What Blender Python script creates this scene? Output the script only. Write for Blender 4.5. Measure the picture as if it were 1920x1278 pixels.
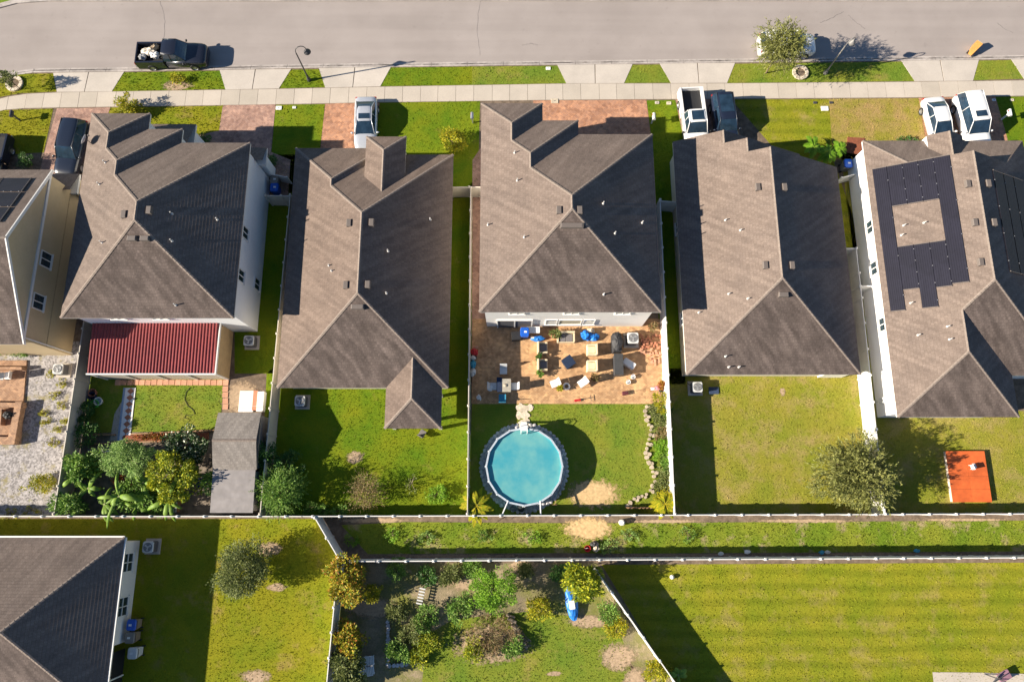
import bpy, math, random
import numpy as np
from mathutils import Vector, Matrix
random.seed(7)
rng = np.random.default_rng(11)
for o in list(bpy.data.objects):
    bpy.data.objects.remove(o)
S = bpy.context.scene
COL = S.collection
R = math.radians
# ------------------------------------------------------------------ camera (drone, 51 m up, tilted 13 degrees)
CAM_H, TILT = 51.0, R(13.0)
cd = bpy.data.cameras.new('camera'); cam = bpy.data.objects.new('camera', cd); COL.objects.link(cam)
cam.location = (0, 0, CAM_H); cam.rotation_euler = (TILT, 0, 0)
cd.sensor_width = 36.0; cd.lens = 24.0; cd.clip_end = 2000; cd.clip_start = 0.5
S.camera = cam
S.render.resolution_x, S.render.resolution_y = 1024, 681
# ------------------------------------------------------------------ sky, sun, exposure
SUN_EL, SUN_AZ = R(26.9), R(11.5)          # shadows fall 11.5 degrees north of east
w = bpy.data.worlds.new('World'); S.world = w; w.use_nodes = True
nt = w.node_tree; nt.nodes.clear()
sky = nt.nodes.new('ShaderNodeTexSky'); sky.sky_type = 'NISHITA'; sky.sun_disc = False
sky.sun_elevation = SUN_EL; sky.sun_rotation = math.atan2(-math.cos(SUN_AZ), -math.sin(SUN_AZ))
sky.ozone_density = 4.0; sky.dust_density = 0.1; sky.air_density = 1.0
bg = nt.nodes.new('ShaderNodeBackground'); bg.inputs[1].default_value = 0.051
wo = nt.nodes.new('ShaderNodeOutputWorld')
nt.links.new(sky.outputs[0], bg.inputs[0]); nt.links.new(bg.outputs[0], wo.inputs[0])
sl = bpy.data.lights.new('sun', 'SUN'); sl.energy = 5.0; sl.angle = R(0.53); sl.color = (1.0, 0.90, 0.755)
sun = bpy.data.objects.new('sun', sl); COL.objects.link(sun)
ray = Vector((math.cos(SUN_AZ)*math.cos(SUN_EL), math.sin(SUN_AZ)*math.cos(SUN_EL), -math.sin(SUN_EL)))
sun.rotation_euler = ray.to_track_quat('-Z', 'Y').to_euler(); sun.location = (-60, -14, 40)
S.view_settings.view_transform = 'Standard'; S.view_settings.look = 'None'
S.view_settings.exposure = 1.2; S.view_settings.gamma = 1.0
S.view_settings.use_curve_mapping = False

# ------------------------------------------------------------------ survey: plan position of a photo point at a known height
CT, ST = math.cos(TILT), math.sin(TILT)
def rayd(px, py):
    u = (px-960)/1280.0; v = (639-py)/1280.0
    return Vector((u, v*CT+ST, v*ST-CT))
def P(px, py, z=0.0):
    d = rayd(px, py); t = (CAM_H-z)/(-d.z)
    return Vector((d.x*t, d.y*t, z))
def XY(pts, z=0.0):
    return [tuple(P(x, y, z)[:2]) for x, y in pts]

# ------------------------------------------------------------------ materials
MATS = {}
def nodes_mat(name):
    m = bpy.data.materials.new(name); m.use_nodes = True
    n = m.node_tree.nodes; b = n['Principled BSDF']
    return m, m.node_tree, b
def ramp(nt, stops):
    r = nt.nodes.new('ShaderNodeValToRGB')
    e = r.color_ramp.elements
    while len(e) < len(stops): e.new(0.5)
    for i, (p, c) in enumerate(stops):
        e[i].position = p; e[i].color = (*c, 1)
    return r
def noise(nt, scale, detail=4, rough=0.6, coord='Object', vec=None):
    n = nt.nodes.new('ShaderNodeTexNoise'); n.inputs['Scale'].default_value = scale
    n.inputs['Detail'].default_value = detail; n.inputs['Roughness'].default_value = rough
    if vec is None:
        tc = nt.nodes.new('ShaderNodeTexCoord'); vec = tc.outputs[coord]
    nt.links.new(vec, n.inputs['Vector'])
    return n
def mixc(nt, a, b, fac, mode='MIX'):
    m = nt.nodes.new('ShaderNodeMix'); m.data_type = 'RGBA'; m.blend_type = mode
    for sock, v in ((m.inputs[0], fac), (m.inputs[6], a), (m.inputs[7], b)):
        if hasattr(v, 'is_linked') or hasattr(v, 'links'): nt.links.new(v, sock)
        elif isinstance(v, (int, float)): sock.default_value = v
        else: sock.default_value = (*v, 1)
    return m.outputs[2]
def bump(nt, b, h, strength=0.3, dist=0.02):
    bn = nt.nodes.new('ShaderNodeBump'); bn.inputs['Strength'].default_value = strength
    bn.inputs['Distance'].default_value = dist
    nt.links.new(h, bn.inputs['Height']); nt.links.new(bn.outputs[0], b.inputs['Normal'])
def mat(name, col, rough=0.6, var=0.18, scale=6.0, metal=0.0, bstr=0.0, spec=0.4, coat=0.0, big=0.0, rand=0.0):
    """plain painted / moulded surface with mottling"""
    if name in MATS: return MATS[name]
    m, nt, b = nodes_mat(name)
    n = noise(nt, scale, 5)
    lo = tuple(c*(1-var) for c in col); hi = tuple(min(1, c*(1+var)) for c in col)
    r = ramp(nt, [(0.3, lo), (0.7, hi)]); nt.links.new(n.outputs[0], r.inputs[0])
    out = r.outputs[0]
    if big:
        n2 = noise(nt, 0.5, 3)
        r2 = ramp(nt, [(0.35, (1-big,)*3), (0.65, (1, 1, 1))]); nt.links.new(n2.outputs[0], r2.inputs[0])
        out = mixc(nt, out, r2.outputs[0], 1.0, 'MULTIPLY')
    if rand:
        oi = nt.nodes.new('ShaderNodeObjectInfo')
        r3 = ramp(nt, [(0, (1-rand, 1-rand, 1-rand*1.1)), (1, (1+rand*.3,)*3)]); nt.links.new(oi.outputs['Random'], r3.inputs[0])
        out = mixc(nt, out, r3.outputs[0], 1.0, 'MULTIPLY')
    nt.links.new(out, b.inputs['Base Color'])
    b.inputs['Roughness'].default_value = rough; b.inputs['Metallic'].default_value = metal
    b.inputs['Specular IOR Level'].default_value = spec; b.inputs['Coat Weight'].default_value = coat
    b.inputs['Coat Roughness'].default_value = 0.06
    if bstr: bump(nt, b, n.outputs[0], bstr, 0.02)
    MATS[name] = m; return m
def grass_mat(name, lush, yellow, dry, drylo=0.52, dryhi=0.72, stripe=0.0, ys=0.5, soil=(0.16, 0.115, 0.07)):
    if name in MATS: return MATS[name]
    m, nt, b = nodes_mat(name)
    n1 = noise(nt, 0.35, 4); n2 = noise(nt, 0.55, 5, 0.7); n3 = noise(nt, 9.0, 5, 0.75); n4 = noise(nt, 26.0, 3, 0.8)
    r1 = ramp(nt, [(ys-.14, lush), (ys+.16, yellow)]); nt.links.new(n1.outputs[0], r1.inputs[0])
    mp = nt.nodes.new('ShaderNodeMapping'); tc = nt.nodes.new('ShaderNodeTexCoord')
    nt.links.new(tc.outputs['Object'], mp.inputs[0]); mp.inputs['Location'].default_value = (31, 17, 0)
    nt.links.new(mp.outputs[0], n2.inputs['Vector'])
    r2 = ramp(nt, [(drylo, (0, 0, 0)), (dryhi, (1, 1, 1))]); nt.links.new(n2.outputs[0], r2.inputs[0])
    c = mixc(nt, r1.outputs[0], dry, r2.outputs[0])
    if stripe:
        wv = nt.nodes.new('ShaderNodeTexWave'); wv.bands_direction = 'Y'; wv.inputs['Scale'].default_value = 0.31
        wv.inputs['Distortion'].default_value = 2.2; wv.inputs['Detail'].default_value = 3; wv.inputs['Detail Scale'].default_value = 0.35
        nt.links.new(tc.outputs['Object'], wv.inputs[0])
        r5 = ramp(nt, [(0.1, (1-stripe, 1-stripe*.8, 1-stripe)), (0.7, (1, 1, 1))]); nt.links.new(wv.outputs[0], r5.inputs[0])
        c = mixc(nt, c, r5.outputs[0], 1.0, 'MULTIPLY')
    r3 = ramp(nt, [(0.3, (0.45, 0.5, 0.4)), (0.62, (1.15, 1.15, 1.1))]); nt.links.new(n3.outputs[0], r3.inputs[0])
    c = mixc(nt, c, r3.outputs[0], 0.5, 'MULTIPLY')
    r4 = ramp(nt, [(0.35, (0.6, 0.6, 0.6)), (0.65, (1.2, 1.2, 1.15))]); nt.links.new(n4.outputs[0], r4.inputs[0])
    c = mixc(nt, c, r4.outputs[0], 0.55, 'MULTIPLY')
    nt.links.new(c, b.inputs['Base Color'])
    b.inputs['Roughness'].default_value = 0.9; b.inputs['Specular IOR Level'].default_value = 0.1
    ad = nt.nodes.new('ShaderNodeMath'); ad.operation = 'ADD'
    nt.links.new(n3.outputs[0], ad.inputs[0]); nt.links.new(n4.outputs[0], ad.inputs[1])
    bump(nt, b, ad.outputs[0], 0.4, 0.08)
    MATS[name] = m; return m
def leaf_mat(name, cols, rough=0.55, trans=0.25):
    """leaf colours picked leaf by leaf"""
    if name in MATS: return MATS[name]
    m, nt, b = nodes_mat(name)
    g = nt.nodes.new('ShaderNodeNewGeometry')
    r = ramp(nt, [(i/max(1, len(cols)-1), c) for i, c in enumerate(cols)])
    nt.links.new(g.outputs['Random Per Island'], r.inputs[0])
    n = noise(nt, 1.3, 3); r2 = ramp(nt, [(0.35, (0.7, 0.72, 0.65)), (0.65, (1.2, 1.2, 1.15))]); nt.links.new(n.outputs[0], r2.inputs[0])
    c = mixc(nt, r.outputs[0], r2.outputs[0], 1.0, 'MULTIPLY')
    nt.links.new(c, b.inputs['Base Color']); b.inputs['Roughness'].default_value = rough
    b.inputs['Specular IOR Level'].default_value = 0.25
    tr = nt.nodes.new('ShaderNodeBsdfTranslucent'); nt.links.new(c, tr.inputs[0])
    mx = nt.nodes.new('ShaderNodeMixShader'); mx.inputs[0].default_value = trans
    nt.links.new(b.outputs[0], mx.inputs[1]); nt.links.new(tr.outputs[0], mx.inputs[2])
    nt.links.new(mx.outputs[0], nt.nodes['Material Output'].inputs[0])
    MATS[name] = m; return m
def shingle_mat(name, col, algae=0.0):
    if name in MATS: return MATS[name]
    m, nt, b = nodes_mat(name)
    tc = nt.nodes.new('ShaderNodeTexCoord'); uv = tc.outputs['UV']
    br = nt.nodes.new('ShaderNodeTexBrick'); nt.links.new(uv, br.inputs[0])
    br.inputs['Scale'].default_value = 1.0; br.inputs['Brick Width'].default_value = 0.17; br.inputs['Row Height'].default_value = 0.19
    br.inputs['Mortar Size'].default_value = 0.006; br.inputs['Bias'].default_value = 0.0
    br.inputs['Color1'].default_value = (*[c*0.91 for c in col], 1); br.inputs['Color2'].default_value = (*[min(1, c*1.09) for c in col], 1)
    br.inputs['Mortar'].default_value = (*[c*0.75 for c in col], 1)
    n1 = noise(nt, 0.45, 6, 0.72); n2 = noise(nt, 16, 5, 0.85)
    r1 = ramp(nt, [(0.34, (0.82, 0.81, 0.81)), (0.64, (1.06, 1.04, 1.02))]); nt.links.new(n1.outputs[0], r1.inputs[0])
    c = mixc(nt, br.outputs[0], r1.outputs[0], 1.0, 'MULTIPLY')
    r2 = ramp(nt, [(0.35, (0.7, 0.7, 0.7)), (0.65, (1.25, 1.25, 1.25))]); nt.links.new(n2.outputs[0], r2.inputs[0])
    c = mixc(nt, c, r2.outputs[0], 0.8, 'MULTIPLY')
    mp = nt.nodes.new('ShaderNodeMapping'); mp.inputs['Scale'].default_value = (2.2, 0.22, 1); nt.links.new(uv, mp.inputs[0])
    n3 = noise(nt, 1.0, 4, 0.6, vec=mp.outputs[0])            # rain streaks running down the slope
    r3 = ramp(nt, [(0.42, (0.78, 0.77, 0.77)), (0.6, (1.05, 1.05, 1.05))]); nt.links.new(n3.outputs[0], r3.inputs[0])
    c = mixc(nt, c, r3.outputs[0], 0.7, 'MULTIPLY')
    if algae:
        mp2 = nt.nodes.new('ShaderNodeMapping'); mp2.inputs['Scale'].default_value = (1.1, 0.5, 1); nt.links.new(uv, mp2.inputs[0])
        n5 = noise(nt, 1.3, 5, 0.65, vec=mp2.outputs[0]); r5 = ramp(nt, [(0.4, (1-algae,)*3), (0.66, (1, 1, 1))]); nt.links.new(n5.outputs[0], r5.inputs[0])
        c = mixc(nt, c, r5.outputs[0], 1.0, 'MULTIPLY')
    nt.links.new(c, b.inputs['Base Color']); b.inputs['Roughness'].default_value = 0.92; b.inputs['Specular IOR Level'].default_value = 0.15
    bump(nt, b, n2.outputs[0], 0.5, 0.012)
    MATS[name] = m; return m
def paver_mat(name, cols, bw=0.21, bh=0.105, mortar=(0.25, 0.17, 0.12), stain=0.25):
    if name in MATS: return MATS[name]
    m, nt, b = nodes_mat(name)
    tc = nt.nodes.new('ShaderNodeTexCoord')
    br = nt.nodes.new('ShaderNodeTexBrick'); nt.links.new(tc.outputs['Object'], br.inputs[0])
    br.inputs['Scale'].default_value = 1.0; br.inputs['Brick Width'].default_value = bw; br.inputs['Row Height'].default_value = bh
    br.inputs['Mortar Size'].default_value = 0.008
    br.inputs['Color1'].default_value = (*cols[0], 1); br.inputs['Color2'].default_value = (*cols[1], 1); br.inputs['Mortar'].default_value = (*mortar, 1)
    vo = nt.nodes.new('ShaderNodeTexVoronoi'); vo.inputs['Scale'].default_value = 4.2; nt.links.new(tc.outputs['Object'], vo.inputs['Vector'])
    sp = nt.nodes.new('ShaderNodeSeparateColor'); nt.links.new(vo.outputs['Color'], sp.inputs[0])
    r0 = ramp(nt, [(0.0, (0.72, 0.68, 0.66)), (0.6, (1, 1, 1)), (1.0, (1.25, 1.22, 1.15))]); nt.links.new(sp.outputs[0], r0.inputs[0])
    c = mixc(nt, br.outputs[0], r0.outputs[0], 0.8, 'MULTIPLY')
    n = noise(nt, 0.6, 5, 0.7); r = ramp(nt, [(0.35, (1-stain, 1-stain*1.1, 1-stain*1.1)), (0.6, (1.05, 1.03, 1.0))]); nt.links.new(n.outputs[0], r.inputs[0])
    c = mixc(nt, c, r.outputs[0], 1.0, 'MULTIPLY')
    nt.links.new(c, b.inputs['Base Color']); b.inputs['Roughness'].default_value = 0.85; b.inputs['Specular IOR Level'].default_value = 0.2
    bump(nt, b, br.outputs['Fac'], -0.25, 0.01)
    MATS[name] = m; return m
def asphalt_mat():
    m, nt, b = nodes_mat('asphalt')
    n1 = noise(nt, 0.18, 4, 0.6); n2 = noise(nt, 40, 3, 0.8); n3 = noise(nt, 1.6, 6, 0.75)
    r = ramp(nt, [(0.35, (0.305, 0.266, 0.245)), (0.65, (0.35, 0.307, 0.284))]); nt.links.new(n1.outputs[0], r.inputs[0])
    r2 = ramp(nt, [(0.3, (0.8, 0.8, 0.8)), (0.7, (1.15, 1.15, 1.15))]); nt.links.new(n2.outputs[0], r2.inputs[0])
    c = mixc(nt, r.outputs[0], r2.outputs[0], 0.7, 'MULTIPLY')
    r3 = ramp(nt, [(0.6, (1, 1, 1)), (0.78, (0.74, 0.73, 0.74))]); nt.links.new(n3.outputs[0], r3.inputs[0])
    c = mixc(nt, c, r3.outputs[0], 0.8, 'MULTIPLY')
    mp = nt.nodes.new('ShaderNodeMapping'); tc = nt.nodes.new('ShaderNodeTexCoord'); nt.links.new(tc.outputs['Object'], mp.inputs[0])
    mp.inputs['Scale'].default_value = (0.03, 0.9, 1); n4 = noise(nt, 1.0, 3, 0.5, vec=mp.outputs[0])   # wheel tracks along the road
    r4 = ramp(nt, [(0.4, (0.955, 0.955, 0.955)), (0.6, (1.02, 1.02, 1.02))]); nt.links.new(n4.outputs[0], r4.inputs[0])
    c = mixc(nt, c, r4.outputs[0], 1.0, 'MULTIPLY')
    nt.links.new(c, b.inputs['Base Color']); b.inputs['Roughness'].default_value = 0.9; b.inputs['Specular IOR Level'].default_value = 0.2
    bump(nt, b, n2.outputs[0], 0.3, 0.006)
    MATS['asphalt'] = m; return m
def gravel_mat(name, c0, c1, veg=None, sc=9.0):
    if name in MATS: return MATS[name]
    m, nt, b = nodes_mat(name)
    tc = nt.nodes.new('ShaderNodeTexCoord'); vo = nt.nodes.new('ShaderNodeTexVoronoi'); vo.inputs['Scale'].default_value = sc
    nt.links.new(tc.outputs['Object'], vo.inputs['Vector'])
    sp = nt.nodes.new('ShaderNodeSeparateColor'); nt.links.new(vo.outputs['Color'], sp.inputs[0])
    r = ramp(nt, [(0.1, c0), (0.8, c1)]); nt.links.new(sp.outputs[0], r.inputs[0])
    c = r.outputs[0]
    if veg:
        n = noise(nt, 0.9, 5, 0.7); r2 = ramp(nt, [(0.55, (0, 0, 0)), (0.68, (1, 1, 1))]); nt.links.new(n.outputs[0], r2.inputs[0])
        c = mixc(nt, c, veg, r2.outputs[0])
    n3 = noise(nt, 1.5, 5, 0.7); r3 = ramp(nt, [(0.3, (0.7, 0.69, 0.68)), (0.6, (1.05, 1.05, 1.05))]); nt.links.new(n3.outputs[0], r3.inputs[0])
    c = mixc(nt, c, r3.outputs[0], 1.0, 'MULTIPLY')
    nt.links.new(c, b.inputs['Base Color']); b.inputs['Roughness'].default_value = 0.9
    bump(nt, b, vo.outputs['Distance'], -0.8, 0.05)
    MATS[name] = m; return m
def glass_mat(name='window_glass', col=(0.02, 0.035, 0.045), rough=0.04):
    if name in MATS: return MATS[name]
    m, nt, b = nodes_mat(name)
    n = noise(nt, 1.2, 3); r = ramp(nt, [(0.3, tuple(c*.6 for c in col)), (0.7, tuple(c*1.5 for c in col))]); nt.links.new(n.outputs[0], r.inputs[0])
    nt.links.new(r.outputs[0], b.inputs['Base Color']); b.inputs['Roughness'].default_value = rough
    b.inputs['Specular IOR Level'].default_value = 0.8; MATS[name] = m; return m
def water_mat():
    m, nt, b = nodes_mat('pool_water')
    b.inputs['Roughness'].default_value = 0.03
    t = nt.nodes.new('ShaderNodeBsdfTransparent'); t.inputs[0].default_value = (0.62, 0.95, 0.97, 1)
    g = nt.nodes.new('ShaderNodeBsdfGlossy'); g.inputs['Roughness'].default_value = 0.04
    n = noise(nt, 5, 4, 0.6); bn = nt.nodes.new('ShaderNodeBump'); bn.inputs['Strength'].default_value = 0.12; bn.inputs['Distance'].default_value = 0.051
    nt.links.new(n.outputs[0], bn.inputs['Height']); nt.links.new(bn.outputs[0], g.inputs['Normal'])
    f = nt.nodes.new('ShaderNodeFresnel'); f.inputs[0].default_value = 1.33
    mx = nt.nodes.new('ShaderNodeMixShader'); nt.links.new(f.outputs[0], mx.inputs[0]); nt.links.new(t.outputs[0], mx.inputs[1]); nt.links.new(g.outputs[0], mx.inputs[2])
    df = nt.nodes.new('ShaderNodeBsdfDiffuse'); n2 = noise(nt, 0.7, 4, .6); r2 = ramp(nt, [(.35, (0.10, 0.54, 0.64)), (.65, (0.26, 0.68, 0.66))]); nt.links.new(n2.outputs[0], r2.inputs[0]); nt.links.new(r2.outputs[0], df.inputs[0])
    m2 = nt.nodes.new('ShaderNodeMixShader'); m2.inputs[0].default_value = 0.5; nt.links.new(mx.outputs[0], m2.inputs[1]); nt.links.new(df.outputs[0], m2.inputs[2])   # milky, cloudy water
    nt.links.new(m2.outputs[0], nt.nodes['Material Output'].inputs[0])
    MATS['pool_water'] = m; return m

# ------------------------------------------------------------------ mesh helpers
class MB:
    def __init__(s): s.v = []; s.f = []; s.uv = None
    def add(s, vs, fs):
        o = len(s.v); s.v += [tuple(p) for p in vs]; s.f += [tuple(i+o for i in f) for f in fs]; return s
    def box(s, c, d, rz=0.0, taper=1.0):
        x, y, z = d[0]/2, d[1]/2, d[2]/2; cs, sn = math.cos(rz), math.sin(rz); vs = []
        for sz, k in ((-1, 1.0), (1, taper)):
            for sx, sy in ((-1, -1), (1, -1), (1, 1), (-1, 1)):
                a, b = sx*x*k, sy*y*k
                vs.append((c[0]+a*cs-b*sn, c[1]+a*sn+b*cs, c[2]+sz*z))
        return s.add(vs, [(3, 2, 1, 0), (4, 5, 6, 7), (0, 1, 5, 4), (1, 2, 6, 5), (2, 3, 7, 6), (3, 0, 4, 7)])
    def prism(s, poly, z0, z1):
        n = len(poly); a = sum(poly[i][0]*poly[(i+1) % n][1]-poly[(i+1) % n][0]*poly[i][1] for i in range(n))
        if a < 0: poly = poly[::-1]
        vs = [(x, y, z0) for x, y in poly]+[(x, y, z1) for x, y in poly]
        return s.add(vs, [tuple(range(n-1, -1, -1)), tuple(range(n, 2*n))]+[(i, (i+1) % n, n+(i+1) % n, n+i) for i in range(n)])
    def sheet(s, poly, z):
        n = len(poly); a = sum(poly[i][0]*poly[(i+1) % n][1]-poly[(i+1) % n][0]*poly[i][1] for i in range(n))
        if a < 0: poly = poly[::-1]
        return s.add([(x, y, z) for x, y in poly], [tuple(range(n))])
    def tube(s, pts, rad, n=8, cap=True):
        pts = [Vector(p) for p in pts]
        if not isinstance(rad, (list, tuple)): rad = [rad]*len(pts)
        vs = []; fs = []
        for i, p in enumerate(pts):
            d = (pts[min(i+1, len(pts)-1)]-pts[max(i-1, 0)]).normalized()
            a = d.cross(Vector((0, 0, 1)))
            if a.length < 1e-3: a = Vector((1, 0, 0))
            a.normalize(); b = d.cross(a)
            for k in range(n):
                t = 2*math.pi*k/n; vs.append(p+(a*math.cos(t)+b*math.sin(t))*rad[i])
        for i in range(len(pts)-1):
            for k in range(n):
                fs.append((i*n+k, i*n+(k+1) % n, (i+1)*n+(k+1) % n, (i+1)*n+k))
        if cap: fs += [tuple(range(n-1, -1, -1)), tuple((len(pts)-1)*n+k for k in range(n))]
        return s.add(vs, fs)
    def lathe(s, prof, c=(0, 0, 0), n=24, axis='z'):
        vs = []; fs = []
        for r, z in prof:
            for k in range(n):
                t = 2*math.pi*k/n
                if axis == 'z': vs.append((c[0]+r*math.cos(t), c[1]+r*math.sin(t), c[2]+z))
                else: vs.append((c[0]+r*math.cos(t), c[1]+z, c[2]+r*math.sin(t)))
        for i in range(len(prof)-1):
            for k in range(n):
                q = (i*n+k, i*n+(k+1) % n, (i+1)*n+(k+1) % n, (i+1)*n+k)
                fs.append(q if axis == 'z' else q[::-1])
        return s.add(vs, fs)
    def blob(s, c, r, seed=0, n=10, m=6, rough=0.18):
        rr = random.Random(seed); vs = [(c[0], c[1], c[2]-r[2])]; fs = []
        for i in range(1, m):
            ph = math.pi*i/m
            for k in range(n):
                t = 2*math.pi*k/n; q = 1+rr.uniform(-rough, rough)
                vs.append((c[0]+r[0]*q*math.sin(ph)*math.cos(t), c[1]+r[1]*q*math.sin(ph)*math.sin(t), c[2]-r[2]*q*math.cos(ph)))
        vs.append((c[0], c[1], c[2]+r[2])); L = len(vs)-1
        for k in range(n):
            fs.append((0, 1+(k+1) % n, 1+k)); fs.append((L, L-n+k, L-n+(k+1) % n))
        for i in range(m-2):
            for k in range(n):
                fs.append((1+i*n+k, 1+i*n+(k+1) % n, 1+(i+1)*n+(k+1) % n, 1+(i+1)*n+k))
        return s.add(vs, fs)
    def mesh(s, name):
        me = bpy.data.meshes.new(name); me.from_pydata(s.v, [], s.f); me.update(); return me
    def build(s, name, m, parent=None, loc=None, rz=0.0, smooth=False):
        me = s.mesh(name); me.materials.append(m)
        if smooth: me.polygons.foreach_set('use_smooth', [True]*len(me.polygons))
        return link(name, me, parent, loc, rz)
def link(name, me, parent=None, loc=None, rz=0.0):
    o = bpy.data.objects.new(name, me); COL.objects.link(o)
    if parent is not None: o.parent = parent
    if loc is not None: o.location = loc
    if rz: o.rotation_euler = (0, 0, rz)
    return o
def tag(o, label, cat=None, group=None, kind=None):
    o['label'] = label
    if cat: o['category'] = cat
    if group: o['group'] = group
    if kind: o['kind'] = kind
    return o
def thing(name, label, cat, loc=(0, 0, 0), rz=0.0, group=None):
    o = bpy.data.objects.new(name, None); COL.objects.link(o); o.location = loc; o.rotation_euler = (0, 0, rz)
    o.empty_display_size = 0.2
    return tag(o, label, cat, group)
def np_mesh(name, verts, faces, m):
    verts = np.asarray(verts, np.float32); faces = np.asarray(faces, np.int32); k = faces.shape[1]
    me = bpy.data.meshes.new(name); me.vertices.add(len(verts)); me.vertices.foreach_set('co', verts.ravel())
    me.loops.add(faces.size); me.loops.foreach_set('vertex_index', faces.ravel())
    me.polygons.add(len(faces)); me.polygons.foreach_set('loop_start', np.arange(0, faces.size, k, dtype=np.int32))
    me.update(calc_edges=True); me.materials.append(m); return me
def inset(poly, d):
    n = len(poly); a = sum(poly[i][0]*poly[(i+1) % n][1]-poly[(i+1) % n][0]*poly[i][1] for i in range(n))
    if a < 0: poly = poly[::-1]
    out = []
    for i in range(n):
        p0, p1, p2 = (Vector(poly[j % n]) for j in (i-1, i, i+1))
        e1 = (p1-p0).normalized(); e2 = (p2-p1).normalized()
        n1 = Vector((-e1.y, e1.x)); n2 = Vector((-e2.y, e2.x)); k = 1+n1.dot(n2)
        out.append(tuple(p1+(n1+n2)*(d/max(k, 0.2))))
    return out
def inside(poly, x, y):
    c = np.zeros(x.shape, bool); n = len(poly)
    for i in range(n):
        (x0, y0), (x1, y1) = poly[i], poly[i-1]
        if y0 == y1: continue
        c ^= ((y0 > y) != (y1 > y)) & (x < (x1-x0)*(y-y0)/(y1-y0)+x0)
    return c
def struct(name, mb, m, label, kind='structure'):
    return tag(mb.build(name, m), label, kind=kind)
# ================================================================== THE SETTING
CONC = mat('concrete', (0.505, 0.445, 0.375), 0.85, 0.07, 18, bstr=0.15, spec=0.2, big=0.10, rand=0.10)
APR = mat('apron_concrete', (0.525, 0.47, 0.41), 0.85, 0.06, 14, bstr=0.15, spec=0.2, big=0.12, rand=0.05)
KERBM = mat('kerb_concrete', (0.46, 0.41, 0.375), 0.85, 0.14, 4, bstr=0.2, spec=0.2, big=0.3)
PAV = paver_mat('clay_pavers', ((0.55, 0.28, 0.165), (0.43, 0.235, 0.16)))
PAV2 = paver_mat('faded_pavers', ((0.48, 0.30, 0.24), (0.39, 0.255, 0.215)), stain=0.35)
PAV3 = paver_mat('patio_pavers', ((0.64, 0.41, 0.215), (0.54, 0.325, 0.165)), stain=0.28)
G_LUSH = grass_mat('lush_grass', (0.108, 0.192, 0.009), (0.205, 0.232, 0.011), (0.30, 0.23, 0.06), 0.62, 0.8)
G_MID = grass_mat('mixed_grass', (0.145, 0.22, 0.024), (0.24, 0.255, 0.032), (0.33, 0.255, 0.085), 0.55, 0.75)
G_DRY = grass_mat('dry_grass', (0.22, 0.245, 0.026), (0.30, 0.27, 0.04), (0.37, 0.285, 0.105), 0.47, 0.68, ys=0.46)
G_STRIPE = grass_mat('mown_grass', (0.22, 0.25, 0.016), (0.295, 0.275, 0.022), (0.37, 0.29, 0.09), 0.52, 0.72, stripe=0.2, ys=0.48)
G_ROUGH = grass_mat('rough_grass', (0.14, 0.215, 0.018), (0.24, 0.265, 0.03), (0.38, 0.30, 0.17), 0.54, 0.66)
G_YEL = grass_mat('yellow_grass', (0.165, 0.21, 0.010), (0.25, 0.238, 0.013), (0.33, 0.24, 0.07), 0.55, 0.72, ys=0.42)
SOIL = mat('soil', (0.20, 0.15, 0.11), 0.95, 0.35, 3.0, bstr=0.6, spec=0.1, big=0.3)
DSOIL = mat('grey_soil', (0.235, 0.195, 0.155), 0.95, 0.4, 2.5, bstr=0.6, spec=0.1, big=0.35)
SAND = mat('sand', (0.52, 0.36, 0.18), 0.95, 0.15, 5.0, bstr=0.7, spec=0.1, big=0.15)
PINKS = mat('bare_earth', (0.42, 0.29, 0.21), 0.95, 0.25, 4.0, bstr=0.5, spec=0.1, big=0.3)

KB = [(-420, 176), (-200, 168), (-70, 158), (-20, 150), (5, 144), (35, 138), (75, 136), (233, 134.5), (640, 127), (1280, 119), (1900, 111.5), (2500, 104)]
kb = XY(KB)
gr = MB(); gr.sheet([(-420, -420), (420, -420), (420, 420), (-420, 420)], -0.30)
struct('ground', gr, G_MID, 'grassy ground spreading out beyond the street and the yards')
MB_ = MB(); MB_.sheet([(-160, kb[0][1])]+kb+[(160, kb[-1][1]), (160, -160), (-160, -160)], 0.0)
struct('yard_ground', MB_, SOIL, 'bare brown earth under the yards south of the street')
rd = MB(); rd.sheet([(-160, 33), (160, 35), (160, 60), (-160, 60)], -0.10)
struct('road', rd, asphalt_mat(), 'pale grey asphalt residential street')
# far kerb and verge on the other side of the street
far = XY([(-420, 40), (-100, 32), (-30, 22), (30, 6), (90, 1.5), (400, 1.5), (960, 1.0), (1920, 1.5), (2500, 1)])
fk = MB(); off = [(x, y+0.45) for x, y in far]
fk.prism(far+off[::-1], -0.2, 0.0)
struct('far_kerb', fk, KERBM, 'concrete kerb on the far side of the street')
fv = MB(); fv.sheet(off+[(160, 100), (-160, 100)], -0.02)
struct('far_verge', fv, G_MID, 'grass verge beyond the far kerb')
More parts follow.
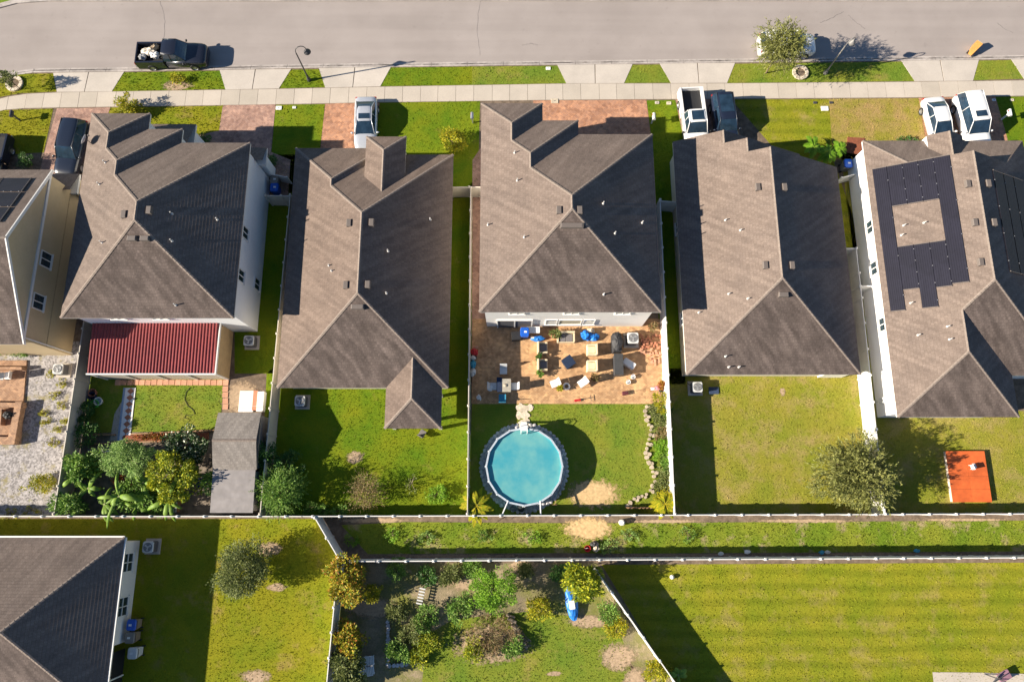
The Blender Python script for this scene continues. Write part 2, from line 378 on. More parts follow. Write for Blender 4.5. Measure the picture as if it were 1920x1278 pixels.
# near kerb, laid in sections
kerb = bpy.data.objects.new('kerb', None); COL.objects.link(kerb); tag(kerb, 'low concrete kerb and gutter along the near side of the street', kind='structure')
def resample(pts, step):
    pts = [Vector(p) for p in pts]; out = [pts[0].copy()]; need = step
    for a, b in zip(pts, pts[1:]):
        L = (b-a).length; pos = need
        while pos <= L:
            out.append(a+(b-a)*(pos/L)); pos += step
        need = pos-L
    return out
kp = [p for p in resample(kb, 3.05) if -52 < p.x < 52]
for a, b in zip(kp, kp[1:]):
    d = (b-a).normalized(); n = Vector((-d.y, d.x)); a2 = a+d*0.012; b2 = b-d*0.012
    m_ = MB(); prof = [(0.0, -0.2), (0.0, 0.035), (0.14, 0.035), (0.2, -0.06), (0.46, -0.085), (0.46, -0.2)]
    vs = [(*(a2+n*o), z) for o, z in prof]+[(*(b2+n*o), z) for o, z in prof]; k = len(prof)
    m_.add(vs, [(i, k+i, k+i+1, i+1) for i in range(k-1)]+[tuple(range(k)), tuple(range(2*k-1, k-1, -1))])
    m_.build('kerb_section', KERBM, kerb)

# dirt gathered along the gutter line
gm_, gnt, gb = nodes_mat('gutter_dirt'); gb.inputs['Base Color'].default_value = (.09, .075, .065, 1); gb.inputs['Roughness'].default_value = .95
gn = noise(gnt, .55, 6, .75); grr = ramp(gnt, [(.46, (.15, .15, .15)), (.6, (.95, .95, .95))]); gnt.links.new(gn.outputs[0], grr.inputs[0]); gnt.links.new(grr.outputs[0], gb.inputs['Alpha'])
m_ = MB(); vs = []
for k, a in enumerate(kp):
    d = (kp[min(k+1, len(kp)-1)]-kp[max(k-1, 0)]).normalized(); n = Vector((-d.y, d.x)); vs += [(*(a+n*.165), .003), (*(a+n*.30), -.058)]
m_.add(vs, [(2*k, 2*k+2, 2*k+3, 2*k+1) for k in range(len(kp)-1)]); struct('gutter_dirt', m_, gm_, 'dark dirt streak gathered in the gutter', 'stuff')
# cracks and tar lines in the old asphalt
TARM = mat('tar_line', (0.16, 0.145, 0.14), 0.8, 0.2, 6)
for i, pts in enumerate((((1538, 42), (1552, 38), (1566, 30), (1582, 22)), ((1590, 28), (1604, 42), (1622, 54)), ((1870, 44), (1885, 55), (1900, 62)), ((980, 84), (996, 82), (1008, 84)), ((300, 2.5), (310, 40), (306, 75), (314, 110)), ((900, 3), (894, 50), (900, 104)))):
    pp = [P(x, y, -0.094) for x, y in pts]; q = []
    for a, b in zip(pp, pp[1:]):
        for k in range(6): q.append(a.lerp(b, k/6)+Vector((random.uniform(-.05, .05), random.uniform(-.05, .05), 0)))
    q.append(pp[-1]); wd_ = 0.018 if i < 4 else 0.010; m_ = MB(); vs = []
    for k, p in enumerate(q):
        d = (q[min(k+1, len(q)-1)]-q[max(k-1, 0)]).normalized(); n = Vector((-d.y, d.x, 0))*wd_*random.uniform(.5, 1.4); vs += [p-n, p+n]
    m_.add(vs, [(2*k, 2*k+2, 2*k+3, 2*k+1) for k in range(len(q)-1)]); struct('road_crack', m_, TARM, 'thin dark crack in the pale asphalt street')
# sidewalk slabs
top = XY([(-330, 232), (-150, 215), (-50, 200), (0, 185), (40, 177), (110, 174), (523, 167.5), (713, 163.5), (1062, 157.5), (1363, 157), (1715, 154), (2050, 150)])
bot = XY([(-330, 258), (-150, 238), (-50, 222), (0, 207), (40, 203.5), (110, 202), (523, 196), (713, 192), (1062, 187.5), (1363, 185.5), (1715, 183), (2050, 178)])
def at_x(line, x):
    for (x0, y0), (x1, y1) in zip(line, line[1:]):
        if x0 <= x <= x1: return y0+(y1-y0)*(x-x0)/(x1-x0)
    return line[-1][1] if x > line[-1][0] else line[0][1]
sw = bpy.data.objects.new('sidewalk', None); COL.objects.link(sw); tag(sw, 'cream concrete sidewalk of square slabs along the street', kind='structure')
cuts = [-51.0]
while cuts[-1] < 44: cuts.append(cuts[-1]+random.choice((1.45, 1.5, 1.55, 1.5)))
for x0, x1 in zip(cuts, cuts[1:]):
    a, b = x0+0.012, x1-0.012; dz = random.uniform(-0.004, 0.006)
    m_ = MB(); m_.prism([(a, at_x(bot, a)), (b, at_x(bot, b)), (b, at_x(top, b)), (a, at_x(top, a))], -0.05, 0.034+dz)
    m_.build('slab', CONC, sw)
# driveway aprons between kerb and sidewalk
for i, q in enumerate([[(100, 137), (233, 135), (210, 172), (107, 173)], [(412, 131.8), (546, 130), (523, 166.5), (423, 168.5)],
          [(598, 128.3), (733, 126), (713, 162.5), (610, 165)], [(1045, 122.2), (1186, 120.8), (1170, 156.5), (1062, 157)],
          [(1237, 119.8), (1378, 118.5), (1363, 156), (1258, 156.5)], [(1690, 114.5), (1835, 112.8), (1824, 152), (1715, 153)], [(1896, 112), (2050, 110), (2050, 148), (1920, 149)]]):
    poly = XY(q); c = ((poly[0][0]+poly[3][0])/2, (poly[1][0]+poly[2][0])/2)
    ap = bpy.data.objects.new('driveway_apron', None); COL.objects.link(ap)
    tag(ap, ['cream concrete apron in front of the dark sport utility vehicle by the gable house', 'cream concrete apron beside the black pickup truck', 'cream concrete apron leading to the silver sedan', 'cream concrete apron in front of the orange paver driveway', 'cream concrete apron leading to the white pickup truck', 'cream concrete apron leading to the two white cars', 'cream concrete apron past the last verge by the orange bin'][i], kind='structure')
    for k in range(2):           # two pours with a joint
        f0, f1 = (0, 0.5) if k == 0 else (0.5, 1)
        L = lambda a, b, t: (a[0]+(b[0]-a[0])*t, a[1]+(b[1]-a[1])*t)
        e = 0.006
        pp = [L(poly[0], poly[1], f0+e*k), L(poly[0], poly[1], f1-e*(1-k)), L(poly[3], poly[2], f1-e*(1-k)), L(poly[3], poly[2], f0+e*k)]
        m_ = MB(); m_.prism(pp, -0.05, 0.032); m_.build('slab', APR, ap)

# lawns: (name, photo outline, material, label, blades per square metre)
LAWNS = []
def lawn(name, px, m, label, dens=48, z=0.010, bl=0.075):
    poly = XY(px); o = struct(name, MB().sheet(poly, z), m, label); LAWNS.append((poly, m, dens, z, bl)); return poly
V = 'verge'
lawn(V, [(-100, 165), (0, 148), (35, 139), (100, 138), (106, 172), (40, 175), (0, 182), (-100, 204)], G_YEL, 'green verge with a round stone tree ring and a young tree', bl=.13)
lawn(V, [(233, 136), (412, 133), (423, 167.5), (210, 171.5)], G_LUSH, 'green verge beside the black pickup truck', bl=.13)
lawn(V, [(546, 131), (598, 130), (610, 164), (523, 166)], G_LUSH, 'small green verge patch holding the dark lamp post', bl=.13)
lawn(V, [(733, 127), (885, 125.3), (885, 159.5), (713, 162)], G_LUSH, 'vivid green verge strip east of the lamp shadow')
lawn(V, [(885, 125.3), (1045, 123.5), (1062, 156.5), (885, 159.5)], G_MID, 'olive verge strip with a white meter lid')
lawn(V, [(1186, 122), (1237, 121.3), (1258, 155.5), (1170, 156)], G_MID, 'small olive verge patch between two concrete aprons')
lawn(V, [(1378, 120), (1690, 116), (1715, 152.5), (1363, 156)], G_MID, 'green verge under the street tree')
lawn(V, [(1835, 114), (1896, 113), (1922, 148), (1824, 151)], G_MID, 'green verge patch beside the orange bin')
F_ = 'front_lawn'
lawn(F_, [(-160, 240), (0, 207), (100, 204), (82, 286), (-160, 300)], G_YEL, 'yellow green front lawn west of the dark sport utility vehicle', bl=.13)
lawn(F_, [(207, 202), (418, 198.5), (411, 245), (330, 262), (190, 262)], G_YEL, 'brownish front lawn under the yellow shrub', bl=.12)
lawn(F_, [(517, 197), (609, 195.5), (598, 330), (540, 365), (505, 330)], G_LUSH, 'green lawn strip west of the silver sedan driveway')
lawn(F_, [(712, 193), (900, 190), (896, 365), (840, 375), (690, 330)], G_LUSH, 'vivid green front lawn with a rounded yellow bush')
lawn(F_, [(1212, 188.5), (1266, 188), (1290, 240), (1285, 720), (1240, 720), (1222, 300)], G_LUSH, 'shaded grass strip between the middle house and its neighbour')
G_BROWN = grass_mat('browned_grass', (0.24, 0.24, 0.028), (0.32, 0.265, 0.05), (0.40, 0.27, 0.11), 0.40, 0.62, ys=0.44)
lawn(F_, [(1371, 187), (1554, 185.8), (1562, 300), (1655, 560), (1560, 560), (1470, 300)], G_STRIPE, 'green front lawn half beside the dark blue sport utility vehicle')
lawn(F_, [(1554, 185.8), (1722, 184.5), (1742, 262), (1640, 300), (1562, 300)], G_BROWN, 'brown dry front lawn half in front of the solar house')
lawn(F_, [(1866, 182), (2080, 179), (2080, 290), (1880, 290)], G_LUSH, 'green front lawn beside the white sport utility vehicle')
B_ = 'back_lawn'
lawn(B_, [(500, 700), (888, 340), (880, 966), (487, 966)], G_LUSH, 'vivid green back lawn behind the one storey house with the small rear wing', 50)
lawn(B_, [(885, 755), (1256, 755), (1264, 966), (878, 966)], G_MID, 'back lawn around the round pool', 50)
lawn(B_, [(1255, 690), (1620, 690), (1658, 962), (1266, 964)], G_DRY, 'dry olive back lawn with a weeping tree', 50)
lawn(B_, [(1575, 280), (1620, 280), (1700, 770), (2020, 770), (2020, 961), (1663, 961)], G_DRY, 'dry back lawn around the orange deck', 50)
lawn(B_, [(-200, 972), (592, 972), (640, 1048), (618, 1500), (-200, 1500)], G_YEL, 'yellow green yard beside the corner house', 50)
lawn(B_, [(1128, 1058), (2100, 1053), (2100, 1600), (1460, 1600)], G_STRIPE, 'wide mown lawn with faint stripes', 50)
lawn('easement', [(640, 984), (760, 978), (1060, 980), (1170, 980), (1300, 979), (2100, 974), (2100, 1032), (1160, 1037), (1050, 1036), (690, 1038)], G_ROUGH, 'rough grass strip between the two long fences', 60, bl=.12)
lawn(B_, [(440, 290), (560, 290), (520, 700), (440, 700)], G_LUSH, 'narrow shaded grass beside the blue white wall')
lawn(B_, [(165, 704), (420, 704), (412, 815), (158, 832)], G_MID, 'small lawn framed by brick red stepping stones', 55)
lawn(B_, [(800, 1190), (850, 1160), (1000, 1145), (1110, 1160), (1165, 1190), (1195, 1300), (1200, 1400), (780, 1400)], G_MID, 'lawn inside the garden lot', 55)

def patch(name, px, m, label, z=0.014, kind='structure'):
    return struct(name, MB().sheet(XY(px), z), m, label, kind)
def soft_mat(name, col):
    if name in MATS: return MATS[name]
    m = mat(name, col, 0.95, 0.25, 5, bstr=0.6, spec=0.1); nt = m.node_tree; b = nt.nodes['Principled BSDF']
    tc = nt.nodes.new('ShaderNodeTexCoord'); vm = nt.nodes.new('ShaderNodeVectorMath'); vm.operation = 'SUBTRACT'; vm.inputs[1].default_value = (.5, .5, 0)
    sp = nt.nodes.new('ShaderNodeSeparateXYZ'); nt.links.new(tc.outputs['Generated'], sp.inputs[0]); cb = nt.nodes.new('ShaderNodeCombineXYZ'); nt.links.new(sp.outputs[0], cb.inputs[0]); nt.links.new(sp.outputs[1], cb.inputs[1])
    nt.links.new(cb.outputs[0], vm.inputs[0]); ln = nt.nodes.new('ShaderNodeVectorMath'); ln.operation = 'LENGTH'; nt.links.new(vm.outputs[0], ln.inputs[0])
    n = noise(nt, 3.2, 6, .75); ad = nt.nodes.new('ShaderNodeMath'); ad.operation = 'MULTIPLY_ADD'; nt.links.new(n.outputs[0], ad.inputs[0]); ad.inputs[1].default_value = .75; nt.links.new(ln.outputs['Value'], ad.inputs[2])
    r = ramp(nt, [(.62, (1, 1, 1)), (.78, (0, 0, 0))]); nt.links.new(ad.outputs[0], r.inputs[0]); nt.links.new(r.outputs[0], b.inputs['Alpha'])
    return m
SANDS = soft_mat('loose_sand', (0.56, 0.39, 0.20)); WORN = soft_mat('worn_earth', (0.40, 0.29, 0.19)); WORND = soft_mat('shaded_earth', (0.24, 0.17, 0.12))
def wob(cx, cy, rx, ry, n=26, k=0.18, seed=1):
    rr = random.Random(seed); ph = [rr.uniform(0, 6.28) for _ in range(4)]
    return [(cx+rx*(1+k*sum(math.sin((j+2)*t+ph[j])/(j+1.5) for j in range(4)))*math.cos(t), cy+ry*(1+k*sum(math.sin((j+2)*t+ph[j]+1)/(j+1.5) for j in range(4)))*math.sin(t)) for t in (2*math.pi*i/n for i in range(n))]
# paver driveways
for q, m, l in [([(107, 204), (207, 202), (190, 250), (180, 340), (70, 340), (84, 286)], PAV2, 'faded pink paver driveway under the dark sport utility vehicle'),
                ([(418, 198), (517, 196), (508, 285), (545, 300), (540, 372), (500, 372), (480, 300), (300, 300), (340, 262), (411, 245)], PAV2, 'pink paver driveway beside the blue white house'),
                ([(610, 195), (712, 192.5), (698, 320), (596, 320)], PAV, 'orange paver driveway holding the silver sedan'),
                ([(1000, 189), (1212, 187.5), (1226, 300), (980, 300)], PAV, 'wide orange paver driveway in front of the middle house'),
                ([(1266, 187), (1371, 186), (1400, 300), (1290, 300)], PAV2, 'paver driveway under the white pickup truck'),
                ([(1722, 184), (1866, 181.5), (1900, 300), (1742, 300)], PAV, 'orange paver driveway under the two white cars')]:
    patch('driveway', q, m, l, 0.022)
patch('side_path', [(886, 300), (905, 272), (925, 268), (925, 620), (885, 620)], PAV2, 'narrow pink paver path along the west side of the middle house', 0.018)
patch('patio', [(886, 598), (1244, 598), (1253, 757), (884, 757)], PAV3, 'orange clay paver patio behind the middle house', 0.026)
patch('gravel_yard', [(-120, 640), (165, 640), (108, 968), (-120, 968)], gravel_mat('white_gravel', (0.20, 0.185, 0.18), (0.43, 0.40, 0.39), (0.28, 0.24, 0.11)), 'white gravel yard with weeds beside the beige house', 0.012)
patch('garden_soil', [(630, 1055), (1118, 1055), (1300, 1330), (1400, 1500), (610, 1500)], grass_mat('weedy_soil', (0.25, 0.20, 0.145), (0.21, 0.215, 0.05), (0.38, 0.295, 0.20), 0.5, 0.62, ys=0.5), 'grey brown earth of the planted garden lot', 0.006)
patch('garden_soil', [(150, 812), (492, 805), (487, 966), (108, 966)], DSOIL, 'dark earth under the dense garden with banana plants', 0.013)
patch('sand_patch', wob(1113, 925, 56, 40, seed=3), SANDS, 'bare sandy patch in the lawn beside the pool', 0.016)
patch('sand_heap', wob(1105, 992, 66, 28, seed=5), SANDS, 'spread of yellow sand spilled under the long fence', 0.020)
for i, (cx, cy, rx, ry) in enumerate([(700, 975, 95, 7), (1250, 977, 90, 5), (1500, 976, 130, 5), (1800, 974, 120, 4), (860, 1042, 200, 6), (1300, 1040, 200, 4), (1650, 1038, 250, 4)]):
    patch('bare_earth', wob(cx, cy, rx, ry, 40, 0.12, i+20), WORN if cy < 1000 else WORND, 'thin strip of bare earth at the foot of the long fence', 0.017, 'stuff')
for i, (cx, cy, rx, ry) in enumerate([(x_, y_, a_*1.35, b_*1.35) for x_, y_, a_, b_ in [(505, 1028, 22, 12), (520, 1100, 14, 8), (478, 1268, 28, 14), (985, 1062, 30, 14), (880, 1095, 55, 14), (700, 1140, 40, 22), (1160, 1230, 32, 28), (1110, 1165, 36, 14), (1190, 1275, 22, 26), (920, 1210, 60, 36), (455, 745, 28, 30), (665, 858, 16, 10), (1467, 735, 5, 9), (330, 160, 26, 8), (1040, 1262, 12, 4)]]):
    patch('worn_patch', wob(cx, cy, rx, ry, 28, 0.25, i+50), WORN, 'worn bare patch in the grass', 0.015, 'stuff')

# grass blades over the lawns
NOGRASS = [XY(q) for q in ([(886, 598), (1244, 598), (1253, 757), (884, 757)], wob(983, 880, 78, 76, 20, 0), wob(1113, 925, 40, 28, seed=3), wob(1105, 990, 48, 18, seed=5),
           [(230, 725), (258, 725), (246, 828), (220, 828)], [(1774, 845), (1845, 845), (1863, 943), (1784, 943)])]
def blades(name, items, m, label):
    V_, F_2 = [], []; base = 0
    for poly, dens, z, bl in items:
        xs = [p[0] for p in poly]; ys = [p[1] for p in poly]
        x0, x1, y0, y1 = max(min(xs), -44), min(max(xs), 44), max(min(ys), -15), max(ys)
        n = int((x1-x0)*(y1-y0)*dens); x = rng.uniform(x0, x1, n); y = rng.uniform(y0, y1, n)
        ok = inside(poly, x, y)
        for q in NOGRASS: ok &= ~inside(q, x, y)
        x, y = x[ok], y[ok]; n = len(x)
        if n == 0: continue
        a = rng.uniform(0, 2*np.pi, n); h = bl*rng.uniform(0.45, 1.15, n); wd = rng.uniform(0.018, 0.04, n); ln = rng.uniform(0.5, 1.1, n)*h
        b = rng.uniform(0, 2*np.pi, n)
        v = np.zeros((n, 3, 3), np.float32)
        v[:, 0, 0] = x-np.cos(a)*wd; v[:, 0, 1] = y-np.sin(a)*wd; v[:, 0, 2] = z
        v[:, 1, 0] = x+np.cos(a)*wd; v[:, 1, 1] = y+np.sin(a)*wd; v[:, 1, 2] = z
        v[:, 2, 0] = x+np.cos(b)*ln; v[:, 2, 1] = y+np.sin(b)*ln; v[:, 2, 2] = z+h
        V_.append(v.reshape(-1, 3)); F_2.append(np.arange(n*3).reshape(-1, 3)+base); base += n*3
    o = link(name, np_mesh(name, np.concatenate(V_), np.concatenate(F_2), m))
    return tag(o, label, kind='stuff')
by = {}
for poly, m, dens, z, bl in LAWNS: by.setdefault(m.name, []).append((poly, dens, z, bl))
GL = {'browned_grass': 'fine browned grass blades in front of the solar house', 'lush_grass': 'fine vivid green grass blades of the lush lawns', 'mixed_grass': 'fine mixed green grass blades of the pool and verge lawns', 'dry_grass': 'fine dry olive grass blades of the eastern lawns',
      'mown_grass': 'fine grass blades of the wide striped lawn', 'rough_grass': 'tall rough grass blades between the long fences', 'yellow_grass': 'fine yellow green grass blades of the western lawns'}
for k, it in by.items(): blades('grass', it, MATS[k], GL[k])

# ================================================================== FENCES
VIN = mat('white_vinyl', (0.78, 0.76, 0.72), 0.45, 0.05, 5, big=0.14)
TANV = mat('tan_vinyl', (0.62, 0.56, 0.47), 0.5, 0.06, 5, big=0.18)
FH = 1.83
def fence(label, pts, m=VIN, step=1.9, h=FH, ends=(1, 1)):
    root = thing('vinyl_fence', label, 'fence', (*pts[0], 0), 0, 'white vinyl privacy fences')
    pts = [Vector(p) for p in pts]; o0 = pts[0].copy(); first = True
    for a, b in zip(pts, pts[1:]):
        L = (b-a).length; n = max(1, round(L/step)); s = L/n; d = (b-a)/L; ang = math.atan2(d.y, d.x)
        pm = MB(); pm.box((s/2, 0, .9), (s-0.12, 0.03, 1.7)); pm.box((s/2, 0, h-0.05), (s-0.121, 0.06, 0.11)); pm.box((s/2, 0, 0.12), (s-0.121, 0.06, 0.15))
        pme = pm.mesh('fence_panel'); pme.materials.append(m)
        tm = MB(); tm.box((0, 0, h/2+.02), (0.13, 0.13, h+0.04)); tme = tm.mesh('post'); tme.materials.append(m)
        cm = MB(); cm.box((0, 0, 0.015), (0.17, 0.17, 0.03)); cm.box((0, 0, 0.0601), (0.16, 0.16, 0.06), taper=0.1); cme = cm.mesh('post_cap'); cme.materials.append(m)
        for i in range(n+1):
            p = a+d*(s*i)-o0
            if (i == 0 and (not first or not ends[0])) or (i == n and b is pts[-1] and not ends[1]): pass
            else:
                o = link('post', tme, root, (p.x, p.y, 0), ang); link('post_cap', cme, o, (0, 0, h+0.04))
            if i < n: link('fence_panel', pme, root, (p.x, p.y, random.uniform(-.01, .01)), ang+random.uniform(-.004, .004))
        first = False
    return root
RY = -1.13
fence('white fence between the gravel yard and the banana garden', [(-31.85, 14.2), (-32.0, RY+.1)], TANV)
fence('tan fence between the shed yard and the one storey house with the rear wing', [(-17.25, 23.0), (-17.6, RY+.1)], TANV)
fence('short tan fence piece across the side yard beside the blue recycling bin', [(-19.2, 22.95), (-16.7, 22.9)], TANV, 1.25)
fence('white fence west of the round pool', [(-3.22, 23.6), (-3.12, RY+.1)], TANV)
fence('short tan fence piece joining the house with the rear wing to the middle house', [(-4.75, 23.65), (-1.95, 23.65)], TANV, 1.3)
fence('white fence east of the round pool and the garden bed', [(11.5, 22.6), (11.38, RY+.1)])
fence('short white fence piece beside the middle house', [(11.5, 22.5), (12.8, 22.4)], VIN, 1.3)
fence('white fence between the stepped gable house and the solar house', [(26.28, 18.6), (26.08, RY+.1)])
fence('short white fence piece reaching the wall of the solar house', [(26.2, 15.6), (27.25, 15.6)], VIN, 1.1)
fence('short white fence return against the stepped gable house', [(25.2, 18.6), (26.28, 18.6)], VIN, 1.1)
fence('long white fence behind the pool yard and its neighbours', [(-46, -1.2), (-13.9, -1.2), (46, -1.0)], VIN, 1.9)
fence('long white fence between the rough strip and the wide mown lawn', [(-11.1, -4.2), (46, -3.9)], VIN, 1.93)
fence('white fence bending diagonally at the west end of the rough strip', [(-13.75, -1.3), (-11.95, -4.0), (-12.35, -13.5)], VIN, 1.5)
fence('white fence running diagonally between the garden lot and the wide mown lawn', [tuple(P(1119, 1070, FH)[:2]), tuple(P(1268, 1282, FH)[:2]), tuple(P(1330, 1370, FH)[:2])], VIN, 1.85)
# ================================================================== HOUSES
SH_BR = shingle_mat('brown_shingles', (0.205, 0.162, 0.138))
SH_GR = shingle_mat('grey_brown_shingles', (0.195, 0.157, 0.135))
SH_TAN = shingle_mat('tan_shingles', (0.225, 0.178, 0.150))
SH_WARM = shingle_mat('warm_brown_shingles', (0.195, 0.150, 0.124))
SH_SHED = shingle_mat('weathered_shed_shingles', (0.27, 0.245, 0.22))
SH_SOUTH = shingle_mat('stained_shaded_shingles', (0.175, 0.14, 0.125), 0.45)  # algae mottling, plus the south slopes' dimmer shade put into the colour
CAPM = mat('ridge_shingle', (0.235, 0.19, 0.16), 0.9, 0.25, 9, spec=0.15, bstr=0.3)
WHITE_W = mat('white_stucco', (0.87, 0.865, 0.85), 0.8, 0.04, 10, bstr=0.2, spec=0.2, big=0.06)
GREY_W = mat('light_grey_stucco', (0.76, 0.735, 0.70), 0.8, 0.04, 10, bstr=0.2, spec=0.2, big=0.06)
BEIGE_W = mat('beige_stucco', (0.56, 0.44, 0.27), 0.8, 0.05, 10, bstr=0.2, spec=0.2, big=0.10)
CREAM_W = mat('cream_stucco', (0.66, 0.60, 0.48), 0.8, 0.04, 10, bstr=0.2, spec=0.2, big=0.08)
TRIM = mat('white_trim', (0.74, 0.72, 0.68), 0.5, 0.04, 6)
DTRIM = mat('brown_trim', (0.26, 0.21, 0.17), 0.6, 0.06, 6)
GLS = glass_mat()
VENTM = mat('vent_metal', (0.15, 0.125, 0.11), 0.6, 0.1, 8)
PIPEM = mat('white_pipe', (0.55, 0.53, 0.50), 0.5, 0.08, 8)
ROW = 0.19
def vdist(d, e, x, y):
    return {'W': x-e, 'E': e-x, 'S': y-e, 'N': e-y}[d]
def clipv(poly, d, e, v0, v1):
    def cut(pl, lim, keep_ge):
        out = []
        for i in range(len(pl)):
            a, b = pl[i-1], pl[i]; va, vb = vdist(d, e, *a), vdist(d, e, *b)
            ia = va >= lim if keep_ge else va <= lim; ib = vb >= lim if keep_ge else vb <= lim
            if ia != ib:
                t = (lim-va)/(vb-va); out.append((a[0]+(b[0]-a[0])*t, a[1]+(b[1]-a[1])*t))
            if ib: out.append(b)
        return out
    q = cut(poly, v0, True)
    return cut(q, v1, False) if len(q) > 2 else []
class House:
    def __init__(s, name, label, h, pitch=0.5, shingle=SH_BR, loc=(0, 0)):
        s.o = thing(name, label, 'house', (*loc, 0)); s.loc = Vector((*loc, 0)); s.h = h; s.p = pitch; s.m = shingle; s.slopes = []
        s.roof = None; s.caps = []
    def z(s, d, e, x, y, h=None): return (s.h if h is None else h)+s.p*vdist(d, e, x, y)
    def slope(s, d, e, poly, h=None): s.slopes.append((d, e, poly, s.h if h is None else h))
    def build_roof(s):
        V_, F, UV, MI = [], [], [], []
        for d, e, poly, h in s.slopes:
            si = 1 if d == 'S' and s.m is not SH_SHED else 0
            n = len(poly); ar = sum(poly[i][0]*poly[(i+1) % n][1]-poly[(i+1) % n][0]*poly[i][1] for i in range(n))
            if ar < 0: poly = poly[::-1]
            vs = [vdist(d, e, *q) for q in poly]; v = min(0, min(vs)); vmax = max(vs); row = 0; ck = math.sqrt(1+s.p*s.p)
            v = 0.0 if min(vs) > -1e-6 else min(vs)
            while v < vmax-1e-4:
                v1 = min(v+ROW, vmax); q = clipv(poly, d, e, v, v1)
                q2 = []
                for pt in q:
                    if not q2 or (abs(pt[0]-q2[-1][0])+abs(pt[1]-q2[-1][1])) > 1e-4: q2.append(pt)
                if len(q2) > 1 and (abs(q2[0][0]-q2[-1][0])+abs(q2[0][1]-q2[-1][1])) < 1e-4: q2.pop()
                if len(q2) >= 3:
                    b0 = len(V_); lift = 0.011
                    for x, y in q2:
                        vv = vdist(d, e, x, y); V_.append((x-s.loc.x, y-s.loc.y, h+s.p*vv+lift*(1-(vv-v)/ROW)+0.004)); 
                    F.append(tuple(range(b0, b0+len(q2)))); MI.append(si); UV.append([((y if d in 'WE' else x)+row*0.137, vdist(d, e, x, y)) for x, y in q2])
                    for i in range(len(q2)):
                        a, b = q2[i], q2[(i+1) % len(q2)]
                        if abs(vdist(d, e, *a)-v) < 1e-4 and abs(vdist(d, e, *b)-v) < 1e-4:
                            i0 = len(V_); za = h+s.p*v
                            V_ += [(a[0]-s.loc.x, a[1]-s.loc.y, za+lift+.004), (a[0]-s.loc.x, a[1]-s.loc.y, za-0.03), (b[0]-s.loc.x, b[1]-s.loc.y, za-0.03), (b[0]-s.loc.x, b[1]-s.loc.y, za+lift+.004)]
                            F.append((i0, i0+1, i0+2, i0+3)); MI.append(si); UV.append([(0.1, v)]*4)
                v = v1; row += 1
        me = bpy.data.meshes.new('roof'); me.from_pydata(V_, [], F); uvl = me.uv_layers.new(name='UVMap')
        uvl.data.foreach_set('uv', np.array([c for f in UV for c in f], np.float32).ravel())
        me.update(); me.materials.append(s.m); me.materials.append(SH_SOUTH); me.polygons.foreach_set('material_index', MI); s.roof = link('roof', me, s.o)
        return s.roof
    def cap(s, *pts):
        """a line of cap shingles along a ridge or hip"""
        mb = MB()
        for a, b in zip(pts, pts[1:]):
            a, b = Vector(a)-s.loc, Vector(b)-s.loc; d = (b-a); L = d.length; d.normalize(); side = d.cross(Vector((0, 0, 1))).normalized(); n = max(1, int(L/0.3))
            for i in range(n):
                p, q = a+d*(L*i/n), a+d*(L*(i+1)/n+0.02); u = Vector((0, 0, 1)); dn = 0.105 if abs(d.z) < 0.05 else 0.06
                wv = 0.105; l0, l1 = 0.055, 0.035
                mb.add([p+side*wv+u*(l0-dn*.6), p+u*l0, p-side*wv+u*(l0-dn*.6), q+side*wv+u*(l1-dn*.6), q+u*l1, q-side*wv+u*(l1-dn*.6)], [(0, 3, 4, 1), (1, 4, 5, 2), (0, 1, 2)])
        return mb.build('ridge_cap', CAPM, s.roof)
    def fascia(s, poly, h=None, m=TRIM, t=0.2):
        h = s.h if h is None else h
        mb = MB(); mb.prism([(x-s.loc.x, y-s.loc.y) for x, y in inset(poly, 0.02)], h-t, h-0.012); return mb.build('fascia', m, s.o)
    def wall(s, poly, m, h=None, ov=0.35, z0=-0.05):
        h = s.h if h is None else h
        mb = MB(); mb.prism([(x-s.loc.x, y-s.loc.y) for x, y in inset(poly, ov)], z0, h-0.19); return mb.build('wall', m, s.o)
    def hit(s, px, py, d, e, h=None):
        """point of a roof slope seen at a photo position"""
        h = s.h if h is None else h; z = h+1
        for _ in range(30):
            p = P(px, py, z); z = 0.5*z+0.5*(h+s.p*vdist(d, e, p.x, p.y))
        p = P(px, py, z); return Vector((p.x, p.y, z))
    def vent(s, px, py, d, e, wide=0.55):
        p = s.hit(px, py, d, e)-s.loc; dx = (0.34, wide) if d in 'WE' else (wide, 0.34)
        mb = MB(); mb.box((0, 0, 0.09), (dx[0], dx[1], 0.22), taper=0.92); mb.box((0, 0, 0.225), (dx[0]*.98, dx[1]*.98, 0.03), taper=.85)
        o = mb.build('roof_vent', VENTM, s.roof, (p.x, p.y, p.z-0.02)); return o
    def pipe(s, px, py, d, e, hh=0.35):
        p = s.hit(px, py, d, e)-s.loc; mb = MB(); mb.lathe([(0.085, -0.08), (0.085, 0.05), (0.038, 0.09), (0.038, hh), (0.045, hh), (0.028, hh+0.004), (0.0, hh-0.03)], n=10)
        return mb.build('vent_pipe', PIPEM, s.roof, tuple(p), 0)
    def window(s, c, nrm, w_, h_, panes=2, vert=False, fm=TRIM, gm=None, rows=1):
        """c = world centre on the wall face; nrm = 'E','W','S','N'"""
        ang = {'S': 0, 'E': math.pi/2, 'N': math.pi, 'W': -math.pi/2}[nrm]
        fr = MB(); t = 0.07
        for z in (-h_/2+t/2, h_/2-t/2): fr.box((0, -0.03, z), (w_, 0.10, t))
        for x in (-w_/2+t/2, w_/2-t/2): fr.box((x, -0.03, 0), (t, 0.098, h_-2*t))
        for i in range(1, panes): fr.box((-w_/2+w_*i/panes, -0.03, 0), (t*.8, 0.096, h_-2*t))
        for i in range(1, rows): fr.box((0, -0.031, -h_/2+h_*i/rows), (w_-2*t, 0.094, t*.8))
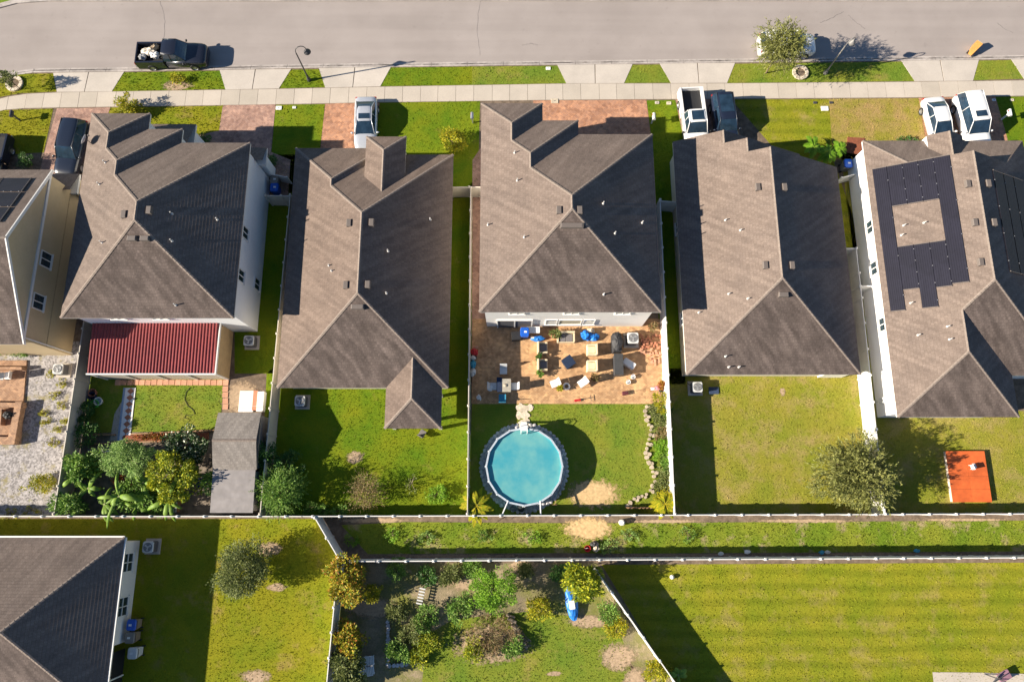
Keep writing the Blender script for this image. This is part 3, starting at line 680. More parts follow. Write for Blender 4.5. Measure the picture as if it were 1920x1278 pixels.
        fr.box((0, -0.05, -h_/2-0.03), (w_+0.12, 0.16, 0.06))
        lo = Vector(c)-s.loc; o = fr.build('window', fm, s.o, lo, ang)
        for i in range(panes):
            for r in range(rows):
                g = MB(); g.box((0, 0, 0), (w_/panes-t, 0.03, h_/rows-t)); g.build('pane', gm or GLS, o, (-w_/2+w_*(i+.5)/panes, -0.022, -h_/2+h_*(r+.5)/rows))
        return o
    def skirt(s, x0, x1, y0, y1, h, d='N'):
        """small low roof leaning against the house"""
        e = {'N': y1, 'S': y0, 'E': x1, 'W': x0}[d]
        s.slope(d, e, [(x0, y0), (x1, y0), (x1, y1), (x0, y1)], h)
        s.fascia([(x0, y0), (x1, y0), (x1, y1), (x0, y1)], h)
        s.wall([(x0, y0), (x1, y0), (x1, y1), (x0, y1)], WHITE_W, h, 0.3)
def nested_north(H, x0, vols, ys):
    """hips stacked northwards that share the west slope; vols = [(x_east, y_north), ...] narrowest first"""
    m3 = len(vols); W = [(x0, ys), (x0, vols[0][1])]
    h = H.h; p = H.p
    for i, (xe, yn) in enumerate(vols):
        hw = (xe-x0)/2; r = x0+hw
        W.append((r, yn-hw))
        if i < m3-1: W.append((r, vols[i+1][1]-hw))
    xe, yn = vols[-1]; hw = (xe-x0)/2; r = x0+hw
    W.append((r, ys+hw)); H.slope('W', x0, W)
    H.slope('S', ys, [(x0, ys), (xe, ys), (r, ys+hw)])
    H.slope('E', xe, [(xe, ys), (xe, yn), (r, yn-hw), (r, ys+hw)])
    prev = None
    for i, (xi, yi) in enumerate(vols):
        hi = (xi-x0)/2; ri = x0+hi
        if prev is None: H.slope('N', yi, [(x0, yi), (xi, yi), (ri, yi-hi)])
        else:
            xp, yp = prev; hp = (xp-x0)/2; rp = x0+hp
            H.slope('N', yi, [(xp, yi), (xi, yi), (ri, yi-hi), (rp, yi-hp)])
        if i < m3-1:
            yn2 = vols[i+1][1]; H.slope('E', xi, [(xi, yn2), (xi, yi), (ri, yi-hi), (ri, yn2-hi)])
        prev = (xi, yi)
    foot = [(x0, ys), (xe, ys), (xe, yn)]
    for i in range(m3-2, -1, -1): foot += [(vols[i][0], vols[i+1][1]), (vols[i][0], vols[i][1])]
    foot.append((x0, vols[0][1]))
    return foot
def nested_caps(H, x0, vols, ys):
    h, p = H.h, H.p; pv = None
    for i, (xe, yn) in enumerate(vols):
        hw = (xe-x0)/2; r = x0+hw; zt = h+p*hw; ap = (r, yn-hw, zt)
        end = (r, (vols[i+1][1]-hw) if i < len(vols)-1 else ys+hw, zt)
        H.cap((x0, yn, h) if i == 0 else pv, ap); H.cap((xe, yn, h), ap); H.cap(ap, end); pv = end
    xe = vols[-1][0]; H.cap((x0, ys, h), pv); H.cap((xe, ys, h), pv)

# ---- the middle house with the pool (two storeys)
D = House('house', 'two storey grey white house with brown hip roof above the pool patio', 5.4, shingle=SH_BR, loc=(4.0, 19.5))
dv = [(2.27, 28.68), (4.9, 27.27), (10.34, 26.14)]; dx0, dys = -2.28, 12.57
foot = nested_north(D, dx0, dv, dys)
D.skirt(2.0, 4.85, 26.9, 28.6, 3.0)
D.build_roof(); D.fascia(foot); D.wall(foot, GREY_W); nested_caps(D, dx0, dv, dys)
D.vent(1048, 395, 'W', dx0); D.vent(1087, 395, 'E', 10.34); D.vent(1072, 424, 'S', dys, 1.6)
for q in ((965, 287), (970, 339), (915, 422), (983, 445)): D.pipe(*q, 'W', dx0)
for q in ((1131, 382), (1204, 418), (1153, 438)): D.pipe(*q, 'E', 10.34)
D.pipe(1132, 552, 'S', dys)
wy = dys+0.35
for x in (0.35, 4.25, 7.9): D.window((x, wy, 4.3), 'S', 1.1, 1.0, 2)
D.window((2.95, wy, 1.5), 'S', 0.9, 1.3, 1, rows=2); D.window((4.35, wy, 1.5), 'S', 1.75, 1.3, 1, gm=mat('blinds', (0.42, 0.38, 0.27), 0.7, 0.1, 20)); D.window((5.75, wy, 1.5), 'S', 0.9, 1.3, 1, rows=2)
mb = MB(); mb.box((-3.8, wy-0.03-19.5, 1.05), (2.5, 0.1, 2.1)); dr = mb.build('sliding_door', mat('dark_screen', (0.10, 0.10, 0.11), 0.5), D.o)
mb = MB()
for x in (-5.1, -3.8, -2.5): mb.box((x, wy-0.05-19.5, 1.05), (0.08, 0.14, 2.16))
mb.box((-3.8, wy-0.05-19.5, 2.14), (2.68, 0.139, 0.08)); mb.build('door_frame', TRIM, dr)

# ---- white house with the red patio cover (two storeys)
B = House('house', 'two storey white house with brown hip roof beside the shed yard', 5.4, shingle=SH_GR, loc=(-25.2, 19.0))
bv = [(-26.85, 27.85), (-24.3, 26.57), (-19.22, 25.45)]; bx0, bys = -31.2, 12.15
foot = nested_north(B, bx0, bv, bys)
pa = P(368, 233, 2.9); pb = P(501, 279, 2.9)
B.skirt(-30.5, pa.x, 25.8, pa.y, 2.9); B.skirt(-21.2, pb.x, 25.0, pb.y+.1, 2.9)
B.build_roof(); B.fascia(foot); B.wall(foot, WHITE_W); nested_caps(B, bx0, bv, bys)
B.vent(234, 403, 'W', bx0); B.vent(281, 395, 'E', -19.22)
for x in (249, 273): B.vent(x, 448, 'S', bys, 0.6)
for q in ((198, 305), (187, 346), (192, 455)): B.pipe(*q, 'W', bx0)
for q in ((323, 401), (408, 412), (323, 452)): B.pipe(*q, 'E', -19.22)
B.pipe(330, 572, 'S', bys)
def on_wall_x(px, py, X):
    d = rayd(px, py); t = X/d.x; return Vector((X, d.y*t, CAM_H+d.z*t))
def on_wall_y(px, py, Y):
    d = rayd(px, py); t = Y/d.y; return Vector((d.x*t, Y, CAM_H+d.z*t))
wx = -19.22-0.35
for q in ((459, 437), (451, 517), (481, 533)):
    c = on_wall_x(*q, wx); B.window(c, 'E', 0.95, 1.1, 2)
for x in (-28.0, -25.0): B.window((x, bys+.35, 4.4), 'S', 1.1, 0.9, 2)
sat = thing('satellite_dish', 'grey satellite dish on the west eave of the two storey white house', 'satellite dish', B.hit(170, 268, 'W', bx0))
mb = MB(); mb.tube([(0, 0, -.05), (0, 0, .35), (-.15, 0, .5)], 0.025); mb.build('mast', VENTM, sat)
mb = MB(); mb.lathe([(0.0, 0.10), (0.2, 0.075), (0.36, 0.0), (0.37, 0.012), (0.2, .09), (0, 0.115)], n=20); ds = mb.build('dish', mat('dish_grey', (0.5, 0.52, 0.56), 0.5), sat, (-.2, 0, .55)); ds.rotation_euler = (R(15), R(120), 0)
mb = MB(); mb.tube([(-.15, 0, .45), (.25, .15, .75)], 0.018); mb.box((.27, .16, .77), (.1, .1, .12)); mb.build('feed_arm', VENTM, sat)

# ---- one storey house with the rear wing
C = House('house', 'one storey house with brown hip roof, raised entry and small rear wing', 2.7, shingle=SH_WARM, loc=(-10.7, 16.5))
cx0, cx1, cys, cyn = -16.8, -4.54, 7.72, 25.95; c1x, c1y = -9.94, 26.5
hw = (cx1-cx0)/2; r = cx0+hw; h1 = (c1x-cx0)/2; r1 = cx0+h1
wx0, wx1, wys = -9.0, -5.0, 4.82; wr = (wx0+wx1)/2; wh = (wx1-wx0)/2
C.slope('W', cx0, [(cx0, cys), (cx0, c1y), (r1, c1y-h1), (r1, cyn-h1), (r, cyn-hw), (r, cys+hw)])
C.slope('N', c1y, [(cx0, c1y), (c1x, c1y), (r1, c1y-h1)])
C.slope('E', c1x, [(c1x, c1y), (r1, c1y-h1), (r1, cyn-h1), (c1x, cyn)])
C.slope('N', cyn, [(c1x, cyn), (cx1, cyn), (r, cyn-hw), (r1, cyn-h1)])
C.slope('E', cx1, [(cx1, cys), (cx1, cyn), (r, cyn-hw), (r, cys+hw)])
C.slope('S', cys, [(cx0, cys), (wx0, cys), (wr, cys+wh), (wx1, cys), (cx1, cys), (r, cys+hw)])
C.slope('W', wx0, [(wx0, cys), (wx0, wys), (wr, wys+wh), (wr, cys+wh)])
C.slope('E', wx1, [(wx1, cys), (wx1, wys), (wr, wys+wh), (wr, cys+wh)])
C.slope('S', wys, [(wx0, wys), (wx1, wys), (wr, wys+wh)])
qh, q0, q1, qn = 3.94, -11.06, -8.03, 26.78; qw = (q1-q0)/2; qr = (q0+q1)/2; qe = cyn-(qh-2.7)*2; qt = cyn-(qh+qw*.5-2.7)*2
C.slope('W', q0, [(q0, qe), (q0, qn), (qr, qn-qw), (qr, qt)], qh)
C.slope('E', q1, [(q1, qe), (q1, qn), (qr, qn-qw), (qr, qt)], qh)
C.slope('N', qn, [(q0, qn), (q1, qn), (qr, qn-qw)], qh)
C.build_roof()
foot = [(cx0, cys), (wx0, cys), (wx0, wys), (wx1, wys), (wx1, cys), (cx1, cys), (cx1, cyn), (c1x, cyn), (c1x, c1y), (cx0, c1y)]
C.fascia(foot, m=TRIM); C.wall([(cx0, cys), (cx1, cys), (cx1, cyn), (c1x, cyn), (c1x, c1y), (cx0, c1y)], CREAM_W)
for x, y in ((wx0+.3, wys+.3), (wx1-.3, wys+.3), (wx1-.3, cys-.2)):
    mb = MB(); mb.box((x-C.loc.x, y-C.loc.y, 1.25), (0.22, 0.22, 2.5)); mb.build('porch_post', TRIM, C.o)
mb = MB(); mb.prism([(a-C.loc.x, b-C.loc.y) for a, b in ((q0+.02, qe+.05), (q1-.02, qe+.05), (q1-.02, qn-.02), (q0+.02, qn-.02))], qh-0.2, qh-.012); mb.build('entry_fascia', TRIM, C.o)
mb = MB(); mb.prism([(a-C.loc.x, b-C.loc.y) for a, b in ((q0+.3, qe-1), (q1-.3, qe-1), (q1-.3, qn-.3), (q0+.3, qn-.3))], 0, qh-0.19); mb.build('entry_wall', CREAM_W, C.o)
zt = 2.7+hw*.5; z1 = 2.7+h1*.5
for l in (((cx0, c1y, 2.7), (r1, c1y-h1, z1)), ((c1x, c1y, 2.7), (r1, c1y-h1, z1)), ((r1, c1y-h1, z1), (r1, cyn-h1, z1)), ((r1, cyn-h1, z1), (r, cyn-hw, zt)), ((cx1, cyn, 2.7), (r, cyn-hw, zt)), ((r, cyn-hw, zt), (r, cys+hw, zt)),
          ((cx0, cys, 2.7), (r, cys+hw, zt)), ((cx1, cys, 2.7), (r, cys+hw, zt)), ((wx0, wys, 2.7), (wr, wys+wh, 3.7)), ((wx1, wys, 2.7), (wr, wys+wh, 3.7)), ((wr, wys+wh, 3.7), (wr, cys+wh, 3.7)),
          ((q0, qn, qh), (qr, qn-qw, qh+qw*.5)), ((q1, qn, qh), (qr, qn-qw, qh+qw*.5)), ((qr, qn-qw, qh+qw*.5), (qr, qt, qh+qw*.5))): C.cap(*l)
for q in ((655, 419), (649, 535)): C.vent(*q, 'W', cx0)
for q in ((697, 418), (690, 534)): C.vent(*q, 'E', cx1)
C.vent(671, 576, 'S', cys, .9)
for q in ((807, 412), (728, 471), (725, 550)): C.pipe(*q, 'E', cx1)
for q in ((617, 498), (622, 508)): C.pipe(*q, 'W', cx0, .25)

# ---- one storey house with three stepped gables
E_ = House('house', 'one storey house with brown roof and three stepped front gables', 2.7, shingle=SH_TAN, loc=(18.8, 17.5))
ex0, ex1, eys = 12.52, 25.05, 8.68; ew = (ex1-ex0)/2; er = ex0+ew
ga, gb = 15.95, 17.4; ya, yb, yc = 27.05, 26.0, 24.9
E_.slope('W', ex0, [(ex0, eys), (ex0, ya), (ga, ya), (ga, yb), (gb, yb), (gb, yc), (er, yc), (er, eys+ew)])
xa, xb = 2*ga-ex0, 2*gb-ex0
E_.slope('E', xa, [(ga, ya), (xa, ya), (xa, yb), (ga, yb)]); E_.slope('E', xb, [(gb, yb), (xb, yb), (xb, yc), (gb, yc)])
E_.slope('E', ex1, [(er, yc), (ex1, yc), (ex1, eys), (er, eys+ew)]); E_.slope('S', eys, [(ex0, eys), (ex1, eys), (er, eys+ew)])
E_.build_roof()
foot = [(ex0, eys), (ex1, eys), (ex1, yc), (xb, yc), (xb, yb), (xa, yb), (xa, ya), (ex0, ya)]
E_.fascia(foot, m=TRIM); E_.wall(foot, CREAM_W)
for y, rx, xx in ((ya, ga, xa), (yb, gb, xb), (yc, er, ex1)):          # gable end walls
    zt = 2.7+(rx-ex0)*.5; mb = MB(); a = y-0.15-E_.loc.y
    v = [(ex0+.05-E_.loc.x, a, 2.6), (xx-.05-E_.loc.x, a, 2.6), (rx-E_.loc.x, a, zt-.06)]
    mb.add(v+[(x, b-0.15, z) for x, b, z in v], [(0, 2, 1), (3, 4, 5), (0, 1, 4, 3), (1, 2, 5, 4), (2, 0, 3, 5)]); mb.build('gable_wall', CREAM_W, E_.o)
zr = 2.7+ew*.5
for l in (((er, yc, zr), (er, eys+ew, zr)), ((ex0, eys, 2.7), (er, eys+ew, zr)), ((ex1, eys, 2.7), (er, eys+ew, zr)), ((ga, ya, 2.7+(ga-ex0)/2), (ga, yb, 2.7+(ga-ex0)/2)), ((gb, yb, 2.7+(gb-ex0)/2), (gb, yc, 2.7+(gb-ex0)/2))): E_.cap(*l)
for q in ((1420, 352), (1434, 498)): E_.vent(*q, 'W', ex0)
for q in ((1470, 352), (1484, 498)): E_.vent(*q, 'E', ex1)
E_.vent(1468, 553, 'S', eys, .7)
for q in ((1360, 413), (1388, 432), (1402, 560), (1310, 586), (1366, 551)): E_.pipe(*q, 'W', ex0, .28)
for q in ((1360, 668), (1366, 688), (1385, 688)): E_.pipe(*q, 'S', eys, .3)
for y in (20.5, 13.2): E_.window((ex0+.35, y, 1.5), 'W', 1.0, 1.2, 2)
mb = MB(); mb.box((24.0-18.8, eys+.3-17.5, 1.1), (1.8, .12, 2.1)); mb.build('patio_door', TRIM, E_.o)

# ---- one storey house with the solar mats
Fh = House('house', 'white walled house with brown hip roof covered in dark solar mats', 3.3, shingle=SH_TAN, loc=(33.0, 17.0))
fx0, fx1, fys, fyn, fyg = 26.95, 39.25, 8.5, 26.8, 24.3; fw = (fx1-fx0)/2; fr_ = fx0+fw
gx1, gys = 35.45, 5.55; gw = (gx1-fx0)/2; gr_ = fx0+gw; k = fyn-fyg
Fh.slope('W', fx0, [(fx0, gys), (fx0, fyn), (fx0+k, fyg), (fr_, fyg), (fr_, fys+fw), (gr_, fys+gw), (gr_, gys+gw)])
Fh.slope('N', fyn, [(fx0, fyn), (fx1, fyn), (fx1-k, fyg), (fx0+k, fyg)])
Fh.slope('E', fx1, [(fx1, fys), (fx1, fyn), (fx1-k, fyg), (fr_, fyg), (fr_, fys+fw)])
Fh.slope('S', fys, [(gx1, fys), (fx1, fys), (fr_, fys+fw), (gr_, fys+gw)])
Fh.slope('E', gx1, [(gx1, gys), (gx1, fys), (gr_, fys+gw), (gr_, gys+gw)])
Fh.slope('S', gys, [(fx0, gys), (gx1, gys), (gr_, gys+gw)])
n0 = P(1735, 256, 3.6); n1 = P(1775, 249, 4.2); pz = 3.75; px0 = n0.x; pw = 1.35; pyn = n0.y
Fh.slope('W', px0, [(px0, 23.0), (px0, pyn), (px0+pw, pyn), (px0+pw, 23.0)], pz); Fh.slope('E', px0+2*pw, [(px0+2*pw, 23.0), (px0+2*pw, pyn), (px0+pw, pyn), (px0+pw, 23.0)], pz)
Fh.build_roof()
foot = [(fx0, gys), (gx1, gys), (gx1, fys), (fx1, fys), (fx1, fyn), (fx0, fyn)]
Fh.fascia(foot, m=TRIM); Fh.wall(foot, WHITE_W)
zr = 3.3+fw*.5; zg = 3.3+gw*.5; zk = 3.3+k*.5; ox, oy = Fh.loc.x, Fh.loc.y
mb = MB(); v = [(fx0+k+.1-ox, fyg-.05-oy, zk-.2), (fx1-k-.1-ox, fyg-.05-oy, zk-.2), (fr_-ox, fyg-.05-oy, zr-.06)]
mb.add(v+[(x, y-.15, z) for x, y, z in v], [(0, 2, 1), (3, 4, 5), (0, 1, 4, 3), (1, 2, 5, 4), (2, 0, 3, 5)]); mb.build('gable_wall', WHITE_W, Fh.o)
mb = MB(); mb.prism([(px0+.02-ox, 23.2-oy), (px0+2*pw-.02-ox, 23.2-oy), (px0+2*pw-.02-ox, pyn-.05-oy), (px0+.02-ox, pyn-.05-oy)], 2.4, pz-.012); mb.build('entry_fascia', WHITE_W, Fh.o)
mb = MB(); v = [(px0+.03-ox, pyn-.1-oy, pz-.1), (px0+2*pw-.03-ox, pyn-.1-oy, pz-.1), (px0+pw-ox, pyn-.1-oy, pz+pw*.5-.05)]
mb.add(v+[(x, y-.12, z) for x, y, z in v], [(0, 2, 1), (3, 4, 5), (0, 1, 4, 3), (1, 2, 5, 4), (2, 0, 3, 5)]); mb.build('entry_gable', WHITE_W, Fh.o)
for x in (px0+.2, px0+2*pw-.2):
    mb = MB(); mb.box((x-ox, pyn-.25-oy, 1.2), (.25, .25, 2.42)); mb.build('porch_post', TRIM, Fh.o)
for l in (((fx0, fyn, 3.3), (fx0+k, fyg, zk)), ((fr_, fyg, zr), (fr_, fys+fw, zr)), ((fr_, fys+fw, zr), (gr_, fys+gw, zg)), ((gr_, fys+gw, zg), (gr_, gys+gw, zg)), ((fx0, gys, 3.3), (gr_, gys+gw, zg)), ((gx1, gys, 3.3), (gr_, gys+gw, zg)), ((fx1, fys, 3.3), (fr_, fys+fw, zr)), ((px0+pw, pyn, pz+pw*.5), (px0+pw, 23.6, pz+pw*.5))): Fh.cap(*l)
for q in ((1813, 346), (1826, 418), (1837, 492)): Fh.vent(*q, 'W', fx0)
for q in ((1851, 345), (1862, 418)): Fh.vent(*q, 'E', fx1)
for q in ((1694, 423), (1732, 418), (1690, 441), (1707, 568), (1721, 628), (1776, 612), (1780, 636)): Fh.pipe(*q, 'W', fx0, .3)
for q, nn in (((1632, 426), 2), ((1640, 503), 2), ((1656, 608), 2)):
    c = on_wall_x(*q, fx0+.35); Fh.window(c, 'W', 1.05, 0.95, nn)
PANEL = mat('solar_mat', (0.016, 0.015, 0.026), 0.5, 0.12, 3, spec=0.45, big=0.2)
def onF(px, py): return Fh.hit(px, py, 'W', fx0)
def solar(v0, v1, y0, y1, label, d='W', H=Fh, e=fx0, grp='solar mats on the roof of the white walled house'):
    p = H.p; zz = lambda v: H.h+p*v+0.05; sg = 1 if d in 'WS' else -1
    c = e+sg*(v0+v1)/2; root = thing('solar_panel', label, 'solar panel', (c, (y0+y1)/2, zz((v0+v1)/2)) if d in 'WE' else ((y0+y1)/2, c, zz((v0+v1)/2)), 0, grp)
    hv = (v1-v0)/2-0.015; hy = (y1-y0)/2; n = 7; mb = MB()
    for i in range(n):                                   # flat absorber tubes side by side
        a = -hv+2*hv*i/n+.006; b = -hv+2*hv*(i+1)/n-.006
        pts = []
        for zo in (0.0, 0.045):
            for (v, y) in ((a, -hy), (b, -hy), (b, hy), (a, hy)):
                pts.append((sg*v, y, p*v+zo) if d in 'WE' else (y, sg*v, p*v+zo))
        mb.add(pts, [(3, 2, 1, 0), (4, 5, 6, 7), (0, 1, 5, 4), (1, 2, 6, 5), (2, 3, 7, 6), (3, 0, 4, 7)])
    mb.build('absorber', PANEL, root)
    for sy in (-1, 1):
        mb = MB(); a, b = (-hv, sy*hy, -p*hv+.045), (hv, sy*hy, p*hv+.045)
        if d in 'WE': a, b = (sg*a[0], a[1], a[2]), (sg*b[0], b[1], b[2])
        else: a, b = (a[1], sg*a[0], a[2]), (b[1], sg*b[0], b[2])
        mb.tube([a, b], 0.035, 8); mb.build('header_pipe', VENTM, root)
    for i in range(4):
        mb = MB(); y = -hy*.8+1.6*hy*i/3; q = (sg*hv, y, p*hv+.05) if d in 'WE' else (y, sg*hv, p*hv+.05); mb.box(q, (.04, .05, .03)); mb.build('clamp', mat('clamp_grey', (.3, .3, .32), .5), root)
    return root
vx = [onF(x, y).x-fx0 for x, y in ((1634, 318), (1661, 315), (1690, 308), (1719, 302), (1748, 297), (1779, 291))]
yt = sum(onF(x, y).y for x, y in ((1650, 316), (1700, 306), (1765, 293)))/3; y1t = onF(1720, 380).y; y1b = onF(1720, 458).y
yb_ = [onF(1682, 583).y, onF(1710, 542).y, onF(1740, 577).y, onF(1775, 537).y, onF(1795, 531).y]
wd = ['lowest', 'second', 'middle', 'fourth', 'topmost']
for i in range(5):
    a, b = vx[i], vx[i+1]
    if i in (0, 4): solar(a, b, yb_[i], yt, 'long dark solar mat, %s of five rows up the roof' % wd[i])
    else:
        solar(a, b, y1t, yt, 'short dark solar mat north of the roof gap, %s row up from the eave' % wd[i])
        solar(a, b, yb_[i], y1b, 'short dark solar mat south of the roof gap, %s row up from the eave' % wd[i])
for i in range(3): solar(1.0+1.15*i, 2.1+1.15*i, 15.5, 23.2, 'dark solar mat on the shaded east slope, %s row from the east eave' % ['first', 'second', 'third'][i], 'E', Fh, fx1)

# ---- beige gable house at the west edge
A = House('house', 'two storey beige house with a gable end and white trim', 5.4, shingle=SH_GR, loc=(-40.0, 17.0))
ax, ay0, ay1 = -33.42, 10.3, 23.3; am = (ay0+ay1)/2; ah = 5.4+(ay1-ay0)*.25; axw = -52.0
A.slope('S', ay0, [(axw, ay0), (ax, ay0), (ax, am), (axw, am)]); A.slope('N', ay1, [(axw, ay1), (ax, ay1), (ax, am), (axw, am)])
q = P(150, 326, 2.9)
A.slope('N', q.y, [(-36.5, 22.5), (q.x, 22.5), (q.x, q.y), (-36.5, q.y)], 2.9)
A.build_roof(); foot = [(axw, ay0), (ax, ay0), (ax, ay1), (axw, ay1)]
A.fascia([(axw, ay0), (ax-.1, ay0), (ax-.1, ay1), (axw, ay1)]); ox, oy = A.loc.x, A.loc.y
A.fascia([(-36.5, 22.6), (q.x, 22.6), (q.x, q.y), (-36.5, q.y)], 2.9); A.wall([(-36.5, 22.6), (q.x, 22.6), (q.x, q.y), (-36.5, q.y)], BEIGE_W, 2.9, .25)
xw = ax-.22; mb = MB(); pr_ = [(ay0+.35, -.05), (ay1-.35, -.05), (ay1-.35, 5.42), (am, ah-.10), (ay0+.35, 5.42)]
mb.add([(xw-ox, y-oy, z) for y, z in pr_]+[(axw-ox, y-oy, z) for y, z in pr_], [(0, 1, 2, 3, 4), (9, 8, 7, 6, 5), (0, 5, 6, 1), (0, 4, 9, 5), (1, 6, 7, 2)]); mb.build('wall', BEIGE_W, A.o)
for ya_, yb2 in ((ay0, am), (ay1, am)):
    mb = MB(); z0 = 5.4; pts = [(ya_, z0-.2), (yb2, ah-.2), (yb2, ah+.03), (ya_, z0+.03)]
    mb.add([(ax+.02-ox, y-oy, z) for y, z in pts]+[(ax-.06-ox, y-oy, z) for y, z in pts], [(0, 1, 2, 3), (7, 6, 5, 4), (0, 4, 5, 1), (3, 2, 6, 7), (0, 3, 7, 4), (1, 5, 6, 2)]); mb.build('rake_board', TRIM, A.o)
mb = MB(); mb.box((xw-ox+.012, am-oy, 2.85), (.02, ay1-ay0-.75, .09)); mb.build('belt_course', mat('beige_trim', (0.42, 0.32, 0.19), 0.8), A.o)
A.cap((axw, am, ah), (ax, am, ah))
for q in ((85, 487), (71, 566)):
    c = on_wall_x(*q, xw); A.window(c, 'E', 1.15, 1.15, 2)
mb = MB(); mb.tube([(xw+.06-ox, ay0+.5-oy, 5.2), (xw+.06-ox, ay0+.5-oy, 0)], .05, 8); mb.build('downspout', TRIM, A.o)
for i in range(3):
    for j in range(3): solar(0.9+1.45*i, 2.3+1.45*i, -36.5-j*2.1+.05, -34.45-j*2.1, 'dark panel on the beige gable house, %s row up, %s from gable end' % (['first', 'second', 'third'][i], ['first', 'second', 'third'][j]), 'N', A, ay1, 'solar panels on the beige gable house')

# ---- one storey corner house, south west
Gh = House('house', 'one storey corner house with brown hip roof and white framed windows', 2.7, shingle=SH_GR, loc=(-32, -8))
hx1, hyn, hys = -26.36, -2.57, -13.65; hx0 = -46.0; hh_ = (hyn-hys)/2; hm = (hyn+hys)/2
Gh.slope('N', hyn, [(hx0, hyn), (hx1, hyn), (hx1-hh_, hm), (hx0, hm)]); Gh.slope('S', hys, [(hx0, hys), (hx1, hys), (hx1-hh_, hm), (hx0, hm)])
Gh.slope('E', hx1, [(hx1, hys), (hx1, hyn), (hx1-hh_, hm)])
Gh.build_roof(); foot = [(hx0, hys), (hx1, hys), (hx1, hyn), (hx0, hyn)]; Gh.fascia(foot)
Gh.wall([(hx0, hys), (hx1-2.2, hys), (hx1-2.2, -9.95), (hx1, -9.95), (hx1, hyn), (hx0, hyn)], GREY_W)
mb = MB(); mb.box((hx1-.5+32, -11.8+8, 1.2), (.06, 3.4, 2.5)); mb.build('lanai_screen', mat('black_screen', (0.012, 0.013, 0.016), 0.7), Gh.o)
mb = MB(); mb.box((hx1-.44+32, -11.8+8, 1.25), (.1, .08, 2.5)); mb.box((hx1-.44+32, -13.4+8, 1.25), (.1, .08, 2.5)); mb.build('screen_frame', TRIM, Gh.o)
mb = MB(); mb.box((hx1+.05+32, (hys+hyn)/2+8, 2.64), (.11, hyn-hys, .11)); mb.build('gutter', TRIM, Gh.o)
mb = MB(); mb.box((-36.2+32, hyn+.05+8, 2.64), (19.6, .11, .11)); mb.build('gutter', TRIM, Gh.o)
zt = 2.7+hh_*.5
for l in (((hx1, hyn, 2.7), (hx1-hh_, hm, zt)), ((hx1, hys, 2.7), (hx1-hh_, hm, zt)), ((hx0, hm, zt), (hx1-hh_, hm, zt))): Gh.cap(*l)
for q in ((238, 1054), (228, 1137)):
    c = on_wall_x(*q, hx1-.35); Gh.window(c, 'E', 1.3, 1.35, 2, rows=2)

# ---- red corrugated patio cover
z0 = 2.55; q = [P(x, y, z0) for x, y in ((172, 607), (411, 605), (404, 700), (165, 700))]
xl, xr, yn_, ys_ = (q[0].x+q[3].x)/2, (q[1].x+q[2].x)/2, (q[0].y+q[1].y)/2, (q[2].y+q[3].y)/2
pc = thing('patio_cover', 'red corrugated metal patio cover behind the two storey white house', 'patio cover', (xl, ys_, 0))
RED = mat('red_metal', (0.27, 0.05, 0.05), 0.5, 0.12, 3, spec=0.4, big=0.15); W_, D_ = xr-xl, yn_-ys_
n = 40; vs = []; fs = []
for i in range(n*4+1):
    x = W_*i/(n*4); zz = (0.0, 0.06, 0.06, 0.0)[i % 4]
    vs += [(x, 0, z0+zz-.1), (x, D_, z0+zz+.12)]
for i in range(n*4): fs.append((2*i, 2*i+2, 2*i+3, 2*i+1))
mb = MB(); mb.add(vs, fs); mb.build('roof', RED, pc)
mb = MB(); mb.box((W_/2, -.03, z0-.1), (W_+.1, .1, .16)); mb.build('gutter', TRIM, pc)
mb = MB(); mb.box((W_+.05, D_/2, z0-.02), (.08, D_, .2)); mb.build('edge_trim', TRIM, pc)
mb = MB(); mb.box((W_-.02, D_/2, 1.2), (.08, D_-.1, 2.3)); mb.build('side_curtain', mat('tan_canvas', (0.46, 0.32, 0.17), 0.8, 0.1, 3, bstr=.4), pc)
mb = MB(); mb.box((W_/2, .06, 1.2), (W_-.1, .08, 2.25)); mb.build('front_screen', mat('pale_screen', (0.5, 0.44, 0.36), 0.7, 0.1, 4), pc)
for i in range(5):
    mb = MB(); mb.box((.06+(W_-.12)*i/4, .02, 1.2), (.12, .12, 2.38)); mb.build('post', TRIM, pc)

# ---- shed with shingle and metal roof
z0 = 2.3; a, b = P(408, 773, z0), P(489, 880, z0); s_x0, s_x1, s_y1, s_y0 = a.x, P(489, 773, z0).x, a.y, b.y
sh = House('shed', 'grey garden shed with shingle gable roof and metal lean-to against the tan fence', 2.2, 0.28, SH_SHED, (s_x0, s_y0)); sh.o['category'] = 'shed'
sm = (s_y0+s_y1)/2; sh.slope('N', s_y1, [(s_x0, s_y1), (s_x1, s_y1), (s_x1, sm), (s_x0, sm)]); sh.slope('S', s_y0, [(s_x0, s_y0), (s_x1, s_y0), (s_x1, sm), (s_x0, sm)])
sh.build_roof(); ft = [(s_x0, s_y0), (s_x1, s_y0), (s_x1, s_y1), (s_x0, s_y1)]; sh.fascia(ft, m=DTRIM); sh.wall(ft, mat('grey_siding', (0.4, 0.39, 0.37), .7), ov=.15); sh.cap((s_x0, sm, 2.2+(s_y1-s_y0)*.14), (s_x1, sm, 2.2+(s_y1-s_y0)*.14))
ly = P(440, 960, 2.0).y; MET = mat('grey_metal_roof', (0.27, 0.245, 0.235), 0.5, 0.12, 2, big=.15)
for i in range(6):                                   # lean-to sheets
    y1 = s_y0-.02-(s_y0-.02-ly)*i/6; y0 = s_y0-.02-(s_y0-.02-ly)*(i+1)/6; mb = MB(); zc = 2.12-.03*i
    mb.box(((s_x1-s_x0)/2-.05, (y0+y1)/2-s_y0, zc), (s_x1-s_x0-.1, y1-y0+.06, .04)); mb.build('metal_sheet', MET, sh.o)
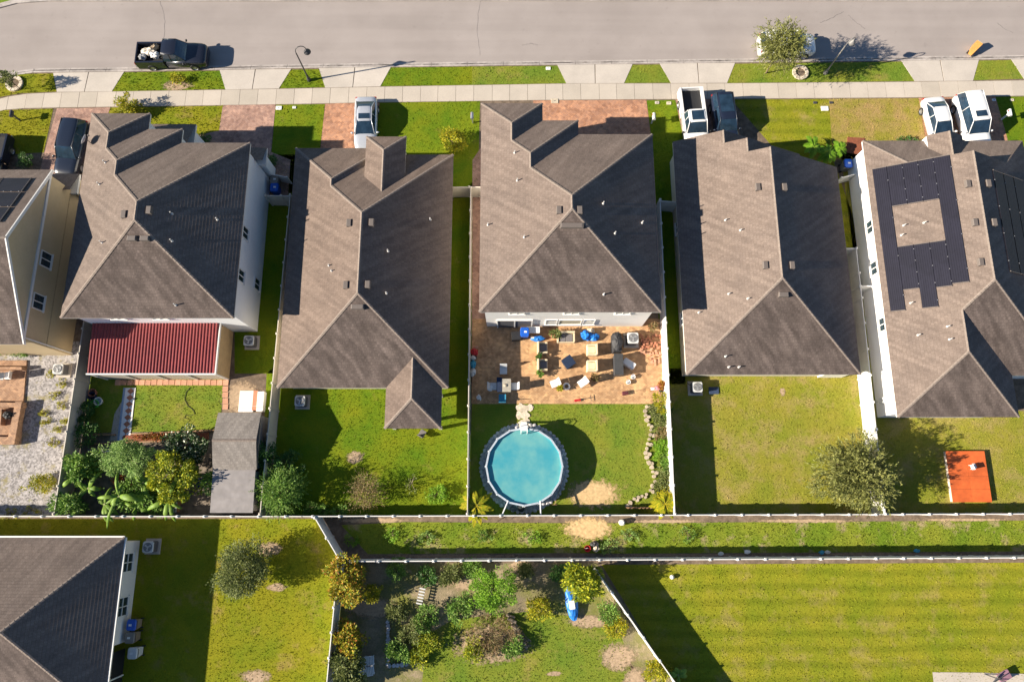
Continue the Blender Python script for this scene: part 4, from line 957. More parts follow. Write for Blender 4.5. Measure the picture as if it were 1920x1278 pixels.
mb = MB(); mb.box(((s_x1-s_x0)/2-.05, (s_y0+ly)/2-s_y0, .95), (s_x1-s_x0-.3, s_y0-ly-.2, 1.9)); mb.build('lean_to_wall', MATS['grey_siding'], sh.o)
# ================================================================== VEHICLES
TYRE = mat('tyre_rubber', (0.018, 0.018, 0.02), 0.8, 0.15, 12)
RIM = mat('alloy_rim', (0.45, 0.45, 0.47), 0.35, 0.1, 8, metal=0.8)
CGL = glass_mat('car_glass', (0.016, 0.034, 0.058), 0.03)  # sky reflection put into the glass colour as a blue tint
HEADL = mat('headlight_lens', (0.7, 0.72, 0.74), 0.15, 0.05, 5, spec=.7)
TAILL = mat('tail_light_lens', (0.4, 0.02, 0.02), 0.2, 0.05, 5, spec=.6)
BLKP = mat('black_plastic', (0.02, 0.02, 0.022), 0.6, 0.15, 9)
def paint(name, c, metal=0.0): return mat(name, c, 0.3, 0.03, 4, metal=metal, spec=0.5, coat=0.8)
def loft_body(st, zb=0.24):
    """stations (x, half width, top height) -> closed body shell with rounded shoulders"""
    mb = MB(); vs = []
    for x, w_, zt in st:
        sec = [(0.0, zt+.05), (w_*.5, zt+.045), (w_*.82, zt+.015), (w_*.95, zt-.05), (w_, zt-.17), (w_*1.0, .62 if zt > .8 else zt-.22), (w_*.985, .45), (w_*.93, zb), (0, zb-.02)]
        full = sec+[(-y, z) for y, z in sec[-2:0:-1]]
        vs += [(x, y, z) for y, z in full]
    k = 16; fs = []
    for i in range(len(st)-1):
        for j in range(k): fs.append((i*k+j, i*k+(j+1) % k, (i+1)*k+(j+1) % k, (i+1)*k+j))
    fs += [tuple(range(k-1, -1, -1)), tuple((len(st)-1)*k+j for j in range(k))]
    return mb.add(vs, fs)
def panel4(a, b, c, d, t, n=4, crown=0.03):
    """slightly crowned glass / sheet between four corners"""
    a, b, c, d = map(Vector, (a, b, c, d)); mb = MB(); nn = (b-a).cross(d-a).normalized(); vs = []
    for lay in (0, 1):
        for i in range(n+1):
            for j in range(n+1):
                u, v = i/n, j/n; p = (a*(1-u)+b*u)*(1-v)+(d*(1-u)+c*u)*v
                vs.append(p+nn*(crown*4*u*(1-u)*4*v*(1-v)*.6-(t if lay else 0)))
    N = (n+1)**2; fs = []
    for i in range(n):
        for j in range(n):
            q = (i*(n+1)+j, (i+1)*(n+1)+j, (i+1)*(n+1)+j+1, i*(n+1)+j+1); fs.append(q); fs.append(tuple(N+k for k in q[::-1]))
    return mb.add(vs, fs)
def vehicle(name, label, cat, c, yaw, kind, pm, L=4.7, W=1.85, Ht=1.46, sunroof=None, roofm=None, group=None, bed=None):
    root = thing(name, label, cat, (c[0], c[1], c[2] if len(c) > 2 else 0.03), yaw, group); hw = W/2
    if kind == 'sedan':
        st = [(-.5, .74, .72), (-.485, .86, .86), (-.45, .94, .95), (-.36, .985, .97), (-.2, 1, .93), (.1, 1, .92), (.26, .99, .89), (.38, .965, .82), (.45, .9, .75), (.485, .8, .66), (.5, .66, .58)]
        cb = dict(rb=-.40, rr=-.23, rf=.03, cf=.24, zb=.95, zc=.90)
    elif kind == 'suv':
        st = [(-.5, .70, .80), (-.495, .82, .96), (-.48, .92, 1.05), (-.43, .98, 1.07), (-.2, 1, 1.05), (.15, 1, 1.04), (.3, .99, 1.02), (.40, .965, .98), (.455, .91, .92), (.485, .80, .82), (.5, .62, .70)]
        cb = dict(rb=-.485, rr=-.43, rf=.06, cf=.22, zb=1.07, zc=1.03)
    else:
        st = [(-.06, .985, 1.08), (.2, 1, 1.10), (.32, .99, 1.10), (.42, .97, 1.05), (.465, .92, 1.0), (.49, .82, .92), (.5, .66, .80)]
        cb = dict(rb=-.09, rr=-.065, rf=.12, cf=.235, zb=1.1, zc=1.08)
    st = [(x*L, w_*hw, z) for x, w_, z in st]
    loft_body(st, .3 if kind == 'pickup' else .24).build('body', pm, root, smooth=True)
    X = {k: v*L for k, v in cb.items() if k in ('rb', 'rr', 'rf', 'cf')}; zb, zc = cb['zb'], cb['zc']
    bw, rw = hw*.88, hw*(.66 if kind == 'sedan' else .72); zt = Ht
    # roof skin with pillars
    rm = MB(); ns = 9; vs = []; fs = []
    for i in range(ns):                                  # rounded, crowned roof skin
        u = i/(ns-1); e = abs(2*u-1); x = X['rr']+(X['rf']-X['rr'])*u+(.05 if i == ns-1 else (-.05 if i == 0 else 0)); wv = rw*(1.0-.10*e**5); zc_ = zt-.045*e**3
        for y, dz in ((-1, -.085), (-.97, -.045), (-.8, -.012), (-.4, .0), (0, .006), (.4, 0), (.8, -.012), (.97, -.045), (1, -.085)): vs.append((x, y*wv, zc_+dz-.004))
    for i in range(ns-1):
        for j in range(8): fs.append((i*9+j, (i+1)*9+j, (i+1)*9+j+1, i*9+j+1))
    rm.add(vs, fs)
    for s_ in (-1, 1):
        rm.tube([(X['cf'], s_*bw*.97, zc-.02), (X['rf'], s_*rw*.98, zt-.07), (X['rr'], s_*rw, zt-.07), (X['rb'], s_*bw*.95, zb-.02)], .036, 6)
        xm = (X['rf']+X['rr'])/2; rm.tube([(xm, s_*rw, zt-.07), (xm, s_*bw*.985, zb-.04)], .026, 6)
    rf = rm.build('roof', roofm or pm, root, smooth=True)
    if sunroof:
        a, b, f = sunroof; x0 = X['rf']+(X['rr']-X['rf'])*a; x1 = X['rf']+(X['rr']-X['rf'])*b
        panel4((x1, -rw*f, zt+.008), (x0, -rw*f, zt+.008), (x0, rw*f, zt+.008), (x1, rw*f, zt+.008), .02, 4, .01).build('sunroof', CGL, rf)
    panel4((X['rf'], -rw*.96, zt-.06), (X['cf'], -bw*.98, zc), (X['cf'], bw*.98, zc), (X['rf'], rw*.96, zt-.06), .02, 5, .06).build('windshield', CGL, root)
    panel4((X['rb'], -bw*.94, zb), (X['rr'], -rw*.96, zt-.06), (X['rr'], rw*.96, zt-.06), (X['rb'], bw*.94, zb), .02, 5, .05).build('rear_window', CGL, root)
    xm = (X['rf']+X['rr'])/2; xb = (X['cf']+X['rb'])/2
    for s_ in (-1, 1):
        for (xa0, xa1, ya0, ya1) in ((X['rb']+.03, xm, X['rr'], xm), (xm, X['cf']-.05, xm, X['rf'])):
            q = [(xa0, s_*bw*.99, zb-.03), (xa1, s_*bw*.99, zb-.03), (ya1, s_*rw*.99, zt-.08), (ya0, s_*rw*.99, zt-.08)]
            if s_ > 0: q = q[::-1]
            panel4(*q, .015, 3, .0).build('side_window', CGL, root)
        mb = MB(); mb.blob((X['cf']-.18, s_*(hw+.11), zc+.02), (.09, .13, .085), 3, 8, 5, .05); mb.build('side_mirror', pm if kind != 'pickup' else BLKP, root, smooth=True)
        mb = MB(); mb.blob((L*.455, s_*hw*.74, st[-2][2]-.08), (.14, .16, .09), 2, 8, 5, .03); mb.build('headlight', HEADL, root, smooth=True)
        zr = .85 if kind == 'sedan' else 1.0; mb = MB(); mb.box((-L*(.503 if kind == 'pickup' else .478), s_*hw*(.9 if kind == 'pickup' else .80), zr-.08), (.08, .14, .26) if kind == 'pickup' else (.12, .22, .22 if kind != 'sedan' else .14)); mb.build('tail_light', TAILL, root)
    wr = .33 if kind == 'sedan' else .38
    tm = MB(); tm.lathe([(wr*.6, -.11), (wr*.93, -.11), (wr, -.07), (wr, .07), (wr*.93, .11), (wr*.6, .11)], n=20, axis='y'); tme = tm.mesh('wheel'); tme.materials.append(TYRE)
    im = MB(); im.lathe([(0.0, .08), (wr*.25, .09), (wr*.55, .07), (wr*.62, .1), (wr*.62, -.1), (wr*.55, -.07), (wr*.25, -.09), (0, -.08)], n=10, axis='y'); ime = im.mesh('rim'); ime.materials.append(RIM)
    for xf in (-.30, .31):
        for s_ in (-1, 1):
            wo_ = link('wheel', tme, root, (xf*L, s_*(hw-.085), wr-.01)); link('rim', ime, wo_, (0, 0, 0))
    if kind == 'pickup':
        x0, x1 = -.5*L, -.085*L; xc = (x0+x1)/2; ln = x1-x0; bz = 1.14
        mb = MB(); mb.box((xc, 0, .68), (ln, W*.94, .10)); mb.build('bed_floor', BLKP, root)
        for s_ in (-1, 1):
            mb = MB(); mb.box((xc, s_*(hw-.09), (bz+.34)/2), (ln, .16, bz-.34), taper=.985); mb.box((xc, s_*(hw-.09), bz+.015), (ln*.98, .14, .03)); mb.build('bed_side', pm, root)
        mb = MB(); mb.box((x0+.04, 0, .88), (.09, W*.84, .5)); mb.build('tailgate', pm, root)
        mb = MB(); mb.box((x0-.06, 0, .55), (.16, W*.92, .16)); mb.build('bumper', RIM, root)
        mb = MB(); mb.box((x1-.02, 0, .9), (.08, W*.84, .5)); mb.build('bed_front', pm, root)
    else:
        for e in (-1, 1):
            mb = MB(); mb.box((e*L*.492, 0, .45), (.07, W*.62, .2)); mb.build('bumper', pm, root)
    for x in ((X['rb']+X['cf'])/2+.1, (X['rb']+X['cf'])/2-1.0):
        for s_ in (-1, 1):
            mb = MB(); mb.box((x, s_*(hw+.005), zb-.19), (.16, .03, .035)); mb.build('door_handle', BLKP if kind == 'pickup' else pm, root)
    return root
SOUTH, EAST = -math.pi/2, 0.0
BLUEK = paint('midnight_paint', (0.012, 0.014, 0.024)); WHT = paint('white_paint', (0.78, 0.77, 0.75)); SIL = paint('silver_paint', (0.50, 0.52, 0.56), .3)
DBL = paint('dark_blue_paint', (0.010, 0.014, 0.026)); DB2 = paint('slate_blue_paint', (0.012, 0.017, 0.034)); GRN = paint('black_green_paint', (0.014, 0.016, 0.014))
pt = vehicle('pickup_truck', 'black pickup truck with debris in its bed parked at the kerb', 'pickup truck', (*P(331, 113)[:2], -0.07), R(0.5), 'pickup', BLUEK, 5.8, 2.0, 1.92)
# load in its bed, each piece its own thing
for i, (x, y, z, sx, sy, l, c) in enumerate([(-1.9, .15, .98, .55, .35, 'crumpled cream tarp sheet lying in the black pickup bed', (.7, .62, .5)), (-1.35, -.2, 1.0, .4, .3, 'white sack in the front of the black pickup bed', (.75, .72, .68)), (-2.35, -.35, .95, .35, .25, 'grey bundle by the tailgate of the black pickup bed', (.3, .3, .3)), (-1.5, .5, .95, .4, .2, 'tan cardboard piece in the black pickup bed', (.5, .38, .25))]):
    mb = MB(); mb.blob((0, 0, 0), (sx, sy, .24), i, 12, 6, .35); o = mb.build('bed_load', mat('load_%d' % i, c, .8, .2, 4, bstr=.5), None, (pt.location.x+x, pt.location.y+y, z-.07), .3*i); tag(o, l, 'load', 'load in the black pickup bed')
vehicle('sport_utility_vehicle', 'white sport utility vehicle parked at the kerb under the street tree', 'car', (*P(1470, 93)[:2], -0.07), R(0.4), 'suv', WHT, 4.75, 1.9, 1.72)
vehicle('sedan', 'silver sedan with a sunroof on the orange paver driveway', 'car', P(689, 240)[:], SOUTH+R(1.5), 'sedan', SIL, 4.75, 1.86, 1.45, sunroof=(.12, .5, .72))
vehicle('pickup_truck', 'white pickup truck with a dark roof panel and open bed', 'pickup truck', P(1297, 236)[:], SOUTH+R(3.5), 'pickup', WHT, 5.7, 1.98, 1.9, sunroof=(.12, .9, .68))
vehicle('sport_utility_vehicle', 'dark blue sport utility vehicle beside the white pickup truck', 'car', P(1354, 237)[:], SOUTH+R(4), 'suv', DB2, 4.8, 1.85, 1.75, sunroof=(.25, .9, .8))
vehicle('sedan', 'white sedan beside the white sport utility vehicle', 'car', P(1751, 240)[:], SOUTH+R(6), 'sedan', WHT, 4.7, 1.85, 1.44)
vehicle('sport_utility_vehicle', 'white sport utility vehicle with a small sunroof beside the white sedan', 'car', P(1813, 240)[:], SOUTH+R(6), 'suv', WHT, 5.2, 2.0, 1.9, sunroof=(.1, .3, .6))
vehicle('sport_utility_vehicle', 'dark sport utility vehicle on the faded paver driveway', 'car', P(145, 287)[:], SOUTH-R(4.5), 'suv', DBL, 4.9, 1.9, 1.8)
vehicle('pickup_truck', 'dark pickup truck with white bed rails by the beige gable house', 'pickup truck', P(-2, 322)[:], SOUTH-R(3), 'pickup', BLUEK, 5.6, 1.95, 1.85)
# ================================================================== PLANTS
BARK = mat('bark', (0.16, 0.115, 0.08), 0.95, 0.3, 9, bstr=.6, spec=.1)
PALEBARK = mat('pale_bark', (0.30, 0.24, 0.18), 0.95, 0.3, 9, bstr=.6, spec=.1)
L_OLIVE = leaf_mat('olive_leaves', [(0.049, 0.074, 0.017), (0.107, 0.133, 0.032), (0.178, 0.207, 0.058), (0.266, 0.285, 0.108), (0.133, 0.162, 0.041)])
L_WISP = leaf_mat('wispy_olive_leaves', [(0.09, 0.10, 0.025), (0.17, 0.175, 0.05), (0.25, 0.25, 0.075), (0.33, 0.33, 0.11), (0.17, 0.19, 0.045)])
L_GREEN = leaf_mat('green_leaves', [(0.06, 0.138, 0.019), (0.12, 0.24, 0.036), (0.192, 0.324, 0.054), (0.3, 0.408, 0.096)])
L_DARK = leaf_mat('dark_leaves', [(0.035, 0.099, 0.023), (0.068, 0.167, 0.035), (0.138, 0.235, 0.059)], .4)
L_LIME = leaf_mat('lime_leaves', [(0.115, 0.253, 0.014), (0.184, 0.356, 0.023), (0.287, 0.437, 0.046)])
L_YEL = leaf_mat('yellow_leaves', [(0.172, 0.23, 0.011), (0.391, 0.38, 0.017), (0.529, 0.414, 0.023), (0.103, 0.172, 0.014)])
L_CROTON = leaf_mat('croton_leaves', [(0.066, 0.132, 0.016), (0.397, 0.397, 0.026), (0.555, 0.344, 0.039), (0.212, 0.291, 0.026), (0.503, 0.159, 0.039)])
L_GOLD = leaf_mat('golden_green_leaves', [(0.075, 0.14, 0.015), (0.244, 0.3, 0.019), (0.562, 0.525, 0.027), (0.131, 0.206, 0.019)])
L_FERN = leaf_mat('ferny_leaves', [(0.169, 0.29, 0.067), (0.241, 0.375, 0.097), (0.338, 0.459, 0.145)])
L_BROWN = leaf_mat('dry_brown_leaves', [(0.192, 0.114, 0.054), (0.324, 0.204, 0.108), (0.144, 0.156, 0.036), (0.42, 0.312, 0.18)])
L_WHITE = leaf_mat('pale_dotted_leaves', [(0.03, 0.07, 0.02), (0.04, 0.09, 0.025), (0.05, 0.10, 0.03), (0.6, 0.62, 0.45)], .35)
L_RED = leaf_mat('red_leaves', [(0.30, 0.04, 0.02), (0.42, 0.10, 0.02), (0.15, 0.12, 0.02), (0.40, 0.25, 0.02)])
def leaves(n, rad, size, clumps, clr, seed, flat=0.35, aspect=0.45, droop=0.0):
    r_ = np.random.default_rng(seed)
    d = r_.normal(size=(clumps, 3)); d /= np.linalg.norm(d, axis=1)[:, None]; rr = r_.uniform(0.35, 1.0, clumps)**0.6
    az = np.arctan2(d[:, 1], d[:, 0]); lump = 1+.2*np.sin(2*az+seed)+.15*np.sin(5*az+3*seed)
    cc = d*(rr*lump)[:, None]*np.array(rad); cc[:, 2] = np.where(cc[:, 2] < -rad[2]*.55, cc[:, 2]*.4, cc[:, 2])
    wgt = r_.uniform(0.4, 1.6, clumps); wgt /= wgt.sum()
    ci = r_.choice(clumps, n, p=wgt); cs = clr*r_.uniform(.6, 1.35, clumps)
    g = r_.normal(size=(n, 3)); g /= np.linalg.norm(g, axis=1)[:, None]
    p = cc[ci]+g*(cs[ci]*r_.uniform(0.1, 1, n)**.45)[:, None]
    out = p.copy(); out /= (np.linalg.norm(out, axis=1)[:, None]+1e-6)
    a = g*.6+out*.5+r_.normal(size=(n, 3))*.5; a[:, 2] *= (1-flat); a[:, 2] -= droop; a /= np.linalg.norm(a, axis=1)[:, None]
    up = r_.normal(size=(n, 3))*.6+np.array([0, 0, 1.0]); b = np.cross(a, up); b /= (np.linalg.norm(b, axis=1)[:, None]+1e-6)
    s = size*r_.uniform(.6, 1.3, n); L = s[:, None]*a; Wd = (s*aspect*.5)[:, None]*b
    v = np.stack([p, p+L*.5+Wd, p+L, p+L*.5-Wd], 1).reshape(-1, 3)
    return v, np.arange(n*4).reshape(-1, 4), cc
def sprays(K, per, rad, size, seed, up=.25, droop=.35, aspect=.28, ln=.8):
    """feathery crown: twigs shooting outwards, leaves along each twig"""
    r_ = np.random.default_rng(seed); d = r_.normal(size=(K, 3)); d /= np.linalg.norm(d, axis=1)[:, None]
    lump = 1+.12*np.sin(3*np.arctan2(d[:, 1], d[:, 0])+seed)+.10*np.sin(5*np.arctan2(d[:, 1], d[:, 0])+2*seed)
    st = d*(r_.uniform(.15, .82, K)**.7*lump)[:, None]*np.array(rad); st[:, 2] = np.maximum(st[:, 2], -rad[2]*.6)
    dr = d*.8+r_.normal(size=(K, 3))*.35+np.array([0, 0, up]); dr /= np.linalg.norm(dr, axis=1)[:, None]; L = ln*r_.uniform(.5, 1.2, K)
    t = np.tile(np.linspace(.1, 1, per), K); k = np.repeat(np.arange(K), per); n = K*per
    p = st[k]+dr[k]*(L[k]*t)[:, None]; p[:, 2] -= droop*L[k]*t*t
    a = dr[k]*.9+r_.normal(size=(n, 3))*.45; a[:, 2] -= .25; a /= np.linalg.norm(a, axis=1)[:, None]
    b = np.cross(a, r_.normal(size=(n, 3))*.6+np.array([0, 0, 1.0])); b /= (np.linalg.norm(b, axis=1)[:, None]+1e-6)
    s_ = size*r_.uniform(.6, 1.3, n); A = s_[:, None]*a; W_ = (s_*aspect*.5)[:, None]*b
    return np.stack([p, p+A*.5+W_, p+A, p+A*.5-W_], 1).reshape(-1, 3), np.arange(n*4).reshape(-1, 4), st[r_.permutation(K)[:60]]+dr[:60]*.3
def plant(name, label, cat, px, py, zc, rad, m, n=2500, size=.16, clumps=40, clr=.4, seed=1, trunk=.08, bark=BARK, group=None, flat=.35, aspect=.45, droop=0.0, base=None, spray=None):
    c = P(px, py, zc); r3 = rad if isinstance(rad, tuple) else (rad, rad, rad*.8)
    root = thing(name, label, cat, (c.x, c.y, 0), 0, group)
    v, f, cc = leaves(n, r3, size, clumps, clr, seed, flat, aspect, droop) if not spray else sprays(spray, max(4, n//spray), r3, size, seed, droop=.35+droop)
    if spray:                                   # denser leaf clumps inside the feathery shell
        v2, f2, _ = leaves(n//4, tuple(a*.66 for a in r3), size, clumps, clr, seed+1, flat, aspect, droop); f = np.concatenate([f, f2+len(v)]); v = np.concatenate([v, v2])
    v = v+np.array([0, 0, zc]); v[:, 2] = np.maximum(v[:, 2], 0.02)
    link('crown' if cat == 'tree' else 'foliage', np_mesh('crown', v, f, m), root)
    mb = MB(); top = max(.15, zc-r3[2]*.35)
    if trunk: mb.tube([(0, 0, -.1), (trunk*.3, trunk*.2, top*.5), (0, 0, top)], [trunk, trunk*.75, trunk*.55], 8)
    idx = np.random.default_rng(seed).permutation(len(cc))[:9]
    for k in idx:
        t = cc[k]; e = Vector((t[0], t[1], max(.1, zc+t[2]))); s_ = Vector((0, 0, top*random.uniform(.6, 1)))
        md = (s_+e)/2+Vector((0, 0, .12)); mb.tube([s_, md, e], [max(.015, trunk*.4), max(.012, trunk*.28), .008], 5)
    mb.build('trunk' if cat == 'tree' else 'stems', bark, root)
    return root
def banana(label, px, py, h, n, ln, seed, m=None, wd=.34):
    rr = random.Random(seed); c = P(px, py, h); root = thing('banana_plant', label, 'banana plant', (c.x, c.y, 0), 0, 'banana plants')
    mb = MB(); mb.tube([(0, 0, -.05), (.02, 0, h*.5), (0, 0, h)], [.14, .11, .08], 10); mb.build('stem', mat('banana_stem', (0.20, 0.22, 0.07), .7, .25, 6), root)
    for i in range(n):
        a = 2*math.pi*i/n+rr.uniform(-.75, .75); L = ln*rr.uniform(.4, 1.15); w_ = wd*rr.uniform(.6, 1.0); mb = MB(); vs = []; k = 9; rise = rr.uniform(.25, .7)
        for j in range(k+1):
            t = j/k; x = L*(t*.95); z = rise*math.sin(t*2.2)*L*.55-t*t*L*.35
            ww = w_*.5*(math.sin(math.pi*min(1, t*.9+.08))**.6)*(1 if t < .97 else .1)+.015
            for s_, dz in ((-1, -.10*ww/w_), (0, .06), (1, -.10*ww/w_)):
                y = s_*ww*(1+rr.uniform(-.12, .12)); vs.append((x*math.cos(a)-y*math.sin(a), x*math.sin(a)+y*math.cos(a), h-.1+z+dz))
        fs = []
        for j in range(k):
            for q in (0, 1): fs.append((j*3+q, j*3+q+1, j*3+q+4, j*3+q+3))
        mb.add(vs, fs); mb.build('leaf', m or MATS['banana_leaf'], root, smooth=True)
    return root
bl_m, bnt, bb = nodes_mat('banana_leaf'); MATS['banana_leaf'] = bl_m
bn_ = noise(bnt, 3.0, 4); br_ = ramp(bnt, [(.3, (0.09, 0.17, 0.018)), (.7, (0.21, 0.32, 0.04))]); bnt.links.new(bn_.outputs[0], br_.inputs[0]); bnt.links.new(br_.outputs[0], bb.inputs[0])
bb.inputs['Roughness'].default_value = .55; bb.inputs['Specular IOR Level'].default_value = .25
def palm(label, px, py, zc, n, ln, m, seed, trunk=.09, nm='palm', leaflet=.3, base_z=None):
    rr = random.Random(seed); c = P(px, py, zc); root = thing(nm, label, 'palm', (c.x, c.y, 0))
    mb = MB(); mb.tube([(0, 0, -.05), (0, 0, zc)], [trunk*1.3, trunk], 9); mb.build('trunk', PALEBARK, root)
    for i in range(n):
        a = 2*math.pi*i/n+rr.uniform(-.3, .3); L = ln*rr.uniform(.75, 1.1); up = rr.uniform(.15, .9); mb = MB(); pts = []
        for j in range(9):
            t = j/8; pts.append(Vector((L*t*.92*math.cos(a), L*t*.92*math.sin(a), zc+L*(up*t-.85*t*t))))
        mb.tube(pts, [.02*(1-.7*j/8) for j in range(9)], 5)
        for j in range(22):
            t = .12+.86*j/21; q = pts[min(7, int(t*8))].lerp(pts[min(8, int(t*8)+1)], t*8-int(t*8)); ll = leaflet*math.sin(math.pi*(.15+.8*t))
            for s_ in (-1, 1):
                b = a+s_*(1.0-.35*t); e = q+Vector((ll*math.cos(b), ll*math.sin(b), -.12*ll)); w_ = .022
                sd = Vector((-math.sin(b), math.cos(b), 0))*w_
                mb.add([q-sd, q+sd, q.lerp(e, .6)+sd, e, q.lerp(e, .6)-sd], [(0, 1, 2, 3, 4)])
        mb.build('frond', m, root)
    return root
# street and yards
plant('street_tree', 'feathery olive street tree beside the white car at the kerb', 'tree', 1468, 84, 3.7, (1.95, 2.05, 1.4), L_WISP, 11000, .17, 90, .42, 1, .07, spray=800)
plant('young_tree', 'small young tree inside the round stone ring', 'tree', 14, 147, 1.6, (.65, .6, .6), L_OLIVE, 900, .16, 18, .25, 2, .04)
plant('low_shrub', 'little dry shrub in the verge beside the black pickup truck', 'shrub', 331, 147, .35, (.55, .4, .3), L_YEL, 500, .14, 12, .2, 3, .02)
plant('weeping_tree', 'feathery weeping tree leaning over the white fence beside the orange deck yard', 'tree', 1606, 888, 2.7, (3.1, 2.6, 1.7), L_WISP, 15000, .20, 120, .55, 4, .10, droop=.2, spray=1000)
plant('round_tree', 'rounded olive tree standing alone in the corner house yard', 'tree', 455, 1068, 1.9, (1.85, 1.6, 1.2), L_OLIVE, 13000, .14, 150, .55, 5, .09)
plant('large_shrub', 'large dark green shrub in the fence corner behind the rear wing house', 'shrub', 527, 922, 1.7, (1.5, 1.75, 1.3), L_GREEN, 7000, .16, 70, .4, 6, .07, spray=600)
plant('leggy_shrub', 'leggy dark shrub against the tan fence above the large green shrub', 'shrub', 540, 868, .9, (1.3, .9, .7), L_DARK, 1600, .15, 26, .3, 7, .03)
plant('wall_shrub', 'narrow green shrub climbing the tan fence beside the shed', 'shrub', 497, 850, 1.5, (.5, .95, .7), L_DARK, 1500, .16, 22, .3, 8, .03)
plant('brown_shrub', 'brown dried shrub in the middle of the vivid green lawn', 'shrub', 686, 922, 1.1, (1.15, 1.25, .9), L_BROWN, 3000, .12, 50, .35, 9, .05, spray=420)
plant('sapling', 'thin pale sapling with few leaves beside the brown shrub', 'sapling', 770, 905, 1.4, (.6, .9, 1.0), L_OLIVE, 90, .12, 10, .2, 10, .03, PALEBARK)
plant('low_shrub', 'low lime green shrub near the west side of the pool fence', 'shrub', 820, 925, .4, (.8, .6, .35), L_LIME, 900, .14, 20, .25, 11, .03)
for i, (x, y) in enumerate(((582, 952), (604, 958), (640, 957))): plant('low_shrub', 'low green shrub along the long fence beneath the large green shrub', 'shrub', x, y, .4, (.5, .35, .35), L_GREEN, 420, .14, 10, .2, 12+i, .02, group='low shrubs along the long fence')
plant('round_bush', 'rounded yellow green bush on the vivid green front lawn', 'shrub', 846, 262, .8, (1.05, 1.0, .75), L_YEL, 2600, .15, 40, .3, 16, .05)
plant('yellow_shrub', 'yellow green shrub spilling onto the sidewalk beside the stepped white house', 'shrub', 240, 200, .7, (1.3, .75, .6), L_YEL, 2200, .17, 34, .3, 17, .04)
plant('round_bush', 'small clipped dark bush beside the dark pickup with white rails', 'shrub', 46, 302, .6, (.55, .5, .5), L_DARK, 1200, .10, 22, .2, 18, .04)
plant('entry_bush', 'small bush by the white house entrance wall', 'shrub', 510, 298, .6, (.35, .45, .4), L_DARK, 600, .12, 12, .2, 19, .03)
plant('entry_bush', 'dark bush at the edge of the pink paver driveway', 'shrub', 385, 258, .5, (.5, .4, .4), L_DARK, 600, .12, 12, .2, 20, .03)
for i, (x, y, s_) in enumerate(((1525, 276, .9), (1552, 286, 1.0), (1575, 280, .7))): palm(['lime green palm at the dry lawn edge nearest the stepped gables', 'lime green palm in the middle of the front bed', 'lime green palm beside the red mulch bed'][i], x, y, .9*s_, 9, 1.15*s_, L_LIME, 30+i, .06, leaflet=.34)
plant('edge_shrub', 'thin dark shrub line at the solar house front lawn', 'shrub', 1700, 262, .3, (.9, .25, .25), L_DARK, 500, .12, 16, .15, 34, .02)
# banana garden
plant('ferny_tree', 'pale green ferny tree in the banana garden', 'tree', 236, 858, 2.2, (1.55, 1.35, 1.0), L_FERN, 9000, .13, 90, .35, 40, .06)
plant('golden_tree', 'golden green bushy tree in the banana garden beside the shed', 'tree', 326, 893, 2.2, (1.9, 1.75, 1.3), L_GOLD, 6500, .19, 60, .38, 41, .08, aspect=.6)
plant('pale_flower_shrub', 'dark glossy shrub dotted with pale leaves north of the golden tree', 'shrub', 350, 833, 1.3, (1.7, .85, .8), L_WHITE, 3000, .18, 44, .4, 42, .05, aspect=.6)
plant('leafy_shrub', 'broad leafed green shrub against the gravel yard fence', 'shrub', 158, 868, 1.4, (1.1, 1.1, .9), L_GREEN, 1800, .26, 34, .4, 43, .05, aspect=.6)
plant('leafy_shrub', 'dark shrub by the fence above the banana garden', 'shrub', 163, 812, .8, (.7, .8, .6), L_DARK, 1000, .18, 20, .3, 44, .04)
plant('leafy_shrub', 'dark potted foliage along the shaded fence', 'shrub', 160, 770, .7, (.5, 1.0, .5), L_DARK, 900, .16, 20, .25, 45, .03)
plant('leafy_shrub', 'bright green shrub between the golden tree and the shed wall', 'shrub', 402, 905, 1.3, (.75, .85, .8), L_GREEN, 1800, .16, 28, .3, 46, .04)
plant('corner_shrub', 'green shrub spilling over the long fence at the garden corner', 'shrub', 128, 945, 1.5, (1.2, .55, .7), L_GREEN, 1600, .2, 26, .35, 47, .04)
plant('undergrowth', 'tangle of green undergrowth below the banana leaves', 'shrub', 262, 930, .8, (2.6, 1.0, .6), L_GREEN, 4000, .2, 60, .4, 48, .03)
for i, a in enumerate((('tall banana plant with long curling leaves beside the gravel yard fence', 222, 930, 2.1, 9, 2.2, 61), ('banana plant with drooping leaves hanging over the long fence', 315, 938, 1.8, 8, 1.8, 62), ('smaller banana plant in the corner by the long fence', 165, 915, 1.5, 7, 1.4, 63), ('banana plant below the pale ferny tree', 268, 905, 1.5, 6, 1.4, 64), ('banana plant with upright leaves beside the tall one', 195, 945, 1.4, 6, 1.5, 72), ('banana plant in the middle of the fence side tangle', 255, 950, 1.3, 6, 1.3, 73), ('young banana plant beside the gravel yard fence', 140, 895, 1.7, 6, 1.2, 74))): banana(*a)
plant('red_flower_bed', 'red and orange low plants in the brick edged bed', 'flower bed', 300, 819, .25, (1.9, .22, .2), L_RED, 1500, .12, 40, .18, 65, 0)
plant('red_flower_bed', 'reddish bromeliads under the ferny tree', 'flower bed', 222, 905, .35, (.6, .6, .25), L_RED, 500, .16, 14, .2, 66, 0)
plant('climber', 'green shrub on the east face of the tan fence beside the shed', 'shrub', 497, 905, 1.0, (.35, 1.5, .8), L_GREEN, 1800, .17, 30, .3, 67, .03)
